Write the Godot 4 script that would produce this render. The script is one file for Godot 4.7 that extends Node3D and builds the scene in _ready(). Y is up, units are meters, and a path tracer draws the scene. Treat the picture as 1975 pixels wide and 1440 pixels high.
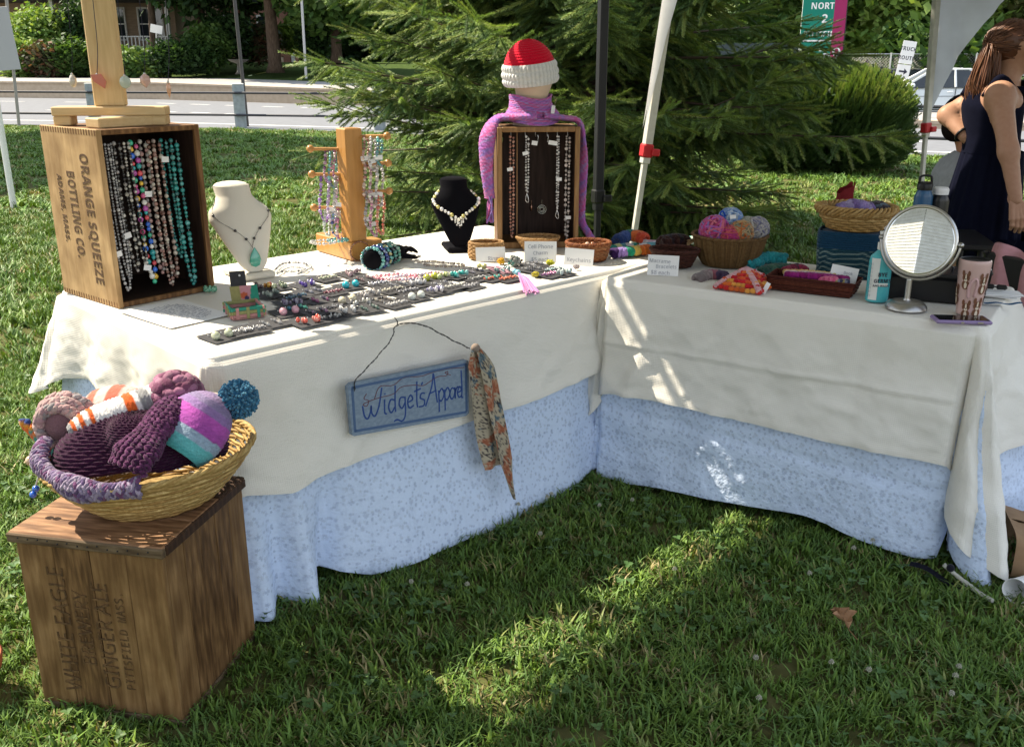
extends Node3D

var rng := RandomNumberGenerator.new()
var M := {}
var taken := {}

class Mb:
	var v := PackedVector3Array()
	var n := PackedVector3Array()
	var uv := PackedVector2Array()
	var c := PackedColorArray()
	var idx := PackedInt32Array()

	func vert(p: Vector3, nn: Vector3, t: Vector2, k: Color) -> int:
		v.append(p); n.append(nn); uv.append(t); c.append(k)
		return v.size() - 1

	func tri3(a: int, b: int, d: int) -> void:
		idx.append(a); idx.append(b); idx.append(d)

	func poly(pts: Array, nn: Vector3, k := Color.WHITE, tex := []) -> void:
		var fn: Vector3 = (pts[1] - pts[0]).cross(pts[2] - pts[0])
		var back := fn.dot(nn) > 0.0
		var b := v.size()
		for i in pts.size():
			vert(pts[i], nn, tex[i] if tex.size() > i else Vector2(pts[i].x, pts[i].z), k)
		for i in range(1, pts.size() - 1):
			if back:
				tri3(b, b + i + 1, b + i)
			else:
				tri3(b, b + i, b + i + 1)

	func grid(nu: int, nv: int, f: Callable, col = Color.WHITE, us := Vector2.ONE) -> void:
		var w := nu + 1
		var p := PackedVector3Array()
		p.resize(w * (nv + 1))
		for j in nv + 1:
			for i in w:
				p[j * w + i] = f.call(float(i) / nu, float(j) / nv)
		var mid: int = (nv / 2) * w
		var wrap := p[mid].distance_to(p[mid + nu]) < 1e-4
		var base := v.size()
		var is_call := col is Callable
		for j in nv + 1:
			var j0 := maxi(j - 1, 0)
			var j1 := mini(j + 1, nv)
			for i in w:
				var i0 := i - 1
				var i1 := i + 1
				if wrap:
					if i0 < 0: i0 = nu - 1
					if i1 > nu: i1 = 1
				else:
					i0 = maxi(i0, 0)
					i1 = mini(i1, nu)
				var du := p[j * w + i1] - p[j * w + i0]
				if du.length_squared() < 1e-12:
					var jj := 1 if j == 0 else j - 1
					du = p[jj * w + i1] - p[jj * w + i0]
				var nn := du.cross(p[j1 * w + i] - p[j0 * w + i])
				nn = nn.normalized() if nn.length_squared() > 1e-18 else Vector3.UP
				var u := float(i) / nu
				var t := float(j) / nv
				v.append(p[j * w + i]); n.append(nn); uv.append(Vector2(u * us.x, t * us.y))
				c.append(col.call(u, t) if is_call else col)
		for j in nv:
			for i in nu:
				var a := base + j * w + i
				tri3(a, a + w + 1, a + 1)
				tri3(a, a + w, a + w + 1)

	func box(t: Transform3D, s: Vector3, b := 0.0, k := Color.WHITE) -> void:
		var h := s * 0.5
		b = minf(b, minf(h.x, minf(h.y, h.z)) * 0.9)
		var ax := [Vector3.RIGHT, Vector3.UP, Vector3.BACK]
		for a in 3:
			var a1 := (a + 1) % 3
			var a2 := (a + 2) % 3
			for sg in [-1.0, 1.0]:
				var q := []
				for e in [[-1, -1], [1, -1], [1, 1], [-1, 1]]:
					var p: Vector3 = ax[a] * (sg * h[a]) + ax[a1] * (e[0] * (h[a1] - b)) + ax[a2] * (e[1] * (h[a2] - b))
					q.append(t * p)
				poly(q, (t.basis * (ax[a] * sg)).normalized(), k, [Vector2(0, 0), Vector2(1, 0), Vector2(1, 1), Vector2(0, 1)])
		if b <= 0.0:
			return
		for a in 3:   # edges that run along axis a
			var a1 := (a + 1) % 3
			var a2 := (a + 2) % 3
			for s1 in [-1.0, 1.0]:
				for s2 in [-1.0, 1.0]:
					var q := []
					for e in [[-1, 0], [1, 0], [1, 1], [-1, 1]]:
						var p: Vector3 = ax[a] * (e[0] * (h[a] - b))
						if e[1] == 0:
							p += ax[a1] * (s1 * h[a1]) + ax[a2] * (s2 * (h[a2] - b))
						else:
							p += ax[a1] * (s1 * (h[a1] - b)) + ax[a2] * (s2 * h[a2])
						q.append(t * p)
					poly(q, (t.basis * (ax[a1] * s1 + ax[a2] * s2)).normalized(), k)
		for sx in [-1.0, 1.0]:
			for sy in [-1.0, 1.0]:
				for sz in [-1.0, 1.0]:
					var q := [t * Vector3(sx * h.x, sy * (h.y - b), sz * (h.z - b)), t * Vector3(sx * (h.x - b), sy * h.y, sz * (h.z - b)), t * Vector3(sx * (h.x - b), sy * (h.y - b), sz * h.z)]
					poly(q, (t.basis * Vector3(sx, sy, sz)).normalized(), k)

	func bx(lo: Vector3, hi: Vector3, b := 0.0, k := Color.WHITE) -> void:
		box(Transform3D(Basis(), (lo + hi) * 0.5), (hi - lo).abs(), b, k)

	func bar(a: Vector3, b: Vector3, w: float, h: float, bev := 0.0, k := Color.WHITE, up := Vector3.UP) -> void:
		var d := (b - a).normalized()
		if absf(d.dot(up)) > 0.98:
			up = Vector3.RIGHT
		var x := up.cross(d).normalized()
		box(Transform3D(Basis(x, d.cross(x), d), (a + b) * 0.5), Vector3(w, h, a.distance_to(b)), bev, k)

	func tube(pts: Array, r, sides := 8, col = Color.WHITE, cap := true, bump := 0.0) -> void:
		var np := pts.size()
		var frames := []
		var up := Vector3.UP
		var d0: Vector3 = (pts[1] - pts[0]).normalized()
		if absf(d0.dot(up)) > 0.9:
			up = Vector3.RIGHT
		var x := up.cross(d0).normalized()
		for i in np:
			var d: Vector3 = (pts[mini(i + 1, np - 1)] - pts[maxi(i - 1, 0)])
			d = d.normalized() if d.length() > 1e-9 else d0
			x = (x - d * x.dot(d)).normalized()
			frames.append([x, d.cross(x)])
		var rad := func(i: int) -> float: return r[mini(i, r.size() - 1)] if r is Array else float(r)
		var c2 = col
		if col is Array:
			c2 = func(_u: float, t: float) -> Color: return col[clampi(int(t * np), 0, col.size() - 1)]
		var extra := 2 if cap else 0
		var rows := np - 1 + extra
		var f := func(u: float, t: float) -> Vector3:
			var j := int(round(t * rows))
			var i := clampi(j - (1 if cap else 0), 0, np - 1)
			if cap and (j == 0 or j == rows):
				return pts[i]
			var a := TAU * u
			var rr: float = rad.call(i)
			if bump > 0.0:
				rr *= 1.0 + bump * sin(u * TAU * 3.0 + i * 2.1) * sin(i * 1.7 + u * 9.0)
			return pts[i] + frames[i][0] * (cos(a) * rr) + frames[i][1] * (sin(a) * rr)
		grid(sides, rows, f, c2, Vector2(1, 1))

	func ball(p: Vector3, r: float, k := Color.WHITE, nu := 8, nv := 5, sc := Vector3.ONE, bs := Basis()) -> void:
		grid(nu, nv, func(u: float, t: float) -> Vector3:
			var th := PI * t
			var q := Vector3(sin(th) * cos(TAU * u), cos(th), -sin(th) * sin(TAU * u))
			q = -q
			return p + bs * (q * sc * r) * Vector3(1, 1, 1), k)

	func lathe(prof: Array, segs := 24, t := Transform3D(), col = Color.WHITE, us := Vector2.ONE) -> void:
		var m := prof.size() - 1
		grid(segs, m, func(u: float, w: float) -> Vector3:
			var q: Vector2 = prof[int(round(w * m))]
			return t * Vector3(q.x * cos(TAU * u), q.y, -q.x * sin(TAU * u)), col, us)

	func prism(outline: PackedVector2Array, depth: float, t := Transform3D(), k := Color.WHITE) -> void:
		var ids := Geometry2D.triangulate_polygon(outline)
		for sg in [1.0, -1.0]:
			var nn := (t.basis * Vector3(0, 0, sg)).normalized()
			for i in range(0, ids.size(), 3):
				var q := []
				for e in 3:
					var o := outline[ids[i + e]]
					q.append(t * Vector3(o.x, o.y, sg * depth * 0.5))
				poly(q, nn, k, [outline[ids[i]], outline[ids[i + 1]], outline[ids[i + 2]]])
		var m := outline.size()
		var area := 0.0
		for i in m:
			area += outline[i].cross(outline[(i + 1) % m])
		for i in m:
			var a := outline[i]
			var b := outline[(i + 1) % m]
			var e := (b - a).normalized()
			var o2 := Vector2(e.y, -e.x) * signf(area)
			poly([t * Vector3(a.x, a.y, depth * 0.5), t * Vector3(b.x, b.y, depth * 0.5), t * Vector3(b.x, b.y, -depth * 0.5), t * Vector3(a.x, a.y, -depth * 0.5)], (t.basis * Vector3(o2.x, o2.y, 0)).normalized(), k)

	func mesh() -> ArrayMesh:
		var a := []
		a.resize(Mesh.ARRAY_MAX)
		a[Mesh.ARRAY_VERTEX] = v
		a[Mesh.ARRAY_NORMAL] = n
		a[Mesh.ARRAY_TEX_UV] = uv
		a[Mesh.ARRAY_COLOR] = c
		a[Mesh.ARRAY_INDEX] = idx
		var m := ArrayMesh.new()
		m.add_surface_from_arrays(Mesh.PRIMITIVE_TRIANGLES, a)
		return m

func numbered(called: String, parent: Node) -> String:
	var key := str(parent.get_instance_id()) + called
	if parent == self:
		key = called
	var k: int = taken.get(key, 0)
	taken[key] = k + 1
	return called if k == 0 else "%s_%03d" % [called, k]

func thing(called: String, label: String, category: String, at := Vector3.ZERO, yaw := 0.0, group := "") -> Node3D:
	var o := Node3D.new()
	o.name = numbered(called, self)
	add_child(o, true)
	o.position = at
	o.rotation.y = deg_to_rad(yaw)
	tag(o, label, category, group)
	return o

func tag(o: Node, label: String, category := "", group := "", kind := "") -> Node:
	if label: o.set_meta("label", label)
	if category: o.set_meta("category", category)
	if group: o.set_meta("group", group)
	if kind: o.set_meta("kind", kind)
	return o

func put(called: String, mb, mat: Material, parent: Node = self) -> MeshInstance3D:
	var o := MeshInstance3D.new()
	o.mesh = mb.mesh() if mb is Mb else mb
	o.material_override = mat
	o.name = numbered(called, parent)
	parent.add_child(o, true)
	return o

func many(called: String, mesh: Mesh, mat: Material, where: Array, cols: Array, parent: Node = self) -> MultiMeshInstance3D:
	var mm := MultiMesh.new()
	mm.transform_format = MultiMesh.TRANSFORM_3D
	mm.use_colors = true
	mm.mesh = mesh
	mm.instance_count = where.size()
	for i in where.size():
		mm.set_instance_transform(i, where[i])
		mm.set_instance_color(i, cols[i])
	var o := MultiMeshInstance3D.new()
	o.multimesh = mm
	o.material_override = mat
	o.name = numbered(called, parent)
	parent.add_child(o, true)
	return o

func copy(src: Node3D, at: Vector3, yaw: float, label: String, group := "") -> Node3D:
	var o: Node3D = src.duplicate()
	var base := str(src.name).rstrip("0123456789").trim_suffix("_")
	o.name = numbered(base, self)
	add_child(o, true)
	o.position = at
	o.rotation.y = deg_to_rad(yaw)
	o.set_meta("label", label)
	if group: o.set_meta("group", group)
	return o

func rnd(a: float, b: float) -> float:
	return rng.randf_range(a, b)

func pick(a: Array):
	return a[rng.randi() % a.size()]

func C(r: float, g: float, b: float) -> Color:
	return Color(r, g, b)

func yawb(deg: float) -> Basis:
	return Basis(Vector3.UP, deg_to_rad(deg))

func curve(pts: Array, n: int) -> Array:
	var cv := Curve3D.new()
	for i in pts.size():
		var a: Vector3 = pts[maxi(i - 1, 0)]
		var b: Vector3 = pts[mini(i + 1, pts.size() - 1)]
		var t := (b - a) / 6.0
		cv.add_point(pts[i], -t, t)
	var out := []
	for i in n + 1:
		out.append(cv.sample_baked(cv.get_baked_length() * i / n, true))
	return out

func lettering(s: String, height: float, mat: Material, parent: Node, t: Transform3D, bold := true, face := "Droid Sans") -> MeshInstance3D:
	var f := SystemFont.new()
	f.font_names = [face]
	f.font_weight = 700 if bold else 400
	var m := TextMesh.new()
	m.text = s
	m.font = f
	m.font_size = 48
	m.pixel_size = height / 34.5
	m.depth = 0.0008
	m.curve_step = 3.0
	var o := put("lettering", m, mat, parent)
	o.transform = t
	return o

func noise(freq: float, lo: Color, hi: Color, sd := 1, size := 256, oct := 4, type := FastNoiseLite.TYPE_SIMPLEX_SMOOTH, mid := -1.0) -> NoiseTexture2D:
	var f := FastNoiseLite.new()
	f.noise_type = type
	f.seed = sd
	f.frequency = freq
	f.fractal_octaves = oct
	var t := NoiseTexture2D.new()
	t.width = size
	t.height = size
	t.seamless = true
	t.noise = f
	var g := Gradient.new()
	g.set_color(0, lo.linear_to_srgb())
	g.set_color(1, hi.linear_to_srgb())
	if mid >= 0.0:
		g.set_offset(0, mid)
		g.set_offset(1, 1.0 - mid)
	t.color_ramp = g
	return t

func mat(r: float, g: float, b: float, rough := 0.8, o := {}) -> StandardMaterial3D:
	var m := StandardMaterial3D.new()
	m.albedo_color = Color(r, g, b).linear_to_srgb()
	m.roughness = rough
	m.metallic_specular = o.get("spec", 0.4)
	m.metallic = o.get("metal", 0.0)
	if o.has("vc"):
		m.vertex_color_use_as_albedo = true
	if o.has("tex"):
		m.albedo_texture = o.tex
	if o.has("tri"):
		m.uv1_triplanar = true
		m.uv1_scale = o.tri
		if o.has("world"): m.uv1_world_triplanar = true
	elif o.has("uv"):
		m.uv1_scale = o.uv
	if o.has("bump"):
		m.heightmap_enabled = true
		m.heightmap_texture = o.bump
		m.heightmap_scale = o.get("bumpcm", 0.1)
	if o.has("rim"):
		m.rim_enabled = true
		m.rim = o.rim
		m.rim_tint = 0.6
	if o.has("back"):
		m.backlight_enabled = true
		m.backlight = o.back
	if o.has("blotch"):
		m.detail_enabled = true
		m.detail_albedo = o.blotch
		m.detail_blend_mode = BaseMaterial3D.BLEND_MODE_MUL
		m.detail_uv_layer = BaseMaterial3D.DETAIL_UV_2
		m.uv2_triplanar = true
		m.uv2_scale = o.get("blotchs", Vector3.ONE * 2.0)
	if o.has("coat"):
		m.clearcoat_enabled = true
		m.clearcoat = o.coat
		m.clearcoat_roughness = 0.15
	return m

func picture(w: int, h: int, f: Callable) -> ImageTexture:
	var im := Image.create(w, h, false, Image.FORMAT_RGB8)
	for y in h:
		for x in w:
			im.set_pixel(x, y, f.call(float(x) / w, float(y) / h))
	return ImageTexture.create_from_image(im)

func materials() -> void:
	var one := C(1, 1, 1)
	var grime := noise(0.02, C(0.72, 0.7, 0.68), one, 3, 256, 5)
	var grain := noise(0.012, C(0.5, 0.42, 0.34), one, 7, 512, 5)
	var grain2 := noise(0.012, C(0.22, 0.17, 0.13), one, 11, 512, 6)
	var soft := noise(0.012, C(0.80, 0.75, 0.68), one, 17, 512, 5)
	var stain := noise(0.012, C(0.62, 0.58, 0.53), one, 19, 512, 6, FastNoiseLite.TYPE_SIMPLEX_SMOOTH, 0.2)
	var fine := noise(0.05, C(0.75, 0.75, 0.75), one, 5, 256, 3)
	var lumps := noise(0.03, C(0, 0, 0), one, 9, 256, 3)
	M.grime = grime
	M.lumps = lumps
	var waffle := picture(64, 64, func(x: float, y: float) -> Color:
		var a := absf(sin(x * PI * 8.0))
		var b := absf(sin(y * PI * 8.0))
		var k := pow(maxf(a, b), 2.0) * 0.6 + 0.4 * a * b
		return Color(k, k, k))
	var weave := picture(64, 64, func(x: float, y: float) -> Color:
		var k := 0.5 + 0.25 * sin(x * TAU * 16.0) + 0.25 * sin(y * TAU * 16.0)
		return Color(k, k, k))
	M.white_cloth = mat(0.75, 0.725, 0.665, 0.95, {"spec": 0.15, "bump": waffle, "bumpcm": 0.07, "tri": Vector3.ONE * 22.0, "back": Color(0.10, 0.1, 0.09)})
	var sprigs := []
	var r2 := RandomNumberGenerator.new()
	r2.seed = 5
	for i in 105:
		sprigs.append([r2.randf(), r2.randf(), r2.randf() * TAU, r2.randf_range(0.02, 0.045), r2.randf()])
	var im := Image.create(256, 256, false, Image.FORMAT_RGB8)
	im.fill(C(0.66, 0.78, 0.97).linear_to_srgb())
	for s in sprigs:
		for leaf in 5:
			var a: float = s[2] + leaf * 1.2566
			for q in 60:
				var t := r2.randf()
				var wv := r2.randf_range(-1, 1) * 0.011 * sin(t * PI)
				var px: float = s[0] + cos(a) * t * s[3] - sin(a) * wv
				var py: float = s[1] + sin(a) * t * s[3] + cos(a) * wv
				var k := C(0.42, 0.51, 0.68) if s[4] < 0.7 else C(0.50, 0.59, 0.73)
				im.set_pixel(int(fposmod(px, 1.0) * 256) % 256, int(fposmod(py, 1.0) * 256) % 256, k.linear_to_srgb())
	M.blue_print = mat(0.93, 0.93, 0.95, 0.9, {"spec": 0.15, "tex": ImageTexture.create_from_image(im), "tri": Vector3.ONE * 6.6, "bump": lumps, "bumpcm": 0.25})
	M.pine = mat(0.72, 0.54, 0.30, 0.65, {"tex": soft, "tri": Vector3(9, 0.9, 9)})
	M.pine_x = mat(0.72, 0.54, 0.30, 0.65, {"tex": soft, "tri": Vector3(0.9, 9, 9)})
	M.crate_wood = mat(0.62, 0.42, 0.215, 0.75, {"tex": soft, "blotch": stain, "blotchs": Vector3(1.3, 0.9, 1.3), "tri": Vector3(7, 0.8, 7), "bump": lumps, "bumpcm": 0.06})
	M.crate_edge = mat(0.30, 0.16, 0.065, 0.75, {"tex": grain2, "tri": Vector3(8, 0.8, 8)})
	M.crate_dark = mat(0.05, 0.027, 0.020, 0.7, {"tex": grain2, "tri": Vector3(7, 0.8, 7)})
	M.stencil = mat(0.20, 0.12, 0.065, 0.9, {"tex": noise(0.06, C(0.28, 0.26, 0.26), one, 21, 128, 4), "tri": Vector3.ONE * 9.0})
	M.old_wood = mat(0.33, 0.20, 0.088, 0.6, {"tex": grain, "blotch": stain, "blotchs": Vector3(1.5, 0.9, 1.5), "tri": Vector3(9, 0.9, 9), "bump": lumps, "bumpcm": 0.08})
	M.old_wood_b = mat(0.30, 0.172, 0.072, 0.6, {"tex": grain2, "blotch": stain, "blotchs": Vector3(2.0, 1.1, 2.0), "tri": Vector3(11, 1.1, 8), "bump": lumps, "bumpcm": 0.08})
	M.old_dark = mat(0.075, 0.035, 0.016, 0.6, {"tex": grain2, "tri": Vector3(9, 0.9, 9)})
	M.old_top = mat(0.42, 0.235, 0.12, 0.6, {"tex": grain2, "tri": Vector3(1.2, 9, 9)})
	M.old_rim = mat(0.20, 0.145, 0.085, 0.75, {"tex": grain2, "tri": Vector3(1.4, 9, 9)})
	M.faded_ink = mat(0.19, 0.105, 0.042, 0.9, {"tex": noise(0.05, C(0.28, 0.28, 0.3), one, 31, 128, 4), "tri": Vector3.ONE * 8.0})
	M.varnished = mat(0.54, 0.275, 0.08, 0.4, {"tex": soft, "tri": Vector3(8, 0.8, 8), "coat": 0.3})
	M.box_wood = mat(0.24, 0.13, 0.055, 0.6, {"tex": grain2, "tri": Vector3(8, 0.9, 8)})
	M.box_rim = mat(0.36, 0.21, 0.09, 0.55, {"tex": grain, "tri": Vector3(8, 0.9, 8)})
	M.vc = mat(1, 1, 1, 0.55, {"vc": true})
	M.bead = mat(1, 1, 1, 0.16, {"vc": true, "spec": 0.7})
	M.metal_vc = mat(1, 1, 1, 0.25, {"vc": true, "metal": 0.9})
	M.yarn = mat(1, 1, 1, 0.95, {"vc": true, "spec": 0.12, "rim": 0.35, "tex": fine, "tri": Vector3.ONE * 18.0, "bump": lumps, "bumpcm": 0.15})
	M.matte_vc = mat(1, 1, 1, 0.9, {"vc": true, "spec": 0.2, "tex": fine, "tri": Vector3.ONE * 6.0})
	M.wicker = mat(1, 1, 1, 0.6, {"vc": true, "spec": 0.3, "tex": grain, "tri": Vector3.ONE * 12.0})
	M.paper = mat(0.80, 0.80, 0.80, 0.85, {"spec": 0.2})
	M.pencil = mat(0.33, 0.34, 0.38, 0.9)
	M.ink = mat(0.03, 0.03, 0.05, 0.8)
	M.card = mat(0.05, 0.05, 0.056, 0.75, {"tex": fine, "tri": Vector3.ONE * 5.0})
	M.velvet = mat(0.006, 0.006, 0.008, 0.95, {"spec": 0.1, "rim": 0.25})
	M.linen = mat(0.70, 0.665, 0.58, 0.95, {"spec": 0.1, "bump": weave, "bumpcm": 0.02, "tri": Vector3.ONE * 60.0})
	M.steel = mat(0.55, 0.54, 0.52, 0.28, {"metal": 1.0})
	M.brushed = mat(0.42, 0.41, 0.39, 0.35, {"metal": 1.0})
	M.mirror = mat(0.86, 0.88, 0.88, 0.02, {"metal": 1.0})
	M.white_paint = mat(0.78, 0.77, 0.73, 0.5)
	M.ivory_metal = mat(0.70, 0.68, 0.60, 0.45, {"tex": grime, "tri": Vector3.ONE * 2.0})
	M.black_metal = mat(0.012, 0.012, 0.014, 0.4)
	M.black_plastic = mat(0.010, 0.010, 0.011, 0.35)
	M.red_plastic = mat(0.50, 0.02, 0.025, 0.4)
	M.canopy = mat(0.74, 0.75, 0.77, 0.8, {"back": Color(0.42, 0.42, 0.43), "tex": grime, "tri": Vector3.ONE * 0.6})
	M.valance = mat(0.76, 0.78, 0.80, 0.8, {"back": Color(0.8, 0.8, 0.82), "tex": grime, "tri": Vector3.ONE * 0.6})
	M.skin = mat(0.44, 0.25, 0.165, 0.5, {"spec": 0.35, "tex": noise(0.06, C(0.86, 0.8, 0.78), one, 41, 128, 3), "tri": Vector3.ONE * 5.0})
	M.asphalt = mat(0.20, 0.205, 0.22, 0.85, {"tex": noise(0.02, C(0.8, 0.8, 0.8), one, 13, 512, 6), "tri": Vector3.ONE * 0.3, "world": true})
	M.concrete = mat(0.55, 0.44, 0.32, 0.85, {"tex": noise(0.02, C(0.75, 0.72, 0.7), one, 14, 512, 6), "tri": Vector3.ONE * 0.4, "world": true})
	M.kerb = mat(0.42, 0.40, 0.38, 0.85, {"tex": grime, "tri": Vector3.ONE * 0.7, "world": true})
	M.bark = mat(0.14, 0.10, 0.07, 0.9, {"tex": grain2, "tri": Vector3(3, 0.5, 3), "bump": lumps, "bumpcm": 2.0})
	M.glass_dark = mat(0.02, 0.025, 0.03, 0.08, {"spec": 0.6})
	M.leaf = mat(1, 1, 1, 0.55, {"vc": true, "spec": 0.35, "back": Color(0.8, 0.8, 0.5)})
	M.needle = mat(1, 1, 1, 0.5, {"vc": true, "spec": 0.4, "back": Color(0.6, 0.62, 0.4)})
	M.blade = mat(1, 1, 1, 0.5, {"vc": true, "spec": 0.35, "back": Color(0.6, 0.6, 0.35)})

func _ready() -> void:
	var cam := Camera3D.new()
	cam.name = "camera"
	add_child(cam)
	cam.fov = 42.74
	cam.near = 0.05
	cam.far = 400.0
	cam.position = Vector3(0, 1.45, 0)
	cam.rotation_degrees = Vector3(-18.2, 0, 0)
	cam.current = true

	var we := WorldEnvironment.new()
	we.name = "daylight"
	var env := Environment.new()
	env.background_mode = Environment.BG_SKY
	env.tonemap_mode = Environment.TONE_MAPPER_LINEAR
	env.tonemap_exposure = 2.2
	var sm := ProceduralSkyMaterial.new()
	sm.sky_top_color = Color(0.60, 0.65, 0.72)
	sm.sky_horizon_color = Color(0.96, 0.96, 0.94)
	sm.sky_curve = 0.12
	sm.sky_energy_multiplier = 1.1
	sm.ground_bottom_color = Color(0.25, 0.32, 0.18)
	sm.ground_horizon_color = Color(0.45, 0.5, 0.42)
	sm.sun_angle_max = 2.0
	var sky := Sky.new()
	sky.sky_material = sm
	env.sky = sky
	env.sdfgi_enabled = true
	env.ssao_enabled = true
	env.ssil_enabled = true
	we.environment = env
	add_child(we)

	var sun := DirectionalLight3D.new()
	sun.name = "sun"
	sun.light_energy = 1.6
	sun.light_color = Color(1.0, 0.95, 0.86)
	sun.light_angular_distance = 0.5
	sun.shadow_enabled = true
	sun.basis = Basis.looking_at(Vector3(0.789, -1.0, 0.3855).normalized(), Vector3.UP)
	add_child(sun)

	rng.seed = 4
	materials()
	ground()
	background()
	spruce()
	hedge()
	canopies()
	tables()
	front_crate_and_hats()
	left_table_goods()
	display_box()
	earring_cards()
	small_baskets()
	right_table_goods()
	hanging_sign()
	people()
	loose_things()

func strip(called: String, near: Array, far: Array, y: float, m: Material) -> MeshInstance3D:
	var mb := Mb.new()
	var k := near.size() - 1
	for i in k:
		var q := [near[i], near[i + 1], far[i + 1], far[i]]
		for e in 4:
			q[e] = Vector3(q[e].x, y, q[e].z)
		mb.poly(q, Vector3.UP)
	return put(called, mb, m)

func blade_tuft(count: int, hmin: float, hmax: float, w: float, spread: float, lean: float, sd: int) -> ArrayMesh:
	var r := RandomNumberGenerator.new()
	r.seed = sd
	var mb := Mb.new()
	for i in count:
		var a := r.randf() * TAU
		var at := Vector3(cos(a), 0, sin(a)) * spread * sqrt(r.randf())
		var dir := Vector3.RIGHT.rotated(Vector3.UP, r.randf() * TAU)
		var side := dir.cross(Vector3.UP)
		var h := r.randf_range(hmin, hmax)
		var l := h * r.randf_range(0.2, 1.0) * lean
		var ww := w * r.randf_range(0.6, 1.25)
		var tone := r.randf_range(0.78, 1.2)
		var k := Color(tone, tone * r.randf_range(0.95, 1.05), tone * r.randf_range(0.8, 1.1))
		var prev := []
		for j in 4:
			var t := j / 3.0
			var p := at + dir * (l * t * t) + Vector3.UP * (h * (t - 0.28 * lean * t * t * r.randf_range(0.7, 1.1)))
			var hw := ww * 0.5 * (1.0 - t * t * 0.96)
			var nn := (Vector3.UP * l + dir * -h * 0.4 + side * r.randf_range(-0.05, 0.05)).normalized()
			if nn.y < 0.0: nn = -nn
			var row := [mb.vert(p - side * hw, (nn - side * 0.25).normalized(), Vector2(0, t), k), mb.vert(p + side * hw, (nn + side * 0.25).normalized(), Vector2(1, t), k)]
			if j > 0:
				mb.tri3(prev[0], row[0], prev[1])
				mb.tri3(prev[1], row[0], row[1])
			prev = row
	return mb.mesh()

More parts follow.
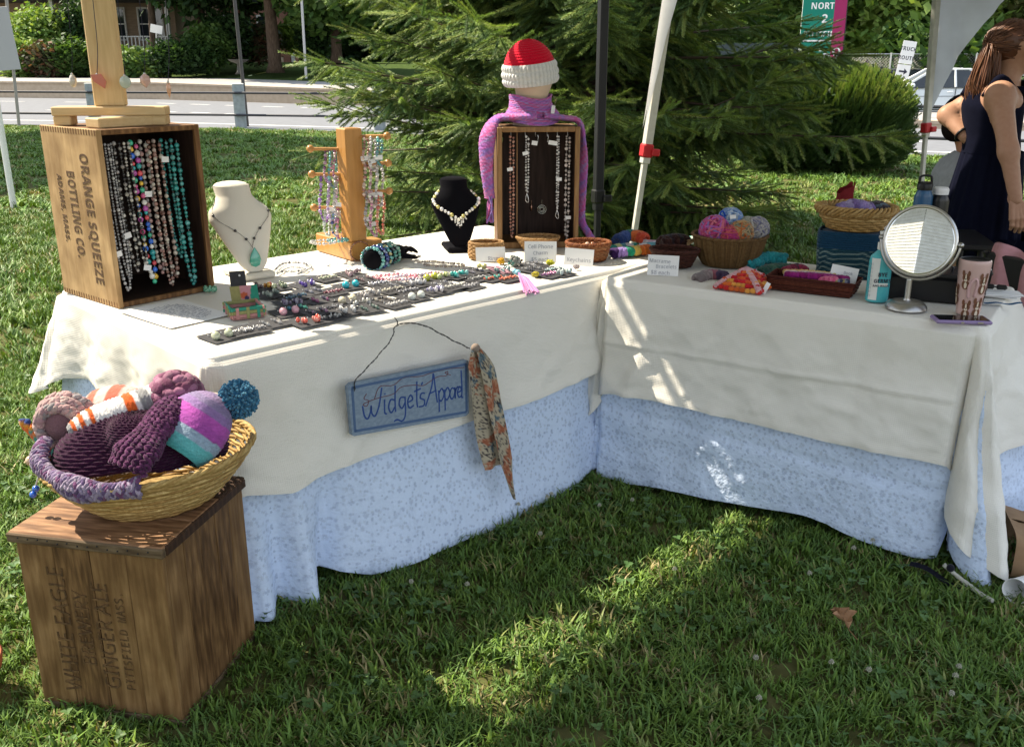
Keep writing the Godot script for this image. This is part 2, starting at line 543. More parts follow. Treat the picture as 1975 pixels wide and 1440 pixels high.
func ground() -> void:
	var soil := mat(1, 1, 1, 0.95, {"tex": noise(0.015, C(0.055, 0.060, 0.020), C(0.15, 0.135, 0.060), 51, 512, 6), "tri": Vector3.ONE * 0.8, "world": true, "spec": 0.1})
	var near := [Vector3(-60, 0, -33), Vector3(-30, 0, -26.5), Vector3(-8, 0, -22.3), Vector3(-3, 0, -20.5), Vector3(2, 0, -17.6), Vector3(6, 0, -15.6), Vector3(12, 0, -13.4), Vector3(30, 0, -8)]
	var far := [Vector3(-70, 0, -52), Vector3(-35, 0, -43.5), Vector3(-13.6, 0, -37.9), Vector3(-4, 0, -32), Vector3(3.5, 0, -25.5), Vector3(8.4, 0, -21.9), Vector3(16, 0, -18.8), Vector3(45, 0, -8)]
	var rise := [0.6, 0.6, 0.58, 0.45, 0.25, 0.13, 0.13, 0.13]
	var deep := [8.0, 8.0, 7.5, 6.0, 4.2, 3.4, 3.4, 3.4]
	var mb := Mb.new()
	mb.poly([Vector3(-90, 0, 60), Vector3(90, 0, 60), Vector3(90, 0, -8), far[7], far[6], far[5], far[4], far[3], far[2], far[1], far[0], Vector3(-90, 0, -52)], Vector3.UP)
	tag(put("lawn_ground", mb, soil), "", "", "", "structure")
	tag(strip("road", near, far, 0.012, M.asphalt), "", "", "", "structure")
	var wall := Mb.new()
	var pav := Mb.new()
	var bank := Mb.new()
	var far2 := []
	for i in far.size():
		far2.append(far[i] + Vector3(1.0, rise[i] + 0.06, -deep[i]))
	for i in far.size() - 1:
		var a: Vector3 = far[i]
		var b: Vector3 = far[i + 1]
		var ua := a + Vector3(0, rise[i], -0.08)
		var ub := b + Vector3(0, rise[i + 1], -0.08)
		wall.poly([a, b, ub, ua], Vector3(0.4, 0.1, 1).normalized())
		wall.poly([ua + Vector3(0, 0.05, 0.05), ub + Vector3(0, 0.05, 0.05), ub + Vector3(0, 0.05, -0.3), ua + Vector3(0, 0.05, -0.3)], Vector3.UP)
		wall.poly([ua + Vector3(0, 0.05, 0.05), ub + Vector3(0, 0.05, 0.05), ub + Vector3(0, -0.02, 0.05), ua + Vector3(0, -0.02, 0.05)], Vector3(0.4, 0.1, 1).normalized())
		pav.poly([ua + Vector3(0, 0.045, -0.25), ub + Vector3(0, 0.045, -0.25), far2[i + 1], far2[i]], Vector3.UP)
	tag(put("kerb_wall", wall, M.concrete), "", "", "", "structure")
	tag(put("footpath", pav, M.kerb), "", "", "", "structure")
	var turf := mat(1, 1, 1, 0.95, {"tex": noise(0.03, C(0.03, 0.05, 0.015), C(0.10, 0.14, 0.04), 53, 512, 6), "tri": Vector3.ONE * 0.25, "world": true, "spec": 0.1})
	for i in 3:
		bank.poly([far2[i] + Vector3(0, -0.01, 0), far2[i + 1] + Vector3(0, -0.01, 0), Vector3(far2[i + 1].x, 1.3, -62), Vector3(far2[i].x, 1.3, -66)], Vector3.UP)
	bank.poly([Vector3(-120, 1.25, -61), Vector3(-5, 1.25, -61), Vector3(-5, 1.3, -200), Vector3(-120, 1.3, -200)], Vector3.UP)
	tag(put("garden_bank", bank, turf), "", "", "", "structure")
	var low := Mb.new()
	low.poly([far[3] + Vector3(-0.4, -0.25, -0.5), far[4] + Vector3(0, -0.25, -0.5), far[5] + Vector3(0, -0.25, -0.5), far[6] + Vector3(0, -0.25, -0.5), far[7] + Vector3(0, -0.25, -0.5), Vector3(150, -0.25, -8), Vector3(150, -0.25, -200), Vector3(-6, -0.25, -200)], Vector3.UP)
	tag(put("far_ground", low, turf), "", "", "", "structure")
	var r0 := [Vector3(-2, 0, -39), Vector3(6, 0, -30.5), Vector3(12, 0, -26), Vector3(20, 0, -23.5), Vector3(48, 0, -13)]
	var r1 := [Vector3(-2, 0, -47), Vector3(8, 0, -38.5), Vector3(15, 0, -34), Vector3(24, 0, -31), Vector3(52, 0, -20)]
	tag(strip("far_road", r0, r1, -0.238, M.asphalt), "", "", "", "structure")
	var white := mat(0.74, 0.74, 0.72, 0.7, {"tex": M.grime, "tri": Vector3.ONE * 0.7, "world": true})
	var mk := Mb.new()
	for d in [[0.10, 0.0], [0.42, 0.0], [0.78, 0.0]]:
		for i in near.size() - 1:
			var a: Vector3 = near[i].lerp(far[i], d[0])
			var b: Vector3 = near[i + 1].lerp(far[i + 1], d[0])
			var pieces := 1 if d[0] < 0.3 else 6
			for q in pieces:
				var p0 := a.lerp(b, float(q) / pieces)
				var p1 := a.lerp(b, (q + (1.0 if pieces == 1 else 0.55)) / pieces)
				var sd := Vector3.UP.cross((p1 - p0).normalized()) * 0.09
				mk.poly([p0 - sd + Vector3.UP * 0.017, p1 - sd + Vector3.UP * 0.017, p1 + sd + Vector3.UP * 0.017, p0 + sd + Vector3.UP * 0.017], Vector3.UP)
	tag(put("lane_marking", mk, white), "", "", "", "structure")
	var shades := [C(0.135, 0.23, 0.042), C(0.11, 0.20, 0.038), C(0.16, 0.25, 0.048), C(0.12, 0.21, 0.055), C(0.22, 0.26, 0.085), C(0.32, 0.27, 0.13)]
	var zones := [
		[-3.2, 3.2, -4.6, -1.3, 1250.0, 1.0, 0.0058, 0.018, 0.050],
		[-6.0, 5.5, -9.5, -4.6, 210.0, 1.5, 0.006, 0.035, 0.07],
		[-14.0, 9.0, -22.5, -9.5, 62.0, 2.6, 0.006, 0.03, 0.05],
	]
	var fn := FastNoiseLite.new()
	fn.seed = 8
	fn.frequency = 0.9
	var zi := 0
	for z in zones:
		var sets := [[], [], []]
		var cols := [[], [], []]
		var total := int((z[1] - z[0]) * (z[3] - z[2]) * z[4])
		for i in total:
			var p := Vector3(rnd(z[0], z[1]), 0, rnd(z[2], z[3]))
			if absf(p.x) > 0.58 * -p.z + 0.7: continue
			var edge := -40.0
			for q in near.size() - 1:
				if p.x >= near[q].x and p.x < near[q + 1].x:
					edge = lerpf(near[q].z, near[q + 1].z, (p.x - near[q].x) / (near[q + 1].x - near[q].x))
			if p.z < edge + 0.12: continue
			if zi == 0 and p.x > -1.08 and p.x < -0.72 and p.z > -2.15 and p.z < -1.95: continue
			var patch := fn.get_noise_2d(p.x * 1.6, p.z * 1.6)
			var k := rng.randi() % 3
			var s: float = z[5] * rnd(0.7, 1.25) * (1.0 + patch * 0.5)
			var b := Basis(Vector3.UP, rng.randf() * TAU).scaled(Vector3(s, s * rnd(0.75, 1.15) / sqrt(z[5]), s))
			sets[k].append(Transform3D(b, p))
			var col: Color = shades[rng.randi() % 4]
			if rng.randf() < 0.10 + patch * 0.25: col = shades[4 + rng.randi() % 2]
			cols[k].append(col * rnd(0.85, 1.2) * (1.15 if zi == 2 else 1.0))
		for k in 3:
			var tuft := blade_tuft(15, z[7] * (0.7 if k == 1 else 1.0), z[8], z[6] * (1.0 if k != 2 else 1.5), 0.03, 1.2 if k == 0 else 0.8, 100 + zi * 3 + k)
			tag(many("grass", tuft, M.blade, sets[k], cols[k]), "green lawn grass blades", "grass", "", "stuff")
		zi += 1
	var lf := Mb.new()
	for i in 3:
		var bs := Basis(Vector3.UP, TAU * i / 3.0)
		lf.grid(4, 4, func(u: float, v: float) -> Vector3:
			var w := sin(PI * pow(v, 0.8)) * (1.0 - 0.25 * v)
			return bs * Vector3((u - 0.5) * 0.011 * w, 0.028 + 0.003 * absf(u - 0.5) * w + 0.002 * v, 0.012 * v), C(1, 1, 1))
	lf.tube([Vector3.ZERO, Vector3(0, 0.029, 0)], 0.0006, 3)
	var wh := []
	var wc := []
	for i in 3600:
		var p := Vector3(rnd(-2.3, 2.3), 0, rnd(-4.4, -1.5))
		if fn.get_noise_2d(p.x * 2.5 + 40, p.z * 2.5) < 0.05: continue
		wh.append(Transform3D(Basis(Vector3.UP, rng.randf() * TAU).rotated(Vector3.RIGHT, rnd(-0.4, 0.4)).scaled(Vector3.ONE * rnd(0.8, 1.5)), p))
		wc.append(pick([C(0.08, 0.16, 0.05), C(0.10, 0.18, 0.06), C(0.07, 0.13, 0.04)]))
	tag(many("clover", lf.mesh(), M.blade, wh, wc), "small three-part clover leaves in the grass", "clover", "", "stuff")
	var first: Node3D = null
	for p in [Vector3(0.116, 0, -2.91), Vector3(0.136, 0, -2.933), Vector3(0.023, 0, -2.856), Vector3(0.288, 0, -2.849), Vector3(0.401, 0, -2.89), Vector3(-0.283, 0, -2.361), Vector3(-0.123, 0, -2.352), Vector3(1.024, 0, -2.559), Vector3(0.848, 0, -2.408), Vector3(1.1, 0, -2.609), Vector3(1.084, 0, -1.969), Vector3(1.06, 0, -1.933), Vector3(0.857, 0, -1.959), Vector3(1.017, 0, -1.864), Vector3(0.571, 0, -1.851), Vector3(0.78, 0, -1.989), Vector3(0.597, 0, -2.008), Vector3(0.085, 0, -2.652), Vector3(0.47, 0, -2.436)]:
		if first == null:
			first = thing("clover_flower", "small white clover blossom standing in the shaded lawn before the tables", "flower", p, 0, "white clover flowers in the grass")
			var st := Mb.new()
			st.tube([Vector3.ZERO, Vector3(0.004, 0.035, 0.002), Vector3(0.003, 0.062, 0)], 0.0009, 4, C(0.12, 0.2, 0.06))
			put("stem", st, M.vc, first)
			var hd := Mb.new()
			for i in 26:
				var th := acos(1.0 - 1.5 * (i + 0.5) / 26.0)
				var ph := i * 2.4
				var d := Vector3(sin(th) * cos(ph), cos(th), sin(th) * sin(ph))
				hd.ball(Vector3(0.003, 0.058, 0) + d * rnd(0.004, 0.0068), 0.0022, C(0.40, 0.39, 0.31) * rnd(0.7, 1.2), 5, 3, Vector3(0.6, 1.2, 0.6))
			put("blossom", hd, M.vc, first)
		else:
			copy(first, p, rnd(0, 360), first.get_meta("label"))

func leaf_clump(count: int, size: float, spread: float, sd: int) -> ArrayMesh:
	var r := RandomNumberGenerator.new()
	r.seed = sd
	var mb := Mb.new()
	for i in count:
		var d := Vector3(r.randfn(), r.randfn() * 0.7, r.randfn()).limit_length(2.0) * spread * 0.5
		var b := Basis.from_euler(Vector3(r.randf_range(-0.9, 0.9), r.randf() * TAU, r.randf_range(-0.7, 0.7)))
		var l := size * r.randf_range(0.6, 1.2)
		var w := l * 0.32
		var k := Color.WHITE * r.randf_range(0.7, 1.25)
		var nn := b * Vector3.UP
		var q := [d, d + b * Vector3(w, 0.0, l * 0.45), d + b * Vector3(0, -0.1 * l, l), d + b * Vector3(-w, 0.0, l * 0.45)]
		mb.poly(q, nn, k)
	return mb.mesh()

var clumps := []

func crown(parent: Node3D, center: Vector3, size: Vector3, count: int, scale: float, cols: Array, called := "crown", hollow := 0.55) -> MultiMeshInstance3D:
	if clumps.is_empty():
		for i in 4:
			clumps.append(leaf_clump(16, 0.16, 0.34, 300 + i))
	var wh := []
	var wc := []
	var lobes := []
	for i in 9:
		var d := Vector3(rng.randfn(), rng.randfn(), rng.randfn()).normalized()
		lobes.append([d, rnd(0.75, 1.2)])
	for i in count:
		var d := Vector3(rng.randfn(), rng.randfn(), rng.randfn()).normalized()
		var rr := 0.0
		var wsum := 0.0
		for l in lobes:
			var w := exp(4.0 * (d.dot(l[0]) - 1.0))
			rr += w * l[1]
			wsum += w
		var rad := rr / wsum * lerpf(hollow, 1.0, pow(rng.randf(), 0.6))
		var p := center + d * size * rad
		if p.y < 0.05: p.y = rnd(0.05, 0.3)
		wh.append(Transform3D(Basis.from_euler(Vector3(rnd(-0.4, 0.4), rng.randf() * TAU, rnd(-0.4, 0.4))).scaled(Vector3.ONE * scale * rnd(0.7, 1.3)), p))
		wc.append(pick(cols) * rnd(1.1, 1.9))
	var o := many(called, pick(clumps), M.leaf, wh, wc, parent)
	tag(o, "", "", "", "stuff")
	return o

func tree(called: String, label: String, at: Vector3, h: float, r: float, trunk_r: float, low: float, cols: Array, count := 1500, scale := 2.6) -> Node3D:
	var t := thing(called, label, "tree", at, 0, "trees across the road")
	var mb := Mb.new()
	var bend := Vector3(rnd(-0.2, 0.2), 0, rnd(-0.2, 0.2))
	mb.tube([Vector3(0, -0.1, 0), Vector3(0, 0.3, 0), bend * 0.5 + Vector3(0, h * 0.3, 0), bend + Vector3(0, h * 0.8, 0)], [trunk_r * 1.5, trunk_r, trunk_r * 0.8, trunk_r * 0.25], 10)
	for i in 6:
		var a := TAU * i / 6.0 + rnd(-0.4, 0.4)
		var s := Vector3(0, lerpf(low, h * 0.6, i / 6.0), 0)
		mb.tube([s, s + Vector3(cos(a) * r * 0.4, r * 0.25, sin(a) * r * 0.4), s + Vector3(cos(a) * r * 0.8, r * 0.35, sin(a) * r * 0.8)], [trunk_r * 0.45, trunk_r * 0.3, trunk_r * 0.08], 6)
	put("trunk", mb, M.bark, t)
	crown(t, Vector3(0, (h + low) * 0.5, 0), Vector3(r, (h - low) * 0.5, r), count, scale, cols)
	return t

func bush(called: String, label: String, at: Vector3, size: Vector3, cols: Array, count := 350, scale := 1.4) -> Node3D:
	var t := thing(called, label, "bush", at, 0, "garden bushes across the road")
	var st := Mb.new()
	for i in 5:
		var a := TAU * i / 5.0
		st.tube([Vector3.ZERO, Vector3(cos(a) * size.x * 0.3, size.y * 0.6, sin(a) * size.z * 0.3), Vector3(cos(a) * size.x * 0.55, size.y * 1.2, sin(a) * size.z * 0.55)], [0.03, 0.02, 0.008], 5)
	put("stems", st, M.bark, t)
	crown(t, Vector3(0, size.y, 0), size, count, scale, cols, "foliage", 0.3)
	return t

func post_and_rail() -> void:
	var spots := [Vector3(-13.113, 0, -22.987), Vector3(-9.495, 0, -22.441), Vector3(-6.042, 0, -21.921), Vector3(-2.868, 0, -21.262), Vector3(0.23, 0, -19.365), Vector3(2.891, 0, -17.441)]
	var first: Node3D = null
	var places := ["left of the pine stand", "behind the pine jewelry stand", "between the crate and the evergreen tree", "half hidden by the evergreen's left boughs", "behind the evergreen tree", "behind the hedge"]
	for i in spots.size():
		var lab: String = "grey weathered road post with a pale top, standing %s" % places[i]
		if first == null:
			first = thing("rail_post", lab, "post", spots[i], 16, "guard rail posts along the lawn edge")
			var mb := Mb.new()
			mb.bx(Vector3(-0.125, -0.05, -0.10), Vector3(0.125, 0.93, 0.10), 0.015)
			put("shaft", mb, mat(0.36, 0.40, 0.41, 0.8, {"tex": M.grime, "tri": Vector3.ONE * 1.5}), first)
			var cp := Mb.new()
			cp.bx(Vector3(-0.13, 0.93, -0.105), Vector3(0.13, 0.955, 0.105), 0.01)
			put("cap", cp, M.white_paint, first)
		else:
			copy(first, spots[i], 16, lab)
	for h in [[0.76, "upper"], [0.29, "lower"]]:
		var pts := [Vector3(-40, h[0], -27.5)]
		for p in spots:
			pts.append(Vector3(p.x, h[0], p.z + 0.13))
		pts.append(Vector3(7.0, h[0], -15.0))
		pts.append(Vector3(14.0, h[0], -12.6))
		var mb := Mb.new()
		mb.tube(pts, 0.028, 6)
		tag(put("guard_rail", mb, mat(0.05, 0.05, 0.06, 0.6)), "%s dark rail running along the grey road posts" % h[1], "rail", "guard rails along the road")

func pole(called: String, label: String, a: Vector3, b: Vector3, r: float, m: Material, cat := "pole") -> Node3D:
	var t := thing(called, label, cat, a)
	var mb := Mb.new()
	mb.tube([Vector3(0, -0.1, 0), (b - a) * 0.5, b - a], r, 8)
	put("shaft", mb, m, t)
	return t

func car(label: String, at: Vector3, yaw: float, col: Color, sc := 1.0) -> void:
	var t := thing("parked_car", label, "car", at, yaw, "cars across the road")
	t.scale = Vector3.ONE * sc
	var paint := mat(col.r, col.g, col.b, 0.25, {"coat": 0.8})
	var top := func(x: float) -> float:
		var xs := [-2.3, -2.22, -1.9, -1.05, -0.8, 1.4, 2.05, 2.26, 2.3]
		var ys := [0.60, 0.72, 0.80, 0.93, 0.96, 1.02, 1.02, 0.92, 0.70]
		for i in 8:
			if x <= xs[i + 1]:
				return lerpf(ys[i], ys[i + 1], (x - xs[i]) / (xs[i + 1] - xs[i]))
		return 0.7
	var body := Mb.new()
	body.grid(28, 40, func(u: float, v: float) -> Vector3:
		var x := lerpf(-2.3, 2.3, v)
		var y1: float = top.call(x)
		var y0 := 0.2 + 0.12 * pow(absf(x) / 2.3, 8.0)
		var a := TAU * u
		var cx := signf(cos(a)) * pow(absf(cos(a)), 0.34)
		var sy := signf(sin(a)) * pow(absf(sin(a)), 0.34)
		var wd := 0.88 * (1.0 - 0.16 * pow(absf(x) / 2.3, 4.0)) * (1.0 - 0.05 * (sy + 1.0))
		if v <= 0.0 or v >= 1.0: wd *= 0.85
		return Vector3(x, lerpf(y0, y1, sy * 0.5 + 0.5), cx * wd))
	for e in [-1.0, 1.0]:
		body.poly([Vector3(e * 2.299, 0.3, -0.6), Vector3(e * 2.299, 0.3, 0.6), Vector3(e * 2.299, 0.66, 0.6), Vector3(e * 2.299, 0.66, -0.6)], Vector3(e, 0, 0))
	put("body", body, paint, t)
	var side := func(x: float, y: float, z: float) -> Vector3: return Vector3(x, y, z)
	var cab := [[-0.95, 0.93, 0.80], [-0.15, 1.40, 0.60], [0.75, 1.42, 0.60], [1.75, 1.0, 0.74]]
	var glass := Mb.new()
	for s in [-1.0, 1.0]:
		glass.poly([side.call(-0.95, 0.90, s * 0.82), side.call(-0.15, 1.40, s * 0.62), side.call(0.75, 1.42, s * 0.62), side.call(1.70, 0.99, s * 0.79), side.call(1.0, 0.93, s * 0.83)], Vector3(0, 0.35, s).normalized())
	glass.poly([Vector3(-0.95, 0.9, -0.82), Vector3(-0.95, 0.9, 0.82), Vector3(-0.15, 1.4, 0.62), Vector3(-0.15, 1.4, -0.62)], Vector3(-1, 1, 0).normalized())
	glass.poly([Vector3(1.7, 0.99, -0.79), Vector3(1.7, 0.99, 0.79), Vector3(0.75, 1.42, 0.62), Vector3(0.75, 1.42, -0.62)], Vector3(1, 1, 0).normalized())
	put("window", glass, M.glass_dark, t)
	var rf := Mb.new()
	rf.grid(10, 12, func(u: float, v: float) -> Vector3:
		var x := lerpf(-0.2, 0.82, v)
		return Vector3(x, 1.405 + 0.045 * sin(PI * v) + 0.03 * sin(PI * u), lerpf(0.635, -0.635, u)))
	for s in [-1.0, 1.0]:
		for q in [[-1.0, 0.90, 0.835, -0.17, 1.415, 0.63], [0.80, 1.43, 0.63, 1.78, 1.0, 0.80], [0.42, 1.42, 0.635, 0.46, 0.93, 0.84], [1.12, 1.28, 0.70, 1.2, 0.95, 0.83]]:
			rf.bar(Vector3(q[0], q[1], s * q[2]), Vector3(q[3], q[4], s * q[5]), 0.05 if q[0] < 1.0 else 0.02, 0.07 if q[0] < 1.0 else 0.03, 0.01)
		rf.bar(Vector3(-0.2, 1.41, s * 0.63), Vector3(0.82, 1.43, s * 0.63), 0.06, 0.05, 0.02)
	put("roof", rf, paint, t)
	var tr := Mb.new()
	for s in [-1.0, 1.0]:
		for q in [-0.72, 0.45, 1.28]:
			tr.bar(Vector3(q, 0.32, s * 0.874), Vector3(q + 0.02, 0.92, s * 0.845), 0.012, 0.02)
		tr.bar(Vector3(-1.2, 0.31, s * 0.872), Vector3(1.25, 0.31, s * 0.872), 0.02, 0.03)
		tr.bar(Vector3(-1.6, 0.66, s * 0.886), Vector3(1.7, 0.70, s * 0.884), 0.008, 0.014)
	put("door_seam", tr, M.black_plastic, t)
	for s in [-1.0, 1.0]:
		for q in [0.25, 1.02]:
			var hd := Mb.new()
			hd.bar(Vector3(q, 0.80, s * 0.878), Vector3(q + 0.16, 0.81, s * 0.876), 0.03, 0.025, 0.008)
			put("door_handle", hd, paint, t)
		var mr := Mb.new()
		mr.box(Transform3D(Basis(), Vector3(-0.72, 0.98, s * 0.93)), Vector3(0.12, 0.11, 0.16), 0.03)
		put("side_mirror", mr, paint, t)
		for x in [-1.45, 1.4]:
			var wt := Transform3D(Basis(Vector3.RIGHT, s * PI / 2), Vector3(x, 0.31, s * 0.80))
			var ty := Mb.new()
			ty.lathe([Vector2(0.0, -0.1), Vector2(0.30, -0.1), Vector2(0.315, -0.05), Vector2(0.315, 0.05), Vector2(0.30, 0.1), Vector2(0.22, 0.105)], 20, wt)
			var tyre := put("wheel", ty, M.black_plastic, t)
			var rm := Mb.new()
			rm.lathe([Vector2(0.0, 0.112), Vector2(0.06, 0.115), Vector2(0.2, 0.104), Vector2(0.22, 0.106)], 20, wt)
			put("rim", rm, M.steel, tyre)
	for s in [-1.0, 1.0]:
		var hl := Mb.new()
		hl.box(Transform3D(yawb(s * 30), Vector3(-2.13, 0.68, s * 0.60)), Vector3(0.16, 0.13, 0.28), 0.04)
		put("headlight", hl, M.mirror, t)
		var tl := Mb.new()
		tl.box(Transform3D(yawb(-s * 20), Vector3(2.2, 0.80, s * 0.60)), Vector3(0.12, 0.16, 0.26), 0.04)
		put("tail_light", tl, M.red_plastic, t)

func window(parent: Node3D, lo: Vector3, hi: Vector3, frame_mat: Material) -> void:
	var f := Mb.new()
	var w := 0.09
	f.bx(Vector3(lo.x - w, lo.y - w, lo.z), Vector3(lo.x, hi.y + w, lo.z + 0.08))
	f.bx(Vector3(hi.x, lo.y - w, lo.z), Vector3(hi.x + w, hi.y + w, lo.z + 0.08))
	f.bx(Vector3(lo.x, hi.y, lo.z), Vector3(hi.x, hi.y + w, lo.z + 0.082))
	f.bx(Vector3(lo.x, lo.y - w, lo.z), Vector3(hi.x, lo.y, lo.z + 0.1))
	f.bx(Vector3(lo.x, (lo.y + hi.y) * 0.5 - 0.03, lo.z), Vector3(hi.x, (lo.y + hi.y) * 0.5 + 0.03, lo.z + 0.06))
	var fr := put("window", f, frame_mat, parent)
	var g := Mb.new()
	g.poly([lo + Vector3(0, 0, 0.03), Vector3(hi.x, lo.y, lo.z + 0.03), Vector3(hi.x, hi.y, lo.z + 0.03), Vector3(lo.x, hi.y, lo.z + 0.03)], Vector3.BACK)
	put("pane", g, M.glass_dark, fr)

func railing(parent: Node3D, a: Vector3, b: Vector3, h: float, step: float, m: Material) -> void:
	var rl := Mb.new()
	rl.bar(a + Vector3.UP * h, b + Vector3.UP * h, 0.09, 0.06)
	rl.bar(a + Vector3.UP * 0.1, b + Vector3.UP * 0.1, 0.06, 0.06)
	put("rail", rl, m, parent)
	var n := int(a.distance_to(b) / step)
	var one := Mb.new()
	one.bx(Vector3(-0.028, 0.13, -0.02), Vector3(0.028, h - 0.03, 0.02))
	var shared := one.mesh()
	for i in n:
		var o := put("baluster", shared, m, parent)
		o.position = a.lerp(b, (i + 0.5) / n)

func background() -> void:
	post_and_rail()
	var grey := mat(0.42, 0.42, 0.42, 0.6)
	var tan := mat(0.32, 0.23, 0.15, 0.85, {"tex": M.grime, "tri": Vector3(0.3, 3.0, 0.3)})
	var trim := mat(0.62, 0.60, 0.55, 0.7)
	var roofm := mat(0.09, 0.08, 0.08, 0.9)
	var h1 := thing("tan_house", "tan clapboard house with a railed porch, across the road behind garden shrubs", "house", Vector3(-24.5, 1.0, -54), 0)
	var w := Mb.new()
	w.bx(Vector3(-12, -0.5, -8), Vector3(6.6, 6.2, 0))
	put("wall", w, tan, h1)
	var rf := Mb.new()
	rf.prism(PackedVector2Array([Vector2(-6.6, 6.1), Vector2(8.1, 6.1), Vector2(0.75, 10.0)]), 9.0, Transform3D(Basis(), Vector3(0, 0, -4)))
	put("roof", rf, roofm, h1)
	var pf := Mb.new()
	pf.bx(Vector3(-5.5, 0.4, 0.02), Vector3(7.2, 0.62, 2.6))
	pf.bx(Vector3(-5.5, -0.5, 2.3), Vector3(7.2, 0.38, 2.5))
	put("porch_floor", pf, mat(0.16, 0.13, 0.11, 0.8), h1)
	var pr := Mb.new()
	pr.bx(Vector3(-5.9, 3.3, 0.02), Vector3(7.5, 3.55, 3.0))
	put("porch_roof", pr, roofm, h1)
	for x in [-5.2, -2.0, 1.2, 4.2, 7.0]:
		var pp := Mb.new()
		pp.bx(Vector3(x - 0.09, 0.62, 2.3), Vector3(x + 0.09, 3.3, 2.48))
		put("porch_post", pp, trim, h1)
	railing(h1, Vector3(-5.1, 0.62, 2.4), Vector3(-2.1, 0.62, 2.4), 0.95, 0.19, trim)
	railing(h1, Vector3(1.3, 0.62, 2.4), Vector3(6.9, 0.62, 2.4), 0.95, 0.19, trim)
	window(h1, Vector3(2.6, 1.5, 0.0), Vector3(3.9, 3.0, 0.0), trim)
	window(h1, Vector3(4.7, 1.5, 0.0), Vector3(5.9, 3.0, 0.0), trim)
	window(h1, Vector3(-4.2, 1.5, 0.0), Vector3(-3.1, 3.0, 0.0), trim)
	var dr := Mb.new()
	dr.bx(Vector3(-0.2, 0.62, 0.0), Vector3(0.85, 2.8, 0.06), 0.01)
	put("door", dr, mat(0.05, 0.09, 0.16, 0.5), h1)
	var h2 := thing("brick_house", "reddish brick house with pale corner trim behind dark trees", "house", Vector3(-17.6, 1.1, -63), 8)
	var w2 := Mb.new()
	w2.bx(Vector3(-4, -0.5, -8), Vector3(4, 6.5, 0))
	put("wall", w2, mat(0.33, 0.165, 0.115, 0.85, {"tex": M.grime, "tri": Vector3(0.8, 2.5, 0.8)}), h2)
	var r2 := Mb.new()
	r2.prism(PackedVector2Array([Vector2(-4.5, 6.4), Vector2(4.5, 6.4), Vector2(0, 9.5)]), 9.0, Transform3D(Basis(), Vector3(0, 0, -4)))
	put("roof", r2, roofm, h2)
	for x in [-3.9, -1.6, 0.9, 3.8]:
		var q := Mb.new()
		q.bx(Vector3(x - 0.11, -0.5, 0.002), Vector3(x + 0.11, 6.4, 0.14))
		put("corner_trim", q, trim, h2)
	for x in [-3.1, -0.9, 1.8]:
		window(h2, Vector3(x, 0.9, 0.0), Vector3(x + 0.95, 2.9, 0.0), trim)
	var steps := Mb.new()
	for i in 4:
		steps.bx(Vector3(1.2, -0.5, 0.15), Vector3(3.2, 0.5 - i * 0.22, 0.5 + i * 0.32))
	put("steps", steps, M.concrete, h2)
	var bright := [C(0.16, 0.24, 0.05), C(0.12, 0.20, 0.05), C(0.20, 0.27, 0.07)]
	var mid := [C(0.07, 0.13, 0.03), C(0.05, 0.10, 0.03), C(0.09, 0.15, 0.04)]
	var dark := [C(0.03, 0.065, 0.02), C(0.04, 0.08, 0.025), C(0.025, 0.05, 0.02)]
	var plum := [C(0.10, 0.05, 0.03), C(0.06, 0.05, 0.03), C(0.05, 0.07, 0.03)]
	var shrubs := [
		[Vector3(-23.113, 1.134, -49.5), Vector3(1.3, 1.35, 1.0), bright, "tall feathery yellow-green bush before the tan house"],
		[Vector3(-23.369, 0.907, -48), Vector3(0.9, 0.7, 0.8), bright, "low bright green bush beside the grey road sign"],
		[Vector3(-21.846, 0.912, -47.5), Vector3(0.8, 0.55, 0.7), plum, "low dark reddish bush between two green bushes"],
		[Vector3(-20.868, 0.865, -47.5), Vector3(0.7, 0.65, 0.7), mid, "rounded green bush left of the pine jewelry stand"],
		[Vector3(-21.423, 1.376, -50), Vector3(0.6, 1.4, 0.7), dark, "tall dark bush beside the house porch"],
		[Vector3(-17.676, 0.871, -47), Vector3(0.8, 0.36, 0.7), mid, "mid green bush below the porch railing"],
		[Vector3(-16.988, 0.918, -47), Vector3(0.75, 0.36, 0.6), bright, "low pale flowering bush below the white yard sign"],
		[Vector3(-15.47, 1.038, -46.5), Vector3(1.2, 0.5, 0.8), dark, "wide dark leafy bush right of the flowering bush"],
		[Vector3(-18.792, 0.907, -48), Vector3(0.5, 0.5, 0.6), mid, "bush close to the right of the pine jewelry stand"],
		[Vector3(-14.668, 1.379, -48.5), Vector3(1.0, 0.8, 0.8), mid, "bush in front of the reddish house"],
		[Vector3(-14.126, 1.524, -50), Vector3(1.2, 1.0, 0.9), dark, "dark bush left of the big tree trunk"],
		[Vector3(-12.878, 1.575, -51), Vector3(0.8, 0.7, 0.8), plum, "brownish bush beside the big tree trunk"],
		[Vector3(-9.74, 1.524, -50), Vector3(0.8, 1.7, 0.8), dark, "dark upright bush right of the thin light pole"],
		[Vector3(-11.342, 1.839, -53), Vector3(0.8, 0.8, 0.8), bright, "small sunlit bush behind the big tree trunk"],
	]
	for s in shrubs:
		bush("garden_bush", s[3], s[0], s[1], s[2], 420, 1.5)
	var p0 := Vector3(-11.087, 0, -22.092)
	var rs := pole("road_sign", "grey back of a road sign on a leaning pole at the left edge", p0, Vector3(-10.903, 3.089, -22.1), 0.035, mat(0.30, 0.28, 0.25, 0.6), "sign")
	var bd := Mb.new()
	bd.box(Transform3D(Basis(Vector3.BACK, 0.07), Vector3(-11.125, 1.88, -22.05) - p0), Vector3(0.52, 1.3, 0.012), 0.004)
	put("board", bd, grey, rs)
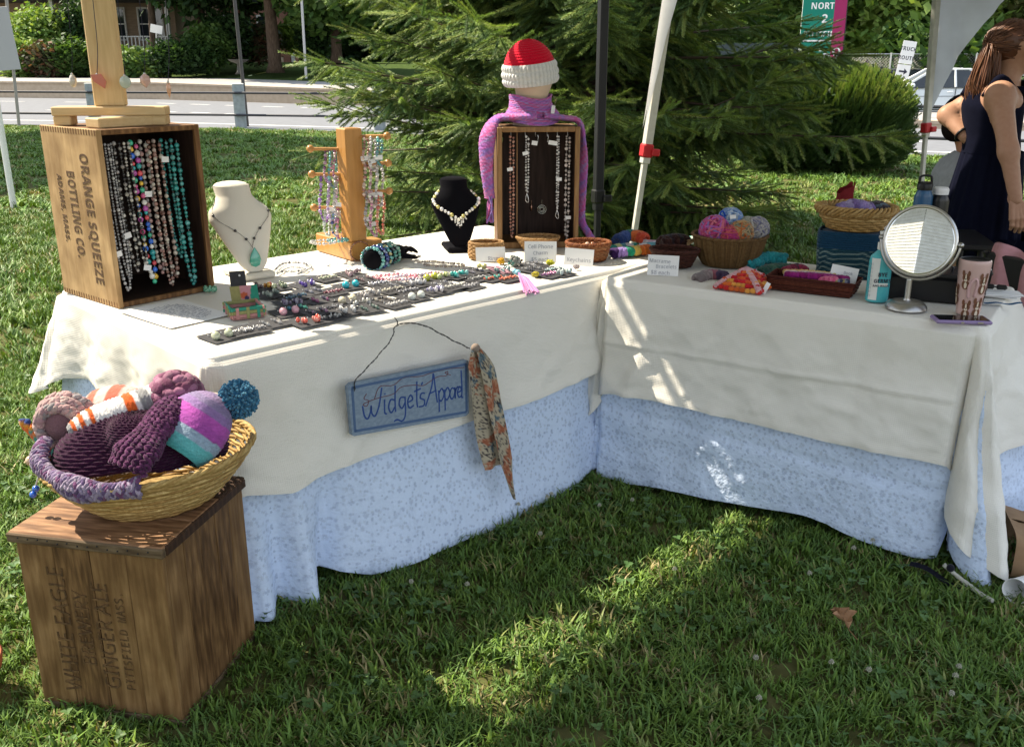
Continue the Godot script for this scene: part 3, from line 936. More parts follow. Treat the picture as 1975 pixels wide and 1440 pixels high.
	pole("tent_pole", "thin white tent pole leaning at the left edge of the lawn", Vector3(-5.151, 0, -9.9), Vector3(-5.155, 1.715, -9.9), 0.032, M.white_paint)
	pole("dark_post", "thin dark leaning post behind the grey road post", Vector3(-6.002, 0.009, -22.3), Vector3(-6.06, 3.104, -22.3), 0.04, mat(0.07, 0.065, 0.06, 0.6))
	pole("light_pole", "thin light grey pole on the far lawn beyond the road", Vector3(-8.044, 0.854, -39), Vector3(-8.025, 4.342, -39), 0.05, grey)
	var ys := thing("yard_sign", "small blank white yard sign below the tan house's porch", "sign", Vector3(-16.516, 1.153, -46.5))
	var yb := Mb.new()
	yb.box(Transform3D(Basis(Vector3.BACK, -0.2), Vector3(-16.326, 2.783, -46.5) - ys.position), Vector3(0.55, 0.36, 0.02))
	put("board", yb, M.white_paint, ys)
	var yp := Mb.new()
	yp.bar(Vector3(0, -0.1, 0), Vector3(-16.347, 2.604, -46.5) - ys.position, 0.06, 0.06)
	put("post", yp, trim, ys)
	var bb := thing("bird_bath", "dark bird bath on a pedestal at the edge of the far lawn", "bird bath", Vector3(-11.174, 0.884, -41))
	var bbm := Mb.new()
	bbm.lathe([Vector2(0.0, 0.0), Vector2(0.2, 0.0), Vector2(0.1, 0.1), Vector2(0.07, 0.4), Vector2(0.36, 0.52), Vector2(0.42, 0.58), Vector2(0.38, 0.58), Vector2(0.0, 0.53)], 20)
	put("basin", bbm, mat(0.06, 0.06, 0.055, 0.8), bb)
	tree("shade_tree", "broad dark tree whose pale trunk stands on the far lawn", Vector3(-10.878, 0.975, -46), 11, 5.0, 0.30, 3.6, dark, 1500, 3.0)
	tree("shade_tree", "tree in front of the reddish house with low dark leaves", Vector3(-15.385, 1.327, -50), 10, 3.4, 0.28, 2.6, dark, 1200, 2.6)
	tree("shade_tree", "tree beside the tan house's porch with leaves over the window", Vector3(-17.756, 1.376, -50), 11, 3.0, 0.2, 4.6, mid, 900, 2.6)
	tree("shade_tree", "tree with thin dark trunk behind the bird bath", Vector3(-14.142, 1.529, -54), 10, 3.0, 0.3, 2.2, dark, 1100, 2.6)
	tree("shade_tree", "tree with low leaves right of the thin light pole", Vector3(-8.194, 1.381, -47), 10, 3.6, 0.25, 1.2, mid, 1400, 2.6)
	var rt := [
		[1480, 0.0, -46, 12, 5.0, 1.0, mid, "green tree far behind the evergreen's right side"],
		[1590, 0.0, -52, 13, 5.0, 0.8, dark, "dark tree rising behind the green highway sign"],
		[1650, 0.0, -44, 10, 3.4, 2.0, bright, "sunlit tree right of the magenta banner"],
		[1702, 0.0, -50, 12, 3.6, 0.6, dark, "dark tree behind the leaning white sign"],
		[1755, 0.0, -41, 10, 2.8, 1.9, bright, "sunlit tree just left of the white tent leg"],
		[1775, 0.0, -39, 3.2, 1.4, 0.5, mid, "small bushy tree behind the white car"],
		[1862, 0.0, -42, 12, 3.6, 1.6, [C(0.08, 0.09, 0.03), C(0.06, 0.08, 0.025), C(0.11, 0.11, 0.04)], "olive green tree behind the woman's head"],
		[1960, 0.0, -44, 12, 4.0, 1.2, [C(0.08, 0.09, 0.03), C(0.06, 0.08, 0.025), C(0.1, 0.11, 0.04)], "olive green tree at the right edge"],
	]
	for q in rt:
		tree("far_tree", q[7], Vector3((q[0] - 987.5) / 1840.0 * -q[2] * 0.99, -0.25, q[2]), q[3], q[4], 0.22, q[5], q[6], 1300, 2.5)
	for i in 17:
		var x := -62.0 + i * 7.4
		tree("woodland_tree", "dark tree number %s from the left in the far row behind the houses" % ["one", "two", "three", "four", "five", "six", "seven", "eight", "nine", "ten", "eleven", "twelve", "thirteen", "fourteen", "fifteen", "sixteen", "seventeen"][i], Vector3(x, 0.5, -78 + rnd(-3, 3)), 15, 5.5, 0.3, 0.8, dark, 800, 4.8)
	for i in 9:
		bush("far_bush", "tall dark bush number %s from the left behind the houses" % ["one", "two", "three", "four", "five", "six", "seven", "eight", "nine"][i], Vector3(-34 + i * 5.2, 0.6, -68), Vector3(3.4, 2.6, 1.5), dark, 420, 4.0)
	tree("lawn_tree", "broad tree standing on the lawn left of the stall", Vector3(-15.5, 0, -19.5), 13.5, 4.6, 0.3, 7.0, mid, 1300, 2.8)
	var green := mat(0.0, 0.19, 0.13, 0.5)
	var wt := mat(0.8, 0.8, 0.78, 0.6)
	var gs := thing("highway_sign", "green highway sign with white lettering on a white post, half hidden by the evergreen", "sign", Vector3(7.826, 0, -25.457), -12)
	var gp := Mb.new()
	gp.bx(Vector3(-0.05, -0.1, -0.04), Vector3(0.05, 1.75, 0.04))
	gp.bx(Vector3(-0.55, 1.5, -0.05), Vector3(-0.47, 3.5, 0.03))
	put("post", gp, wt, gs)
	var g1 := Mb.new()
	g1.box(Transform3D(Basis(), Vector3(-0.02, 2.36, 0.06)), Vector3(1.06, 1.3, 0.02), 0.004)
	var gb := put("board", g1, green, gs)
	for q in [["PITTSFIELD", 0.13, 2.06], ["NORTH", 0.15, 2.72], ["2", 0.2, 2.42]]:
		lettering(q[0], q[1], wt, gb, Transform3D(Basis(), Vector3(0.0, q[2], 0.0715)))
	var bl := Mb.new()
	bl.bx(Vector3(-0.48, 1.88, 0.0705), Vector3(0.48, 1.92, 0.0725))
	put("white_line", bl, wt, gb)
	var g2 := Mb.new()
	g2.box(Transform3D(Basis(), Vector3(0.03, 1.42, 0.06)), Vector3(0.44, 0.46, 0.02), 0.004)
	var gc := put("small_board", g2, green, gs)
	var sy := Mb.new()
	sy.bx(Vector3(0.05, 1.45, 0.0705), Vector3(0.19, 1.6, 0.0725))
	put("symbol_panel", sy, wt, gc)
	var s2 := Mb.new()
	s2.prism(PackedVector2Array([Vector2(0.08, 1.50), Vector2(0.16, 1.50), Vector2(0.16, 1.53), Vector2(0.13, 1.53), Vector2(0.13, 1.58), Vector2(0.10, 1.58), Vector2(0.10, 1.53), Vector2(0.08, 1.53)]), 0.002, Transform3D(Basis(), Vector3(0, 0, 0.0735)))
	put("symbol", s2, M.ink, gc)
	lettering("BUS STOP", 0.055, wt, gc, Transform3D(Basis(), Vector3(0.03, 1.28, 0.0715)))
	var bn := thing("feather_banner", "magenta feather banner with white letters beside the green highway sign", "banner", Vector3(7.613, 0, -23.559), -14)
	var bp := Mb.new()
	bp.tube([Vector3(0.13, -0.1, 0), Vector3(0.13, 2.0, 0), Vector3(0.10, 3.2, 0)], 0.018, 6)
	put("pole", bp, M.black_metal, bn)
	var bm := Mb.new()
	bm.grid(4, 20, func(u: float, v: float) -> Vector3: return Vector3(lerpf(-0.155, 0.115, u), lerpf(0.75, 3.1, v), 0.03 + 0.012 * sin(v * 9.0 + u * 2.0)), C(1, 1, 1))
	var fl := put("flag", bm, mat(0.30, 0.02, 0.11, 0.85, {"back": Color(0.3, 0.1, 0.1)}), bn)
	for q in [["Q", 1.62], ["U", 1.36], ["E", 1.10], ["E", 0.86]]:
		lettering(q[0], 0.19, wt, fl, Transform3D(Basis(), Vector3(-0.02, q[1], 0.05)), true, "Droid Serif")
	var ws := thing("detour_sign", "leaning white road sign with black lettering and an arrow", "sign", Vector3(8.896, 0, -23.175), -8)
	ws.rotation.z = -0.13
	var wp := Mb.new()
	wp.bx(Vector3(-0.03, -0.05, -0.03), Vector3(0.03, 1.2, 0.0))
	put("post", wp, grey, ws)
	var w1 := Mb.new()
	w1.box(Transform3D(Basis(), Vector3(0, 1.62, 0.01)), Vector3(0.30, 0.50, 0.01), 0.003)
	var wb := put("board", w1, wt, ws)
	lettering("TRUCK", 0.085, M.ink, wb, Transform3D(Basis(), Vector3(0, 1.70, 0.0155)))
	lettering("ROUTE", 0.085, M.ink, wb, Transform3D(Basis(), Vector3(0, 1.50, 0.0155)))
	var w3 := Mb.new()
	w3.box(Transform3D(Basis(), Vector3(0, 1.20, 0.01)), Vector3(0.30, 0.30, 0.01), 0.003)
	var wc := put("arrow_board", w3, wt, ws)
	var ar := Mb.new()
	ar.prism(PackedVector2Array([Vector2(-0.09, 1.18), Vector2(0.02, 1.18), Vector2(0.02, 1.13), Vector2(0.10, 1.20), Vector2(0.02, 1.27), Vector2(0.02, 1.22), Vector2(-0.09, 1.22)]), 0.002, Transform3D(Basis(), Vector3(0, 0, 0.0165)))
	put("arrow", ar, M.ink, wc)
	var fa := Vector3(11.2, -0.25, -38)
	var fb := Vector3(23, -0.25, -36)
	var ft := thing("chain_link_fence", "grey chain link fence behind the white car", "fence", fa)
	var dirf := fb - fa
	for i in 5:
		var fp := Mb.new()
		fp.tube([dirf * (i / 4.0), dirf * (i / 4.0) + Vector3.UP * 1.95], 0.04, 6)
		put("post", fp, M.steel, ft)
	for h in [1.9, 1.15, 0.15]:
		var tr := Mb.new()
		tr.tube([Vector3.UP * h, dirf + Vector3.UP * h], 0.025, 6)
		put("rail", tr, M.steel, ft)
	var wires := Mb.new()
	var len := dirf.length()
	for i in 110:
		for s in [-1.0, 1.0]:
			var x0 := len * i / 110.0
			var a := dirf * (x0 / len)
			var b := dirf * clampf((x0 + s * 1.8) / len, 0, 1)
			wires.tube([a + Vector3.UP * 0.12, b + Vector3.UP * 1.9], 0.004, 3, Color.WHITE, false)
	tag(put("wire_mesh", wires, M.steel, ft), "", "", "", "stuff")
	var scr := Mb.new()
	scr.bx(Vector3(-3.6, 0.0, 0.05), Vector3(-0.05, 2.3, 0.08))
	put("dark_screen", scr, mat(0.05, 0.065, 0.065, 0.9), ft)
	car("white four-door car on the road behind the white tent leg", Vector3(12.55, -0.235, -29.6), -14, C(0.75, 0.78, 0.78))
	car("dark car half hidden behind the magenta banner and hedge", Vector3(11.4, -0.235, -33.5), -30, C(0.012, 0.014, 0.018))
	car("dark parked car between the banner and the white car", Vector3(13.6, -0.235, -35.8), -60, C(0.02, 0.022, 0.026), 0.95)

func sprig_mesh(sd: int) -> ArrayMesh:
	var r := RandomNumberGenerator.new()
	r.seed = sd
	var mb := Mb.new()
	mb.tube([Vector3.ZERO, Vector3(0, 0, 0.22)], 0.0022, 3, C(0.6, 0.45, 0.25), false)
	for i in 230:
		var t := r.randf()
		var a := r.randf() * TAU
		var p := Vector3(0, 0, 0.22 * t)
		var out := Vector3(cos(a), sin(a) * 0.75, 0)
		var d := (out + Vector3(0, 0, 0.85)).normalized() * r.randf_range(0.018, 0.031) * (1.15 - 0.45 * t)
		var sd2 := d.cross(Vector3(0.3, 1, 0.1)).normalized() * 0.0021
		var k := Color.WHITE * (r.randf_range(0.75, 1.15) + 0.25 * t)
		var nn := sd2.cross(d).normalized()
		if nn.dot(out + Vector3(0, 0.6, 0)) < 0.0:
			nn = -nn
			sd2 = -sd2
		var b := mb.vert(p - sd2, nn, Vector2.ZERO, k)
		mb.vert(p + sd2, nn, Vector2.ZERO, k)
		mb.vert(p + d, nn, Vector2.ZERO, k * 1.15)
		mb.tri3(b, b + 2, b + 1)
	return mb.mesh()

func spruce() -> void:
	var at := Vector3(0.56, 0, -8.4)
	var t := thing("spruce_tree", "large evergreen spruce with drooping boughs behind the two tables", "tree", at)
	var tk := Mb.new()
	tk.tube([Vector3(0, -0.1, 0), Vector3(0.02, 0.4, 0), Vector3(0, 4, 0.03), Vector3(0, 9.5, 0)], [0.22, 0.17, 0.11, 0.015], 10)
	put("trunk", tk, M.bark, t)
	var sticks := Mb.new()
	var wh := [[], [], []]
	var wc := [[], [], []]
	var greens := [C(0.16, 0.25, 0.085), C(0.135, 0.22, 0.08), C(0.185, 0.275, 0.09), C(0.12, 0.205, 0.075)]
	var tips := [C(0.30, 0.41, 0.11), C(0.26, 0.37, 0.10), C(0.35, 0.43, 0.13)]
	var h := 0.12
	var level := 0
	while h < 9.2:
		var detail := h < 3.3
		var nb := (11 if h < 1.2 else 9) if detail else 6
		for i in nb:
			var az := TAU * (i + 0.5 * (level % 2)) / nb + rnd(-0.25, 0.25)
			var length := 2.12 * pow(1.0 - h / 13.0, 0.9) * rnd(0.72, 1.08) * (1.22 if rng.randf() < 0.14 else 1.0)
			if h < 0.5: length *= 0.8 + 0.4 * h
			var out := Vector3(cos(az), 0, sin(az))
			var lift := rnd(0.10, 0.52) + h * 0.03
			if h < 0.45: lift = rnd(0.12, 0.3)
			var pts := []
			for j in 9:
				var s := j / 8.0
				var y := h + length * (lift * s - 0.30 * s * s * (1.0 - s * 0.55))
				pts.append(out * (length * s) + Vector3(0, maxf(y, 0.06), 0) + out.cross(Vector3.UP) * (0.05 * sin(s * 4.0 + i)))
			sticks.tube(pts, [0.022, 0.02, 0.017, 0.014, 0.011, 0.008, 0.006, 0.004, 0.003], 4, C(0.10, 0.07, 0.05), false)
			var side := out.cross(Vector3.UP)
			var step := 0.058 if detail else 0.16
			var s := 0.22 if detail else 0.35
			while s < 1.0:
				var q := s * 8.0
				var k := mini(int(q), 7)
				var p: Vector3 = pts[k].lerp(pts[k + 1], q - k)
				var along: Vector3 = (pts[k + 1] - pts[k]).normalized()
				for sg in [-1.0, 1.0]:
					var ll := (0.50 * (1.0 - s) + 0.10) * rnd(0.55, 1.15) * minf(1.0, s * 3.0)
					var d = (along * 0.8 + side * sg * rnd(0.75, 1.1) + Vector3.UP * rnd(-0.75, 0.12)).normalized()
					var cnt := maxi(1, int(ll / 0.13))
					for m in cnt:
						var t0 := m * 0.13
						var sag := -0.55 * t0 * t0 - rnd(0.0, 0.02)
						var sp = p + d * t0 + Vector3.UP * sag
						var dd = (d + Vector3.UP * (-1.6 * t0 + rnd(-0.25, 0.25)) + side * rnd(-0.25, 0.25)).normalized()
						var is_tip := m == cnt - 1
						var sc := rnd(0.9, 1.3) * (1.1 if detail else 2.2)
						var bs := Basis.looking_at(-dd, Vector3.UP) * Basis(Vector3.BACK, rnd(-0.5, 0.5))
						var v := rng.randi() % 3
						wh[v].append(Transform3D(bs.scaled(Vector3.ONE * sc), sp))
						wc[v].append((pick(tips) if is_tip and rng.randf() < 0.75 else pick(greens)) * rnd(0.8, 1.2))
						if detail and rng.randf() < 0.8:
							var d3 = (dd + d.cross(Vector3.UP) * rnd(-1.0, 1.0) + Vector3.UP * rnd(-0.6, 0.1)).normalized()
							wh[v].append(Transform3D(Basis.looking_at(-d3, Vector3.UP).scaled(Vector3.ONE * sc * 0.8), sp))
							wc[v].append(pick(greens) * rnd(0.8, 1.2))
				s += step / length * rnd(0.8, 1.2)
			for m in 3:
				var dl: Vector3 = (pts[8] - pts[7]).normalized()
				wh[m].append(Transform3D(Basis.looking_at(-(dl + Vector3.UP * 0.15 * m).normalized(), Vector3.UP).scaled(Vector3.ONE * 1.1), pts[8] - dl * (0.1 * m)))
				wc[m].append(pick(tips))
		h += 0.14 if detail else 0.4
		level += 1
	tag(put("boughs", sticks, M.vc, t), "", "", "", "stuff")
	for v in 3:
		tag(many("needles", sprig_mesh(60 + v), M.needle, wh[v], wc[v], t), "", "", "", "stuff")

func hedge() -> void:
	var at := Vector3(4.22, 0, -13.6)
	var t := thing("clipped_hedge", "dense clipped yew bush with sunlit yellow-green top, right of the evergreen", "bush", at, -8)
	var st := Mb.new()
	for i in 9:
		var a := TAU * i / 9.0
		st.tube([Vector3(cos(a) * 0.15, -0.05, sin(a) * 0.1), Vector3(cos(a) * 0.4, 0.4, sin(a) * 0.3), Vector3(cos(a) * 0.75, 0.85, sin(a) * 0.5)], [0.04, 0.03, 0.012], 5)
	put("stems", st, M.bark, t)
	var wh := []
	var wc := []
	var size := Vector3(1.02, 0.58, 0.85)
	for i in 15000:
		var d := Vector3(rng.randfn(), rng.randfn(), rng.randfn()).normalized()
		var q := Vector3(signf(d.x) * pow(absf(d.x), 0.55), signf(d.y) * pow(absf(d.y), 0.55), signf(d.z) * pow(absf(d.z), 0.55))
		var p := q * size * (0.62 + 0.38 * pow(rng.randf(), 0.4)) * 1.06 + Vector3(0, 0.64, 0)
		p.y *= 1.0 - 0.14 * p.x / size.x
		if p.y < 0.08: continue
		var dir := (d + Vector3.UP * 0.9 + Vector3(rnd(-0.4, 0.4), 0, rnd(-0.4, 0.4))).normalized()
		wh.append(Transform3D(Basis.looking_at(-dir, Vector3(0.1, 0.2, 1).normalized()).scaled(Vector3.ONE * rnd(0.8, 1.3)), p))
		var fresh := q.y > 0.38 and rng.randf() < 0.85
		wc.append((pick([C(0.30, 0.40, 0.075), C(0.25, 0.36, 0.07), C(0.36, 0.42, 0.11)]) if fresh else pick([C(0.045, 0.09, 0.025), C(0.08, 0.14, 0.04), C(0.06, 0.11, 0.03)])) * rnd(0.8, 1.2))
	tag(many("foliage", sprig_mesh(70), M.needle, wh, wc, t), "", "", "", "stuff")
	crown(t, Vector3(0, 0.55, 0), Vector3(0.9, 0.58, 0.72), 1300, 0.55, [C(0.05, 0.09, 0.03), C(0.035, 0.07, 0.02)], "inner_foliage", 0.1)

func canopy_leg(parent: Node3D, base: Vector3, top: Vector3, m: Material, clip: Material, clip_at: float) -> void:
	var lower := Mb.new()
	var mid := base.lerp(top, clip_at)
	lower.bar(base, mid, 0.030, 0.030, 0.003, Color.WHITE, Vector3(0.4, 0, 1).normalized())
	lower.bar(base - Vector3(0, 0.0, 0), base + Vector3(0, 0.012, 0), 0.11, 0.11, 0.0, Color.WHITE, Vector3(0.4, 0, 1).normalized())
	var lg := put("leg", lower, m, parent)
	var upper := Mb.new()
	upper.bar(mid - (top - base) * 0.03, top, 0.046, 0.046, 0.004, Color.WHITE, Vector3(0.4, 0, 1).normalized())
	put("upper_tube", upper, m, lg)
	var cl := Mb.new()
	var b := Basis.looking_at((top - base).normalized(), Vector3(0.4, 0, 1).normalized())
	cl.box(Transform3D(b, mid + (top - base) * 0.004), Vector3(0.062, 0.062, 0.075), 0.008)
	cl.box(Transform3D(b, mid + (top - base) * 0.004 + Vector3(0.05, -0.01, 0.02)), Vector3(0.05, 0.022, 0.04), 0.006)
	put("clip", cl, clip, lg)

func canopies() -> void:
	var c1 := [Vector3(0.655, 0, -5.5), Vector3(3.17, 0, -7.4), Vector3(5.05, 0, -5.0), Vector3(2.55, 0, -3.1)]
	var tops := [Vector3(0.88, 2.1, -5.5), Vector3(3.06, 2.1, -7.4), Vector3(4.98, 2.1, -5.0), Vector3(2.66, 2.1, -3.1)]
	var t := thing("white_canopy", "white pop-up canopy with ivory legs and red clips behind the right table", "canopy tent")
	for i in 4:
		canopy_leg(t, c1[i], tops[i], M.ivory_metal, M.red_plastic, 0.455)
	var apex := Vector3(2.87, 3.1, -5.25)
	var rf := Mb.new()
	for i in 4:
		var a: Vector3 = tops[i] + Vector3(0, 0.06, 0)
		var b: Vector3 = tops[(i + 1) % 4] + Vector3(0, 0.06, 0)
		rf.grid(10, 6, func(u: float, v: float) -> Vector3:
			var e := a.lerp(b, u)
			return e.lerp(apex, v) - Vector3(0, 0.12 * sin(PI * v) * 0.6 + 0.05 * sin(PI * u) * (1.0 - v), 0))
	put("roof", rf, M.canopy, t)
	var drops := [[0.16, 0.0], [0.85, 0.85], [0.85, 0.85], [0.85, 0.16]]
	for i in 4:
		var a: Vector3 = tops[i] + Vector3(0, 0.06, 0)
		var b: Vector3 = tops[(i + 1) % 4] + Vector3(0, 0.06, 0)
		var wa: float = drops[i][0]
		var wb: float = drops[i][1]
		var len := a.distance_to(b)
		var outn := (b - a).cross(Vector3.UP).normalized()
		if outn.dot(a - apex) < 0.0: outn = -outn
		var vl := Mb.new()
		vl.grid(60, 14, func(u: float, v: float) -> Vector3:
			var e := a.lerp(b, u)
			var hem := 0.16
			if wa > 0.0: hem += 0.92 * pow(maxf(0.0, 1.0 - u * len / wa), 2.0)
			if wb > 0.0: hem += 0.92 * pow(maxf(0.0, 1.0 - (1.0 - u) * len / wb), 2.0)
			var d := hem * v
			var fold := 0.018 * sin(u * len * 21.0) * v + 0.01 * sin(u * len * 47.0 + 1.0) * v
			var leg := 0.0
			var q := u * len
			if q < 0.5: e += (c1[i] - tops[i]) * (d / 2.1) * (1.0 - q * 2.0)
			if len - q < 0.5: e += (c1[(i + 1) % 4] - tops[(i + 1) % 4]) * (d / 2.1) * (1.0 - (len - q) * 2.0)
			return Vector3(e.x, a.y - d, e.z) + outn * (0.035 + fold + leg))
		put("valance", vl, M.valance, t)
	var ne := Vector3(0.76, 0, 0.65)
	var ee := Vector3(-0.65, 0, 0.76)
	var corner := func(n: float, e: float, y: float) -> Vector3: return ne * n + ee * e + Vector3(0, y, 0)
	var n0 := -3.03
	var n1 := 0.0
	var e0 := -4.26
	var e1 := 0.85
	var k := thing("dark_canopy", "canopy on slim black legs over the stall, one leg behind the display box", "canopy tent")
	var feet := [corner.call(n0, e0, 0.0), corner.call(n0, e1, 0.0), corner.call(n1, e1, 0.0), corner.call(n1, e0, 0.0)]
	for f in feet:
		canopy_leg(k, f, f + Vector3(0, 2.24, 0), M.black_metal, M.black_plastic, 0.33)
	var bars := Mb.new()
	for i in 4:
		bars.bar(feet[i] + Vector3(0, 2.14, 0), feet[(i + 1) % 4] + Vector3(0, 2.14, 0), 0.022, 0.022)
	put("eave_bar", bars, M.black_metal, k)
	var top: Vector3 = corner.call((n0 + n1) * 0.5, (e0 + e1) * 0.5, 3.1)
	var rk := Mb.new()
	for i in 4:
		var a: Vector3 = feet[i] + Vector3(0, 2.3, 0)
		var b: Vector3 = feet[(i + 1) % 4] + Vector3(0, 2.3, 0)
		rk.grid(10, 6, func(u: float, v: float) -> Vector3: return a.lerp(b, u).lerp(top, v))
		var c2: Vector3 = a - Vector3(0, 0.11, 0)
		var d2: Vector3 = b - Vector3(0, 0.11, 0)
		rk.poly([a, b, d2, c2], (a - top + Vector3(0, 3, 0)).normalized())
	put("roof", rk, M.canopy, k)

func drape(o: Node3D, called: String, length: float, depth: float, rc: float, top: float, hang: Callable, off: Callable, rows: int, m: Material, bumps: float) -> MeshInstance3D:
	var per := []
	var add_line := func(k: int, a: Vector2, b: Vector2, nn: Vector2, n: int) -> void:
		for i in n:
			per.append([k, float(i) / n, a.lerp(b, float(i) / n), nn, a.distance_to(b) * i / n])
	var add_arc := func(k: int, c: Vector2, a0: float, n: int) -> void:
		for i in n:
			var a := a0 + (PI / 2) * i / n
			var d := Vector2(cos(a), sin(a))
			per.append([k, float(i) / n, c + d * rc, d, 0.0])
	var step := 0.017
	add_line.call(0, Vector2(0, -depth + rc), Vector2(0, -rc), Vector2(-1, 0), int(depth / step))
	for i in 16:
		var a := PI - (PI / 2) * i / 16.0
		per.append([1, i / 16.0, Vector2(rc, -rc) + Vector2(cos(a), sin(a)) * rc, Vector2(cos(a), sin(a)), 0.0])
	add_line.call(2, Vector2(rc, 0), Vector2(length - rc, 0), Vector2(0, 1), int(length / step))
	for i in 16:
		var a := PI / 2 - (PI / 2) * i / 16.0
		per.append([3, i / 16.0, Vector2(length - rc, -rc) + Vector2(cos(a), sin(a)) * rc, Vector2(cos(a), sin(a)), 0.0])
	add_line.call(4, Vector2(length, -rc), Vector2(length, -depth + rc), Vector2(1, 0), int(depth / step))
	for i in 10:
		var a := -(PI / 2) * i / 10.0
		per.append([5, i / 10.0, Vector2(length - rc, -depth + rc) + Vector2(cos(a), sin(a)) * rc, Vector2(cos(a), sin(a)), 0.0])
	add_line.call(6, Vector2(length - rc, -depth), Vector2(rc, -depth), Vector2(0, -1), int(length / step / 2))
	for i in 10:
		var a := -PI / 2 - (PI / 2) * i / 10.0
		per.append([7, i / 10.0, Vector2(rc, -depth + rc) + Vector2(cos(a), sin(a)) * rc, Vector2(cos(a), sin(a)), 0.0])
	per.append(per[0])
	var np := per.size() - 1
	var fn := FastNoiseLite.new()
	fn.seed = int(length * 100)
	fn.frequency = 2.2
	var fw := FastNoiseLite.new()
	fw.seed = 12
	fw.frequency = 3.0
	fw.fractal_type = FastNoiseLite.FRACTAL_RIDGED
	fw.fractal_octaves = 3
	var rings := 8
	var bend := 3
	var total := rings + bend + rows
	var mid := Vector2(length * 0.5, -depth * 0.5)
	var mb := Mb.new()
	mb.grid(np, total, func(u: float, v: float) -> Vector3:
		var s: Array = per[int(round(u * np))]
		var j := int(round(v * total))
		var p: Vector2 = s[2]
		var nn: Vector2 = s[3]
		var r := 0.012
		if j < rings:
			var k := float(j) / rings
			var q := Vector2(lerpf(mid.x, p.x, k), lerpf(mid.y, p.y, k))
			if k < 0.999: q -= nn * r * k
			return Vector3(q.x, top + 0.0012 * fn.get_noise_2d(q.x * 3.0, q.y * 3.0), q.y)
		if j <= rings + bend:
			var a := (PI / 2) * (j - rings) / bend
			var e := p + nn * (r * sin(a) - r)
			return Vector3(e.x, top - r + r * cos(a), e.y)
		var hg: float = hang.call(s[0], s[1], s[4])
		var d := hg * float(j - rings - bend) / rows
		var of: Vector2 = off.call(s[0], s[1], s[4], d, hg)
		var tang := Vector2(-nn.y, nn.x)
		var wob := bumps * fn.get_noise_3d(s[2].x * 1.3 + nn.x, d * 1.5, s[2].y * 1.3 + nn.y) * minf(1.0, d * 8.0) + bumps * 0.45 * pow(maxf(0.0, fw.get_noise_3d(s[2].x + d * 0.5 + nn.x * 0.3, d * 0.9 - s[2].x * 0.3, s[2].y)), 2.0) * minf(1.0, d * 5.0)
		if hg - d < 0.020 and hg - d > 0.004: wob += 0.0016
		var e2: Vector2 = p + nn * (of.x + wob) + tang * of.y
		return Vector3(e2.x, maxf(top - r - d, 0.012), e2.y), C(1, 1, 1))
	return put(called, mb, m, o)

func seg(xs: Array, ys: Array, x: float) -> float:
	for i in xs.size() - 1:
		if x <= xs[i + 1]:
			return lerpf(ys[i], ys[i + 1], clampf((x - xs[i]) / (xs[i + 1] - xs[i]), 0, 1))
	return ys[-1]

func folding_table(label: String, at: Vector3, yaw: float, length: float, depth: float) -> void:
	var t := thing("folding_table", label, "table", at, yaw, "folding tables under cloths")
	var tp := Mb.new()
	tp.bx(Vector3(0.008, 0.685, -depth + 0.008), Vector3(length - 0.008, 0.728, -0.008), 0.01)
	put("tabletop", tp, M.white_paint, t)
	for x in [0.12, length - 0.12]:
		for z in [-0.08, -depth + 0.08]:
			var lg := Mb.new()
			lg.tube([Vector3(x, 0, z), Vector3(x, 0.69, z)], 0.014, 8)
			put("leg", lg, M.brushed, t)
		var br := Mb.new()
		br.tube([Vector3(x, 0.2, -0.08), Vector3(x, 0.2, -depth + 0.08)], 0.011, 6)
		put("brace", br, M.brushed, t)

var left_at := Vector3(-0.76, 0, -2.28)
var right_at := Vector3(0.317, 0, -3.23)
const LEFT_YAW := 43.5
const RIGHT_YAW := -33.3

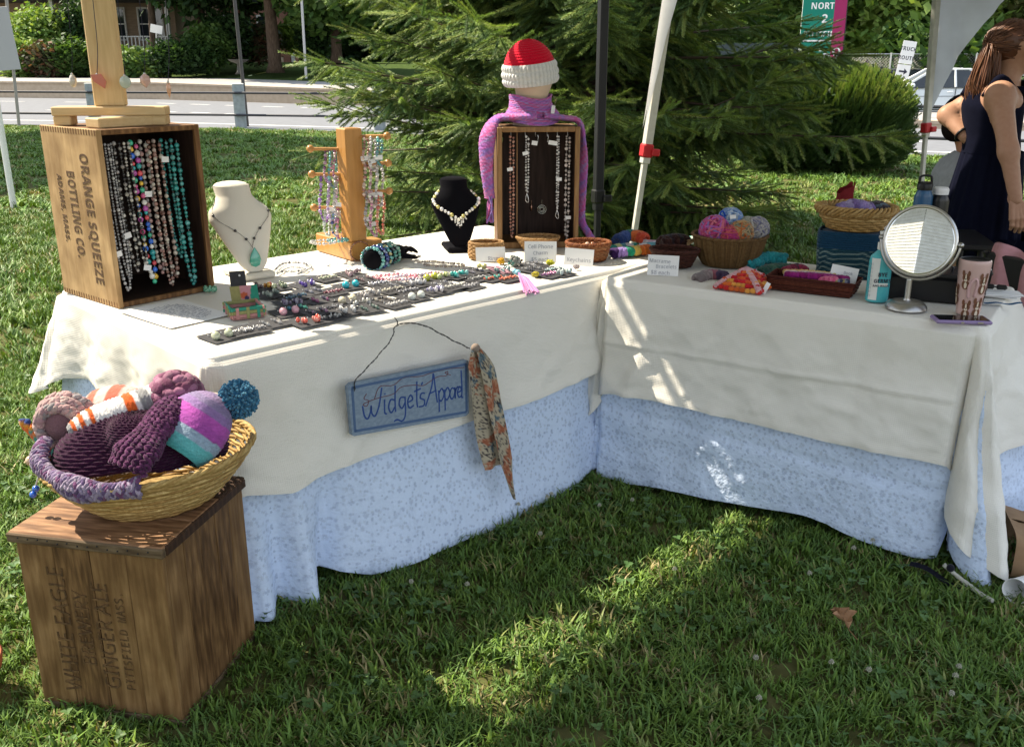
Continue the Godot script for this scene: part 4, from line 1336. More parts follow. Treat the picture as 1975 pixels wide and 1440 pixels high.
func tables() -> void:
	folding_table("left folding table, hidden under its white cloth and blue skirt", left_at, LEFT_YAW, 1.87, 1.04)
	folding_table("right folding table, hidden under its cream cloth and blue skirt", right_at, RIGHT_YAW, 1.21, 0.61)
	var blue := thing("blue_skirt_cloth", "light blue leaf-print cloth under the white cloth of the left table", "tablecloth", left_at, LEFT_YAW, "blue printed under-cloths")
	drape(blue, "cloth", 1.87, 1.04, 0.02, 0.732,
		func(k: int, t: float, x: float) -> float:
			if k == 2: return seg([0.0, 0.1, 0.2, 0.23, 0.27, 0.4, 0.9, 1.3, 1.9], [0.715, 0.715, 0.71, 0.665, 0.672, 0.72, 0.722, 0.70, 0.66], x)
			if k == 0: return seg([0.0, 0.2, 1.1], [0.712, 0.70, 0.712], x)
			if k == 1: return 0.715
			return 0.69,
		func(k: int, t: float, x: float, d: float, h: float) -> Vector2:
			var q := d / 0.72
			if k == 2:
				var bow := 0.125 * pow(q, 1.3) * seg([0.0, 0.25, 0.5, 1.0, 1.35, 1.9], [0.35, 0.55, 1.0, 0.95, 0.55, 0.3], x)
				var pleat := q * q * (0.055 * exp(-pow((x - 0.03) / 0.035, 2.0)) - 0.05 * exp(-pow((x - 0.105) / 0.03, 2.0)) + 0.06 * exp(-pow((x - 0.165) / 0.035, 2.0)) - 0.075 * exp(-pow((x - 0.235 - 0.1 * (1.0 - q)) / 0.03, 2.0)))
				return Vector2(0.004 + bow + pleat + 0.006 * q * sin(x * 17.0), 0)
			if k == 1: return Vector2(0.004 + 0.06 * q * (1.0 + 0.5 * sin(t * 9.0)), 0)
			if k == 7: return Vector2(0.004 + 0.07 * q, 0)
			if k == 6 or k == 5: return Vector2(0.004 + 0.03 * q, 0)
			return Vector2(0.004 + 0.04 * q + 0.012 * q * sin(x * 19.0), 0),
		44, M.blue_print, 0.014)
	var white := thing("white_tablecloth", "white waffle-weave cloth covering the left table, sunlit on top", "tablecloth", left_at, LEFT_YAW, "white top cloths")
	drape(white, "cloth", 1.87, 1.04, 0.03, 0.7405,
		func(k: int, t: float, x: float) -> float:
			if k == 0: return seg([0.0, 0.1, 0.2, 0.6, 1.0], [0.29, 0.25, 0.24, 0.27, 0.34], x)
			if k == 1: return 0.345 + 0.03 * sin(PI * t)
			if k == 2: return seg([0.0, 0.12, 0.2, 0.45, 1.0, 1.35, 1.9], [0.35, 0.372, 0.352, 0.352, 0.345, 0.325, 0.32], x)
			if k == 7: return 0.29 + 0.05 * sin(PI * t)
			return 0.33,
		func(k: int, t: float, x: float, d: float, h: float) -> Vector2:
			var q := d / 0.35
			if k == 0: return Vector2(0.012 + 0.03 * q + 0.012 * q * sin(x * 21.0 + 0.6) + 0.06 * q * exp(-pow(x / 0.12, 2.0)), 0.02 * q * sin(x * 9.0))
			if k == 1: return Vector2(0.014 + 0.05 * q + 0.012 * q * sin(t * 8.0), 0)
			if k == 2: return Vector2(0.018 + 0.06 * q + 0.014 * q * exp(-pow((x - 0.2) / 0.09, 2.0)) + 0.004 * q * sin(x * 13.0), 0)
			if k == 7: return Vector2(0.014 + 0.11 * q * sin(PI * t) + 0.04 * q, 0)
			return Vector2(0.012 + 0.02 * q, 0),
		40, M.white_cloth, 0.022)
	var blue2 := thing("blue_skirt_cloth", "light blue leaf-print cloth under the cream cloth of the right table, wrinkled", "tablecloth", right_at, RIGHT_YAW, "blue printed under-cloths")
	drape(blue2, "cloth", 1.21, 0.61, 0.02, 0.732,
		func(k: int, t: float, x: float) -> float:
			if k == 2: return seg([0.0, 0.12, 0.25, 0.5, 0.75, 0.82, 0.95, 1.15, 1.21], [0.705, 0.71, 0.685, 0.675, 0.665, 0.672, 0.695, 0.70, 0.60], x)
			if k == 3: return seg([0.0, 0.15, 0.5, 0.85, 1.0], [0.60, 0.66, 0.722, 0.70, 0.62], t)
			return 0.69,
		func(k: int, t: float, x: float, d: float, h: float) -> Vector2:
			var q := d / 0.72
			if k == 2:
				var pull := 0.012 * sin((x - 0.65) * 9.0 + d * 6.0) * q
				var crease := -0.010 * exp(-pow((d - 0.43 - 0.05 * x) / 0.012, 2.0))
				return Vector2(0.004 + 0.05 * q + pull + crease - 0.10 * q * pow(clampf((x - 1.08) / 0.13, 0, 1), 2.0), 0)
			if k == 3: return Vector2(0.004 + q * (-0.04 + 0.21 * pow(sin(PI * clampf(t * 1.15 - 0.08, 0, 1)), 1.5)), 0)
			if k == 4: return Vector2(0.004 + 0.03 * q + 0.14 * q * smoothstep(0.05, 0.4, x) - 0.05 * q * exp(-x * 12.0), 0)
			return Vector2(0.004 + 0.03 * q, 0),
		46, M.blue_print, 0.024)
	var white2 := thing("cream_tablecloth", "cream waffle-weave cloth on the right table, with a long folded tail at its corner", "tablecloth", right_at, RIGHT_YAW, "white top cloths")
	drape(white2, "cloth", 1.21, 0.61, 0.028, 0.7405,
		func(k: int, t: float, x: float) -> float:
			if k == 2: return seg([0.0, 0.05, 0.2, 0.6, 1.0, 1.13, 1.21], [0.395, 0.382, 0.375, 0.388, 0.396, 0.398, 0.44], x)
			if k == 3: return seg([0.0, 0.15, 0.4, 0.6, 0.8, 1.0], [0.46, 0.54, 0.64, 0.70, 0.62, 0.50], t)
			if k == 4: return seg([0.0, 0.1, 0.3, 0.6], [0.48, 0.42, 0.40, 0.40], x)
			if k == 1: return 0.40 + 0.10 * sin(PI * t)
			return 0.38,
		func(k: int, t: float, x: float, d: float, h: float) -> Vector2:
			var q := d / 0.4
			if k == 2:
				var crease := 0.006 * exp(-pow((d - 0.205) / 0.008, 2.0)) - 0.003 * exp(-pow((d - 0.217) / 0.008, 2.0))
				var up := 0.005 * (exp(-pow((x - 0.42) / 0.008, 2.0)) + exp(-pow((x - 0.66) / 0.008, 2.0)) - exp(-pow((x - 0.86) / 0.008, 2.0)))
				var fold := 0.018 * q * exp(-pow((x - 0.10 - 0.12 * (1.0 - q)) / 0.022, 2.0))
				return Vector2(0.018 + 0.05 * q + crease + up + fold - 0.10 * minf(q, 1.5) * pow(clampf((x - 1.10) / 0.11, 0, 1), 2.0), 0)
			if k == 3:
				var s := 0.215 * pow(sin(PI * clampf((t - 0.10) / 0.8, 0, 1)), 0.8) - 0.05 - 0.06 * exp(-pow((t - 0.42) / 0.05, 2.0))
				return Vector2(0.012 + d * 1.35 * maxf(s, -0.06) * 1.25, 0.05 * d * sin(t * 7.0))
			if k == 4: return Vector2(0.012 + 0.03 * q + 0.15 * q * smoothstep(0.05, 0.4, x) - 0.04 * q * exp(-x * 14.0) + 0.01 * q * sin(x * 25.0), 0)
			if k == 1: return Vector2(0.014 + 0.04 * q * sin(PI * t), 0)
			return Vector2(0.012 + 0.02 * q, 0),
		44, M.white_cloth, 0.024)

func plank_panel(parent: Node3D, origin: Vector3, ax: Vector3, ay: Vector3, n: int, width: float, height: float, thick: float, mats: Array) -> void:
	var nn := ax.cross(ay).normalized()
	for i in n:
		var w := width / n
		var mb := Mb.new()
		var off := nn * rnd(-0.001, 0.001)
		mb.box(Transform3D(Basis(ax, ay, nn), origin + ax * (w * (i + 0.5)) + ay * (height * 0.5) + off), Vector3(w - 0.0015, height, thick), 0.0015)
		put("plank", mb, pick(mats), parent)

func knit(mb: Mb, nu: int, nv: int, f: Callable, col: Callable, cols: float, rows: float, amp: float) -> void:
	var e := 0.002
	mb.grid(nu, nv, func(u: float, v: float) -> Vector3:
		var p: Vector3 = f.call(u, v)
		var du: Vector3 = f.call(minf(u + e, 1.0), v) - f.call(maxf(u - e, 0.0), v)
		var dv: Vector3 = f.call(u, minf(v + e, 1.0)) - f.call(u, maxf(v - e, 0.0))
		var nn := du.cross(dv)
		nn = nn.normalized() if nn.length() > 1e-10 else Vector3.UP
		var row := v * rows
		var k := absf(sin(PI * row)) * 0.6 + 0.4 * absf(sin(PI * (u * cols + 0.5 * fposmod(floor(row), 2.0) + 0.25 * row)))
		return p + nn * amp * (k - 0.5), col)

func yarn_lumps(mb: Mb, pts: Array, r: float, lump: float, per: int, cols: Array) -> void:
	for i in pts.size() - 1:
		for k in per:
			var a := TAU * (k + 0.5 * (i % 2)) / per
			var d: Vector3 = (pts[i + 1] - pts[i]).normalized()
			var x := d.cross(Vector3.UP).normalized()
			var y := x.cross(d)
			var o := x * cos(a) + y * sin(a)
			var p: Vector3 = pts[i].lerp(pts[i + 1], rng.randf()) + o * r
			mb.ball(p, lump * rnd(0.75, 1.2), pick(cols) * rnd(0.8, 1.2), 7, 5, Vector3(1, 0.7, 1.5), Basis.looking_at((d + o.cross(d) * 0.9).normalized(), o))

func knit_sheet(mb: Mb, nu: int, nv: int, f: Callable, size: float, cols: Array) -> void:
	for j in nv:
		for i in nu:
			var u := (i + 0.5 + 0.5 * (j % 2)) / nu
			var v := (j + 0.5) / nv
			var p: Vector3 = f.call(minf(u, 1.0), v)
			var du: Vector3 = f.call(minf(u + 0.02, 1.0), v) - f.call(maxf(u - 0.02, 0.0), v)
			var dv: Vector3 = f.call(u, minf(v + 0.02, 1.0)) - f.call(u, maxf(v - 0.02, 0.0))
			var nn := du.cross(dv).normalized()
			var d := (du.normalized() * (0.6 if (i + j) % 2 else -0.6) + dv.normalized()).normalized()
			mb.ball(p + nn * size * 0.25, size * rnd(0.8, 1.15), pick(cols) * rnd(0.8, 1.2), 7, 5, Vector3(0.75, 0.75, 1.45), Basis.looking_at(d, nn))
	mb.grid(24, 12, f, cols[0] * 0.6)

func woven_basket(t: Node3D, prof: Array, segs: int, rows: int, sx: float, sz: float, cols: Array, rim_r: float, strand := 0.006) -> void:
	var at := func(q: float, a: float) -> Vector3:
		var k := q * (prof.size() - 1)
		var i := mini(int(k), prof.size() - 2)
		var p: Vector2 = prof[i].lerp(prof[i + 1], k - i)
		return Vector3(p.x * cos(a) * sx, p.y, p.x * sin(a) * sz)
	var wv := Mb.new()
	for r in rows:
		var pts := []
		var rr := []
		var m := segs * 3
		for i in m + 1:
			var a := TAU * i / m
			var q := (r + 0.5) / rows
			var p: Vector3 = at.call(q, a)
			var out := Vector3(cos(a) / sx, 0.15, sin(a) / sz).normalized()
			pts.append(p + out * (strand * 0.6 * sin(a * segs * 0.5 + PI * (r % 2))))
			rr.append(strand * rnd(0.8, 1.1))
		var base: Color = pick(cols) * rnd(0.85, 1.12)
		wv.tube(pts, rr, 5, base, false)
	tag(put("weave", wv, M.wicker, t), "", "", "", "stuff")
	var sk := Mb.new()
	for i in segs:
		var a := TAU * (i + 0.25) / segs
		var pts := []
		for j in 7:
			pts.append(at.call(j / 6.0, a))
		sk.tube(pts, strand * 0.6, 4, cols[0] * 0.9)
	tag(put("stakes", sk, M.wicker, t), "", "", "", "stuff")
	var bs := Mb.new()
	var pb: Vector2 = prof[0]
	bs.lathe([Vector2(0, pb.y + 0.004), Vector2(pb.x * 0.98, pb.y + 0.004)], segs, Transform3D(Basis().scaled(Vector3(sx, 1, sz)), Vector3.ZERO), cols[0] * 0.7)
	put("base", bs, M.wicker, t)
	var rm := Mb.new()
	for s in 3:
		var pts := []
		var m := segs * 3
		for i in m + 1:
			var a := TAU * i / m
			var p: Vector3 = at.call(1.0, a)
			pts.append(p + Vector3(cos(a) * sin(a * segs * 0.6 + s * 2.1), cos(a * segs * 0.6 + s * 2.1), sin(a) * sin(a * segs * 0.6 + s * 2.1)) * rim_r * 0.55)
		rm.tube(pts, rim_r * 0.62, 6, cols[s % cols.size()], false)
	put("rim", rm, M.wicker, t)

func front_crate_and_hats() -> void:
	var at := Vector3(-1.108, 0, -1.902)
	var yaw := -12.0
	var w := 0.362
	var d := 0.365
	var h := 0.46
	var t := thing("wooden_crate", "old brown wooden drinks crate standing on the grass, with faded black lettering", "crate", at, yaw)
	plank_panel(t, Vector3(0, 0.012, -0.008), Vector3.RIGHT, Vector3.UP, 4, w, h - 0.03, 0.014, [M.old_wood, M.old_wood, M.old_wood_b])
	plank_panel(t, Vector3(w - 0.008, 0.012, -0.015), Vector3(0, 0, -1), Vector3.UP, 5, d - 0.015, h - 0.03, 0.014, [M.old_wood_b, M.old_wood, M.old_wood_b])
	plank_panel(t, Vector3(0.008, 0.012, -d), Vector3(0, 0, 1), Vector3.UP, 3, d - 0.018, h - 0.03, 0.014, [M.old_wood])
	plank_panel(t, Vector3(w - 0.016, 0.012, -d + 0.008), Vector3.LEFT, Vector3.UP, 3, w - 0.03, h - 0.03, 0.014, [M.old_wood_b])
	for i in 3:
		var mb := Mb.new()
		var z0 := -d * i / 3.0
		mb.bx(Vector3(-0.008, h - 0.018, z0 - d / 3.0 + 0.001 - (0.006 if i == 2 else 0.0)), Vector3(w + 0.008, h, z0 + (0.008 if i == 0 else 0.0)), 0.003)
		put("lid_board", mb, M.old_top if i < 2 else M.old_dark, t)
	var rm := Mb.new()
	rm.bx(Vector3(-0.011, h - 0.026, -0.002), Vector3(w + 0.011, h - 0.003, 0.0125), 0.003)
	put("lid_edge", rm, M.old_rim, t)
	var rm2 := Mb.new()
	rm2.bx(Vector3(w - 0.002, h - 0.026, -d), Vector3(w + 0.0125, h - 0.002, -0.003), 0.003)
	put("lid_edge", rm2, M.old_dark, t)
	var bs := Mb.new()
	bs.bx(Vector3(-0.004, 0.0, -d - 0.004), Vector3(w + 0.004, 0.013, 0.004), 0.002)
	put("base_board", bs, M.old_rim, t)
	var nails := Mb.new()
	for i in 14:
		nails.ball(Vector3(0.02 + i * 0.0245, h - 0.014 + rnd(-0.004, 0.004), 0.013), 0.0022, Color.WHITE, 6, 3)
	tag(put("nails", nails, M.black_metal, t), "", "", "", "stuff")
	var up := Basis(Vector3.BACK, PI / 2)
	for q in [["WHITE EAGLE", 0.042, 0.098, 0.215], ["BREWERY", 0.036, 0.150, 0.225], ["GINGER ALE", 0.040, 0.203, 0.212], ["PITTSFIELD MASS.", 0.021, 0.245, 0.205]]:
		var o := lettering(q[0], q[1], M.faded_ink, t, Transform3D(up * Basis().scaled(Vector3(0.92, 1, 1)), Vector3(q[2] - q[1] * 0.2, q[3], 0.0004)), false, "Droid Sans Mono" if q[1] < 0.03 else "Droid Sans")
	var bk_at := Vector3(-0.838, 0.46, -2.06)
	var bk := thing("hat_basket", "oval woven straw basket full of knitted hats on the old crate", "basket", bk_at, 22)
	var prof := [Vector2(0.125, 0.004), Vector2(0.155, 0.032), Vector2(0.186, 0.066), Vector2(0.210, 0.098), Vector2(0.225, 0.125)]
	bk.rotation.z = 0.05
	var straw := [C(0.58, 0.42, 0.17), C(0.52, 0.36, 0.14), C(0.64, 0.48, 0.21), C(0.46, 0.30, 0.11)]
	woven_basket(bk, prof, 30, 18, 1.04, 0.92, straw, 0.0075, 0.0046)
	hats(bk_at)

func hats(bk: Vector3) -> void:
	var o := bk + Vector3(-0.02, 0.15, 0.03)
	var deep := [C(0.040, 0.010, 0.035), C(0.055, 0.013, 0.045), C(0.030, 0.008, 0.026)]
	var a := thing("purple_hat", "large dark purple knitted hat with a lilac brim, spread over the basket's front", "hat", o)
	var mb := Mb.new()
	knit(mb, 120, 90, func(u: float, v: float) -> Vector3:
		var th := PI * 0.525 * (1.0 - v)
		var lump := 1.0 + 0.14 * sin(u * TAU * 2.0 + 1.0 + v * 2.0) + 0.10 * sin(u * TAU * 5.0 + v * 7.0) - 0.12 * sin(v * 5.0 + u * 9.0)
		return Vector3(0.165 * cos(TAU * u) * sin(th) * lump, 0.102 * cos(th) - 0.024, -0.115 * sin(TAU * u) * sin(th) * lump),
		func(u: float, v: float) -> Color: return deep[int(u * 90 + v * 160) % 3], 34, 24, 0.010)
	put("crown", mb, M.yarn, a)
	var lilac := [C(0.27, 0.22, 0.32), C(0.20, 0.15, 0.26), C(0.34, 0.28, 0.38), C(0.12, 0.08, 0.17), C(0.17, 0.07, 0.16)]
	var br := Mb.new()
	var path := curve([Vector3(-0.205, 0.012, 0.02), Vector3(-0.190, -0.006, 0.085), Vector3(-0.115, -0.022, 0.150), Vector3(-0.03, -0.030, 0.180), Vector3(0.062, -0.022, 0.175)], 40)
	knit_sheet(br, 40, 9, func(u: float, v: float) -> Vector3:
		var k := u * 40.0
		var i := mini(int(k), 39)
		var p: Vector3 = path[i].lerp(path[i + 1], k - i)
		var out := Vector3(p.x, 0, p.z).normalized()
		var an := lerpf(-0.9, 2.7, v)
		var r := 0.022 + 0.006 * sin(u * 13.0)
		return p + out * (sin(an) * r * 0.75 - 0.004) + Vector3.UP * (cos(an) * r - 0.006), 0.0070, lilac)
	put("brim", br, M.yarn, a)
	var ridge := Mb.new()
	var rp := curve([Vector3(0.030, 0.012, 0.158), Vector3(0.045, 0.04, 0.135), Vector3(0.058, 0.055, 0.090), Vector3(0.075, 0.080, 0.045), Vector3(0.085, 0.095, -0.01)], 30)
	knit_sheet(ridge, 34, 12, func(u: float, v: float) -> Vector3:
		var k := u * 30.0
		var i := mini(int(k), 29)
		var p: Vector3 = rp[i].lerp(rp[i + 1], k - i)
		var d: Vector3 = (rp[i + 1] - rp[i]).normalized()
		var x := d.cross(Vector3.UP).normalized()
		var y := x.cross(d)
		var an := lerpf(-0.35, PI + 0.5, v)
		var wide := lerpf(0.052, 0.030, u) * (1.0 + 0.12 * sin(u * 9.0))
		return p + x * cos(an) * wide + y * (sin(an) * 0.026 - 0.008), 0.0062, [C(0.10, 0.028, 0.085), C(0.075, 0.02, 0.065), C(0.13, 0.04, 0.11), C(0.055, 0.015, 0.05)])
	put("fold", ridge, M.yarn, a)
	var m2 := thing("mauve_hat", "chunky mauve knitted hat heaped at the top of the basket", "hat", bk + Vector3(0.045, 0.235, -0.06))
	var mm := Mb.new()
	var mauve := [C(0.30, 0.13, 0.21), C(0.24, 0.09, 0.16), C(0.36, 0.18, 0.26), C(0.17, 0.06, 0.11)]
	mm.ball(Vector3.ZERO, 0.058, mauve[1], 16, 10)
	for i in 210:
		var dd := Vector3(rng.randfn(), rng.randfn(), rng.randfn()).normalized()
		mm.ball(dd * 0.058 * Vector3(1.05, 1.0, 1.0), rnd(0.008, 0.0125), pick(mauve) * rnd(0.8, 1.2), 7, 5, Vector3(1, 0.7, 1.5), Basis.looking_at(dd.cross(Vector3(0.2, 1, 0.3)).normalized(), dd))
	put("crown", mm, M.yarn, m2)
	var st := thing("striped_hat", "white knitted hat with orange and grey bands lying across the basket", "hat", bk + Vector3(-0.065, 0.215, -0.02))
	var sm := Mb.new()
	var og := C(0.72, 0.13, 0.03)
	var wht := C(0.80, 0.78, 0.78)
	var gry := C(0.30, 0.30, 0.31)
	var band := [gry, gry, og, wht, og, wht, og, wht, wht, wht, wht, wht, wht, wht, og, og, wht, gry, gry, wht, wht, wht, og, og, wht, wht]
	var axis := curve([Vector3(-0.105, -0.032, 0.06), Vector3(-0.05, -0.012, 0.035), Vector3(0.03, 0.012, 0.0), Vector3(0.115, 0.035, -0.05)], 40)
	knit(sm, 40, 78, func(u: float, v: float) -> Vector3:
		var k := v * 40.0
		var i := mini(int(k), 39)
		var c: Vector3 = axis[i].lerp(axis[i + 1], k - i)
		var dd: Vector3 = (axis[i + 1] - axis[i]).normalized()
		var x := Vector3.UP.cross(dd).normalized()
		var y := dd.cross(x)
		var r := 0.036 * sqrt(maxf(0.02, sin(PI * clampf(v * 0.96 + 0.03, 0, 1)) * 1.3))
		return c + x * cos(TAU * u) * minf(r, 0.040) + y * sin(TAU * u) * minf(r, 0.034),
		func(u: float, v: float) -> Color: return band[mini(int(v * 26.0 + 0.35 * sin(u * TAU)), 25)] * rnd(0.9, 1.08), 12, 30, 0.005)
	put("crown", sm, M.yarn, st)
	var pk := thing("pink_cuff_hat", "pale pink and grey chunky knitted hat at the basket's left end", "hat", bk + Vector3(-0.205, 0.185, -0.02))
	var pm := Mb.new()
	var pinks := [C(0.46, 0.30, 0.30), C(0.38, 0.24, 0.26), C(0.33, 0.30, 0.31), C(0.52, 0.38, 0.36)]
	pm.ball(Vector3(0, 0, 0), 0.052, C(0.22, 0.12, 0.14), 16, 10, Vector3(1.0, 1.0, 0.8))
	for ring in 3:
		var pp := []
		for i in 31:
			var ang := TAU * i / 30.0
			pp.append(Vector3(cos(ang) * (0.048 + 0.007 * ring), sin(ang) * (0.048 + 0.006 * ring), 0.03 - 0.022 * ring))
		yarn_lumps(pm, pp, 0.009, 0.0075, 5, pinks)
		pm.tube(pp, 0.010, 6, pinks[1])
	put("crown", pm, M.yarn, pk)
	var cr := thing("coral_striped_hat", "coral, white and grey striped knitted hat behind the pale pink one", "hat", bk + Vector3(-0.115, 0.205, -0.09))
	var cm := Mb.new()
	var stripes := [C(0.42, 0.42, 0.40), C(0.38, 0.38, 0.37), C(0.62, 0.16, 0.11), C(0.68, 0.5, 0.47), C(0.62, 0.16, 0.11), C(0.68, 0.5, 0.47), C(0.6, 0.17, 0.12), C(0.68, 0.5, 0.47)]
	knit(cm, 48, 40, func(u: float, v: float) -> Vector3:
		var th := PI * v
		return Vector3(0.075 * -cos(th), 0.040 * sin(th) * sin(TAU * u) + 0.01 * v, 0.06 * sin(th) * cos(TAU * u)),
		func(u: float, v: float) -> Color: return stripes[mini(int(v * 8.0), 7)] * rnd(0.9, 1.1), 14, 22, 0.004)
	put("crown", cm, M.yarn, cr)
	var lv := thing("lavender_hat", "lavender, magenta and turquoise knitted hat with a big blue pompom at the basket's right end", "hat", bk + Vector3(0.105, 0.185, 0.03), 24)
	var lm := Mb.new()
	var ramp := [C(0.10, 0.42, 0.44), C(0.14, 0.48, 0.50), C(0.30, 0.40, 0.52), C(0.36, 0.08, 0.36), C(0.42, 0.09, 0.40), C(0.27, 0.17, 0.38), C(0.24, 0.19, 0.34), C(0.28, 0.2, 0.37), C(0.25, 0.18, 0.35), C(0.30, 0.10, 0.32)]
	knit(lm, 70, 60, func(u: float, v: float) -> Vector3:
		var th := PI * lerpf(0.28, 1.0, v)
		var ax := Vector3(0.70, 0.62, -0.35).normalized()
		var bx := Vector3(0.55, -0.15, 0.83).normalized()
		bx = (bx - ax * bx.dot(ax)).normalized()
		var cx := ax.cross(bx)
		return ax * (-cos(th) * 0.100) + bx * (sin(th) * cos(TAU * u) * 0.088) + cx * (sin(th) * sin(TAU * u) * 0.066),
		func(u: float, v: float) -> Color: return ramp[mini(int(v * 10.0 + 0.3 * sin(u * 9.0)), 9)] * rnd(0.85, 1.15), 26, 26, 0.004)
	put("crown", lm, M.yarn, lv)
	var pom := Mb.new()
	var blues := [C(0.055, 0.21, 0.36), C(0.08, 0.27, 0.44), C(0.04, 0.16, 0.29), C(0.12, 0.34, 0.50)]
	var pc := Vector3(0.112, 0.055, -0.015)
	pom.ball(pc, 0.038, blues[2], 16, 10)
	for i in 620:
		var dd := Vector3(rng.randfn(), rng.randfn(), rng.randfn()).normalized()
		var tip := pc + dd * rnd(0.043, 0.049)
		pom.tube([pc + dd * 0.03, tip], [0.0018, 0.0032], 5, pick(blues) * rnd(0.85, 1.15))
	put("pompom", pom, M.yarn, lv)
	var gr := thing("ribbed_hat", "cream and grey ribbed hat between the mauve hat and the blue pompom", "hat", bk + Vector3(0.125, 0.20, -0.045))
	var gm := Mb.new()
	gm.grid(90, 30, func(u: float, v: float) -> Vector3:
		var th := PI * v
		var rib := 1.0 + 0.06 * sin(u * TAU * 18.0)
		return Vector3(0.058 * -cos(th), 0.045 * sin(th) * sin(TAU * u) * rib, 0.06 * sin(th) * cos(TAU * u) * rib),
		func(u: float, v: float) -> Color: return (C(0.50, 0.46, 0.42) if int(u * 36.0) % 3 < 2 else C(0.22, 0.2, 0.21)) * rnd(0.9, 1.1))
	put("crown", gm, M.yarn, gr)
	var tie := thing("braided_tie", "orange, yellow and navy braided yarn tie hanging at the basket's left end", "yarn tie", bk + Vector3(-0.245, 0.14, -0.03))
	var tm := Mb.new()
	for s in 3:
		var pp := []
		var cc := []
		for i in 26:
			var q := i / 25.0
			pp.append(Vector3(-0.045 + 0.10 * q + 0.008 * cos(q * 20.0 + s * 2.1), 0.055 - 0.10 * q + 0.008 * sin(q * 20.0 + s * 2.1), 0.03 + 0.03 * q))
			cc.append(pick([C(0.7, 0.14, 0.03), C(0.75, 0.34, 0.05), C(0.03, 0.06, 0.22), C(0.06, 0.3, 0.25), C(0.7, 0.2, 0.05)]))
		tm.tube(pp, 0.008, 6, cc)
	put("braid", tm, M.yarn, tie)
	var bd := thing("beaded_cord", "cord with blue beads hanging over the basket's left rim", "cord", bk + Vector3(-0.232, 0.085, 0.075))
	var bm := Mb.new()
	bm.tube([Vector3(0.03, 0.055, -0.02), Vector3(0.004, 0.03, 0.0), Vector3(-0.012, -0.01, 0.004), Vector3(-0.02, -0.04, 0.006)], 0.002, 5, C(0.6, 0.6, 0.6))
	for p in [Vector3(0.01, 0.032, 0), Vector3(0.004, 0.022, 0.002), Vector3(-0.014, -0.022, 0.005), Vector3(-0.022, -0.036, 0.006)]:
		bm.ball(p, 0.0085, C(0.02, 0.12, 0.55), 8, 6)
	bm.ball(Vector3(-0.018, 0.045, 0.0), 0.012, C(0.60, 0.42, 0.28), 8, 6)
	put("beads", bm, M.bead, bd)

const TOP := 0.742

func strand(called: String, label: String, cat: String, pts: Array, cols: Array, r0: float, r1: float, gap := 1.0, group := "", m: Material = null, parent: Node = null) -> MeshInstance3D:
	var mb := Mb.new()
	var cv := Curve3D.new()
	for p in pts: cv.add_point(p)
	var l := cv.get_baked_length()
	var s := 0.0
	var i := 0
	var th := []
	for k in 25: th.append(cv.sample_baked(l * k / 24.0))
	mb.tube(th, minf(r0, r1) * 0.25, 3, C(0.25, 0.25, 0.25), false)
	while s < l:
		var r := rnd(r0, r1)
		var c: Color = cols[i % cols.size()] if rng.randf() < 0.7 else pick(cols)
		mb.ball(cv.sample_baked(s), r, c * rnd(0.8, 1.15), 6, 4)
		s += r * 2.0 * gap * rnd(0.9, 1.25)
		i += 1
	var o := put(called, mb, m if m else M.bead, self if parent == null else parent)
	if parent == null: tag(o, label, cat, group)
	return o

func price_tag(parent: Node, at: Vector3, b: Basis, w := 0.022, h := 0.013) -> void:
	var mb := Mb.new()
	mb.box(Transform3D(b, at), Vector3(w, h, 0.0008))
	put("price_tag", mb, M.paper, parent)

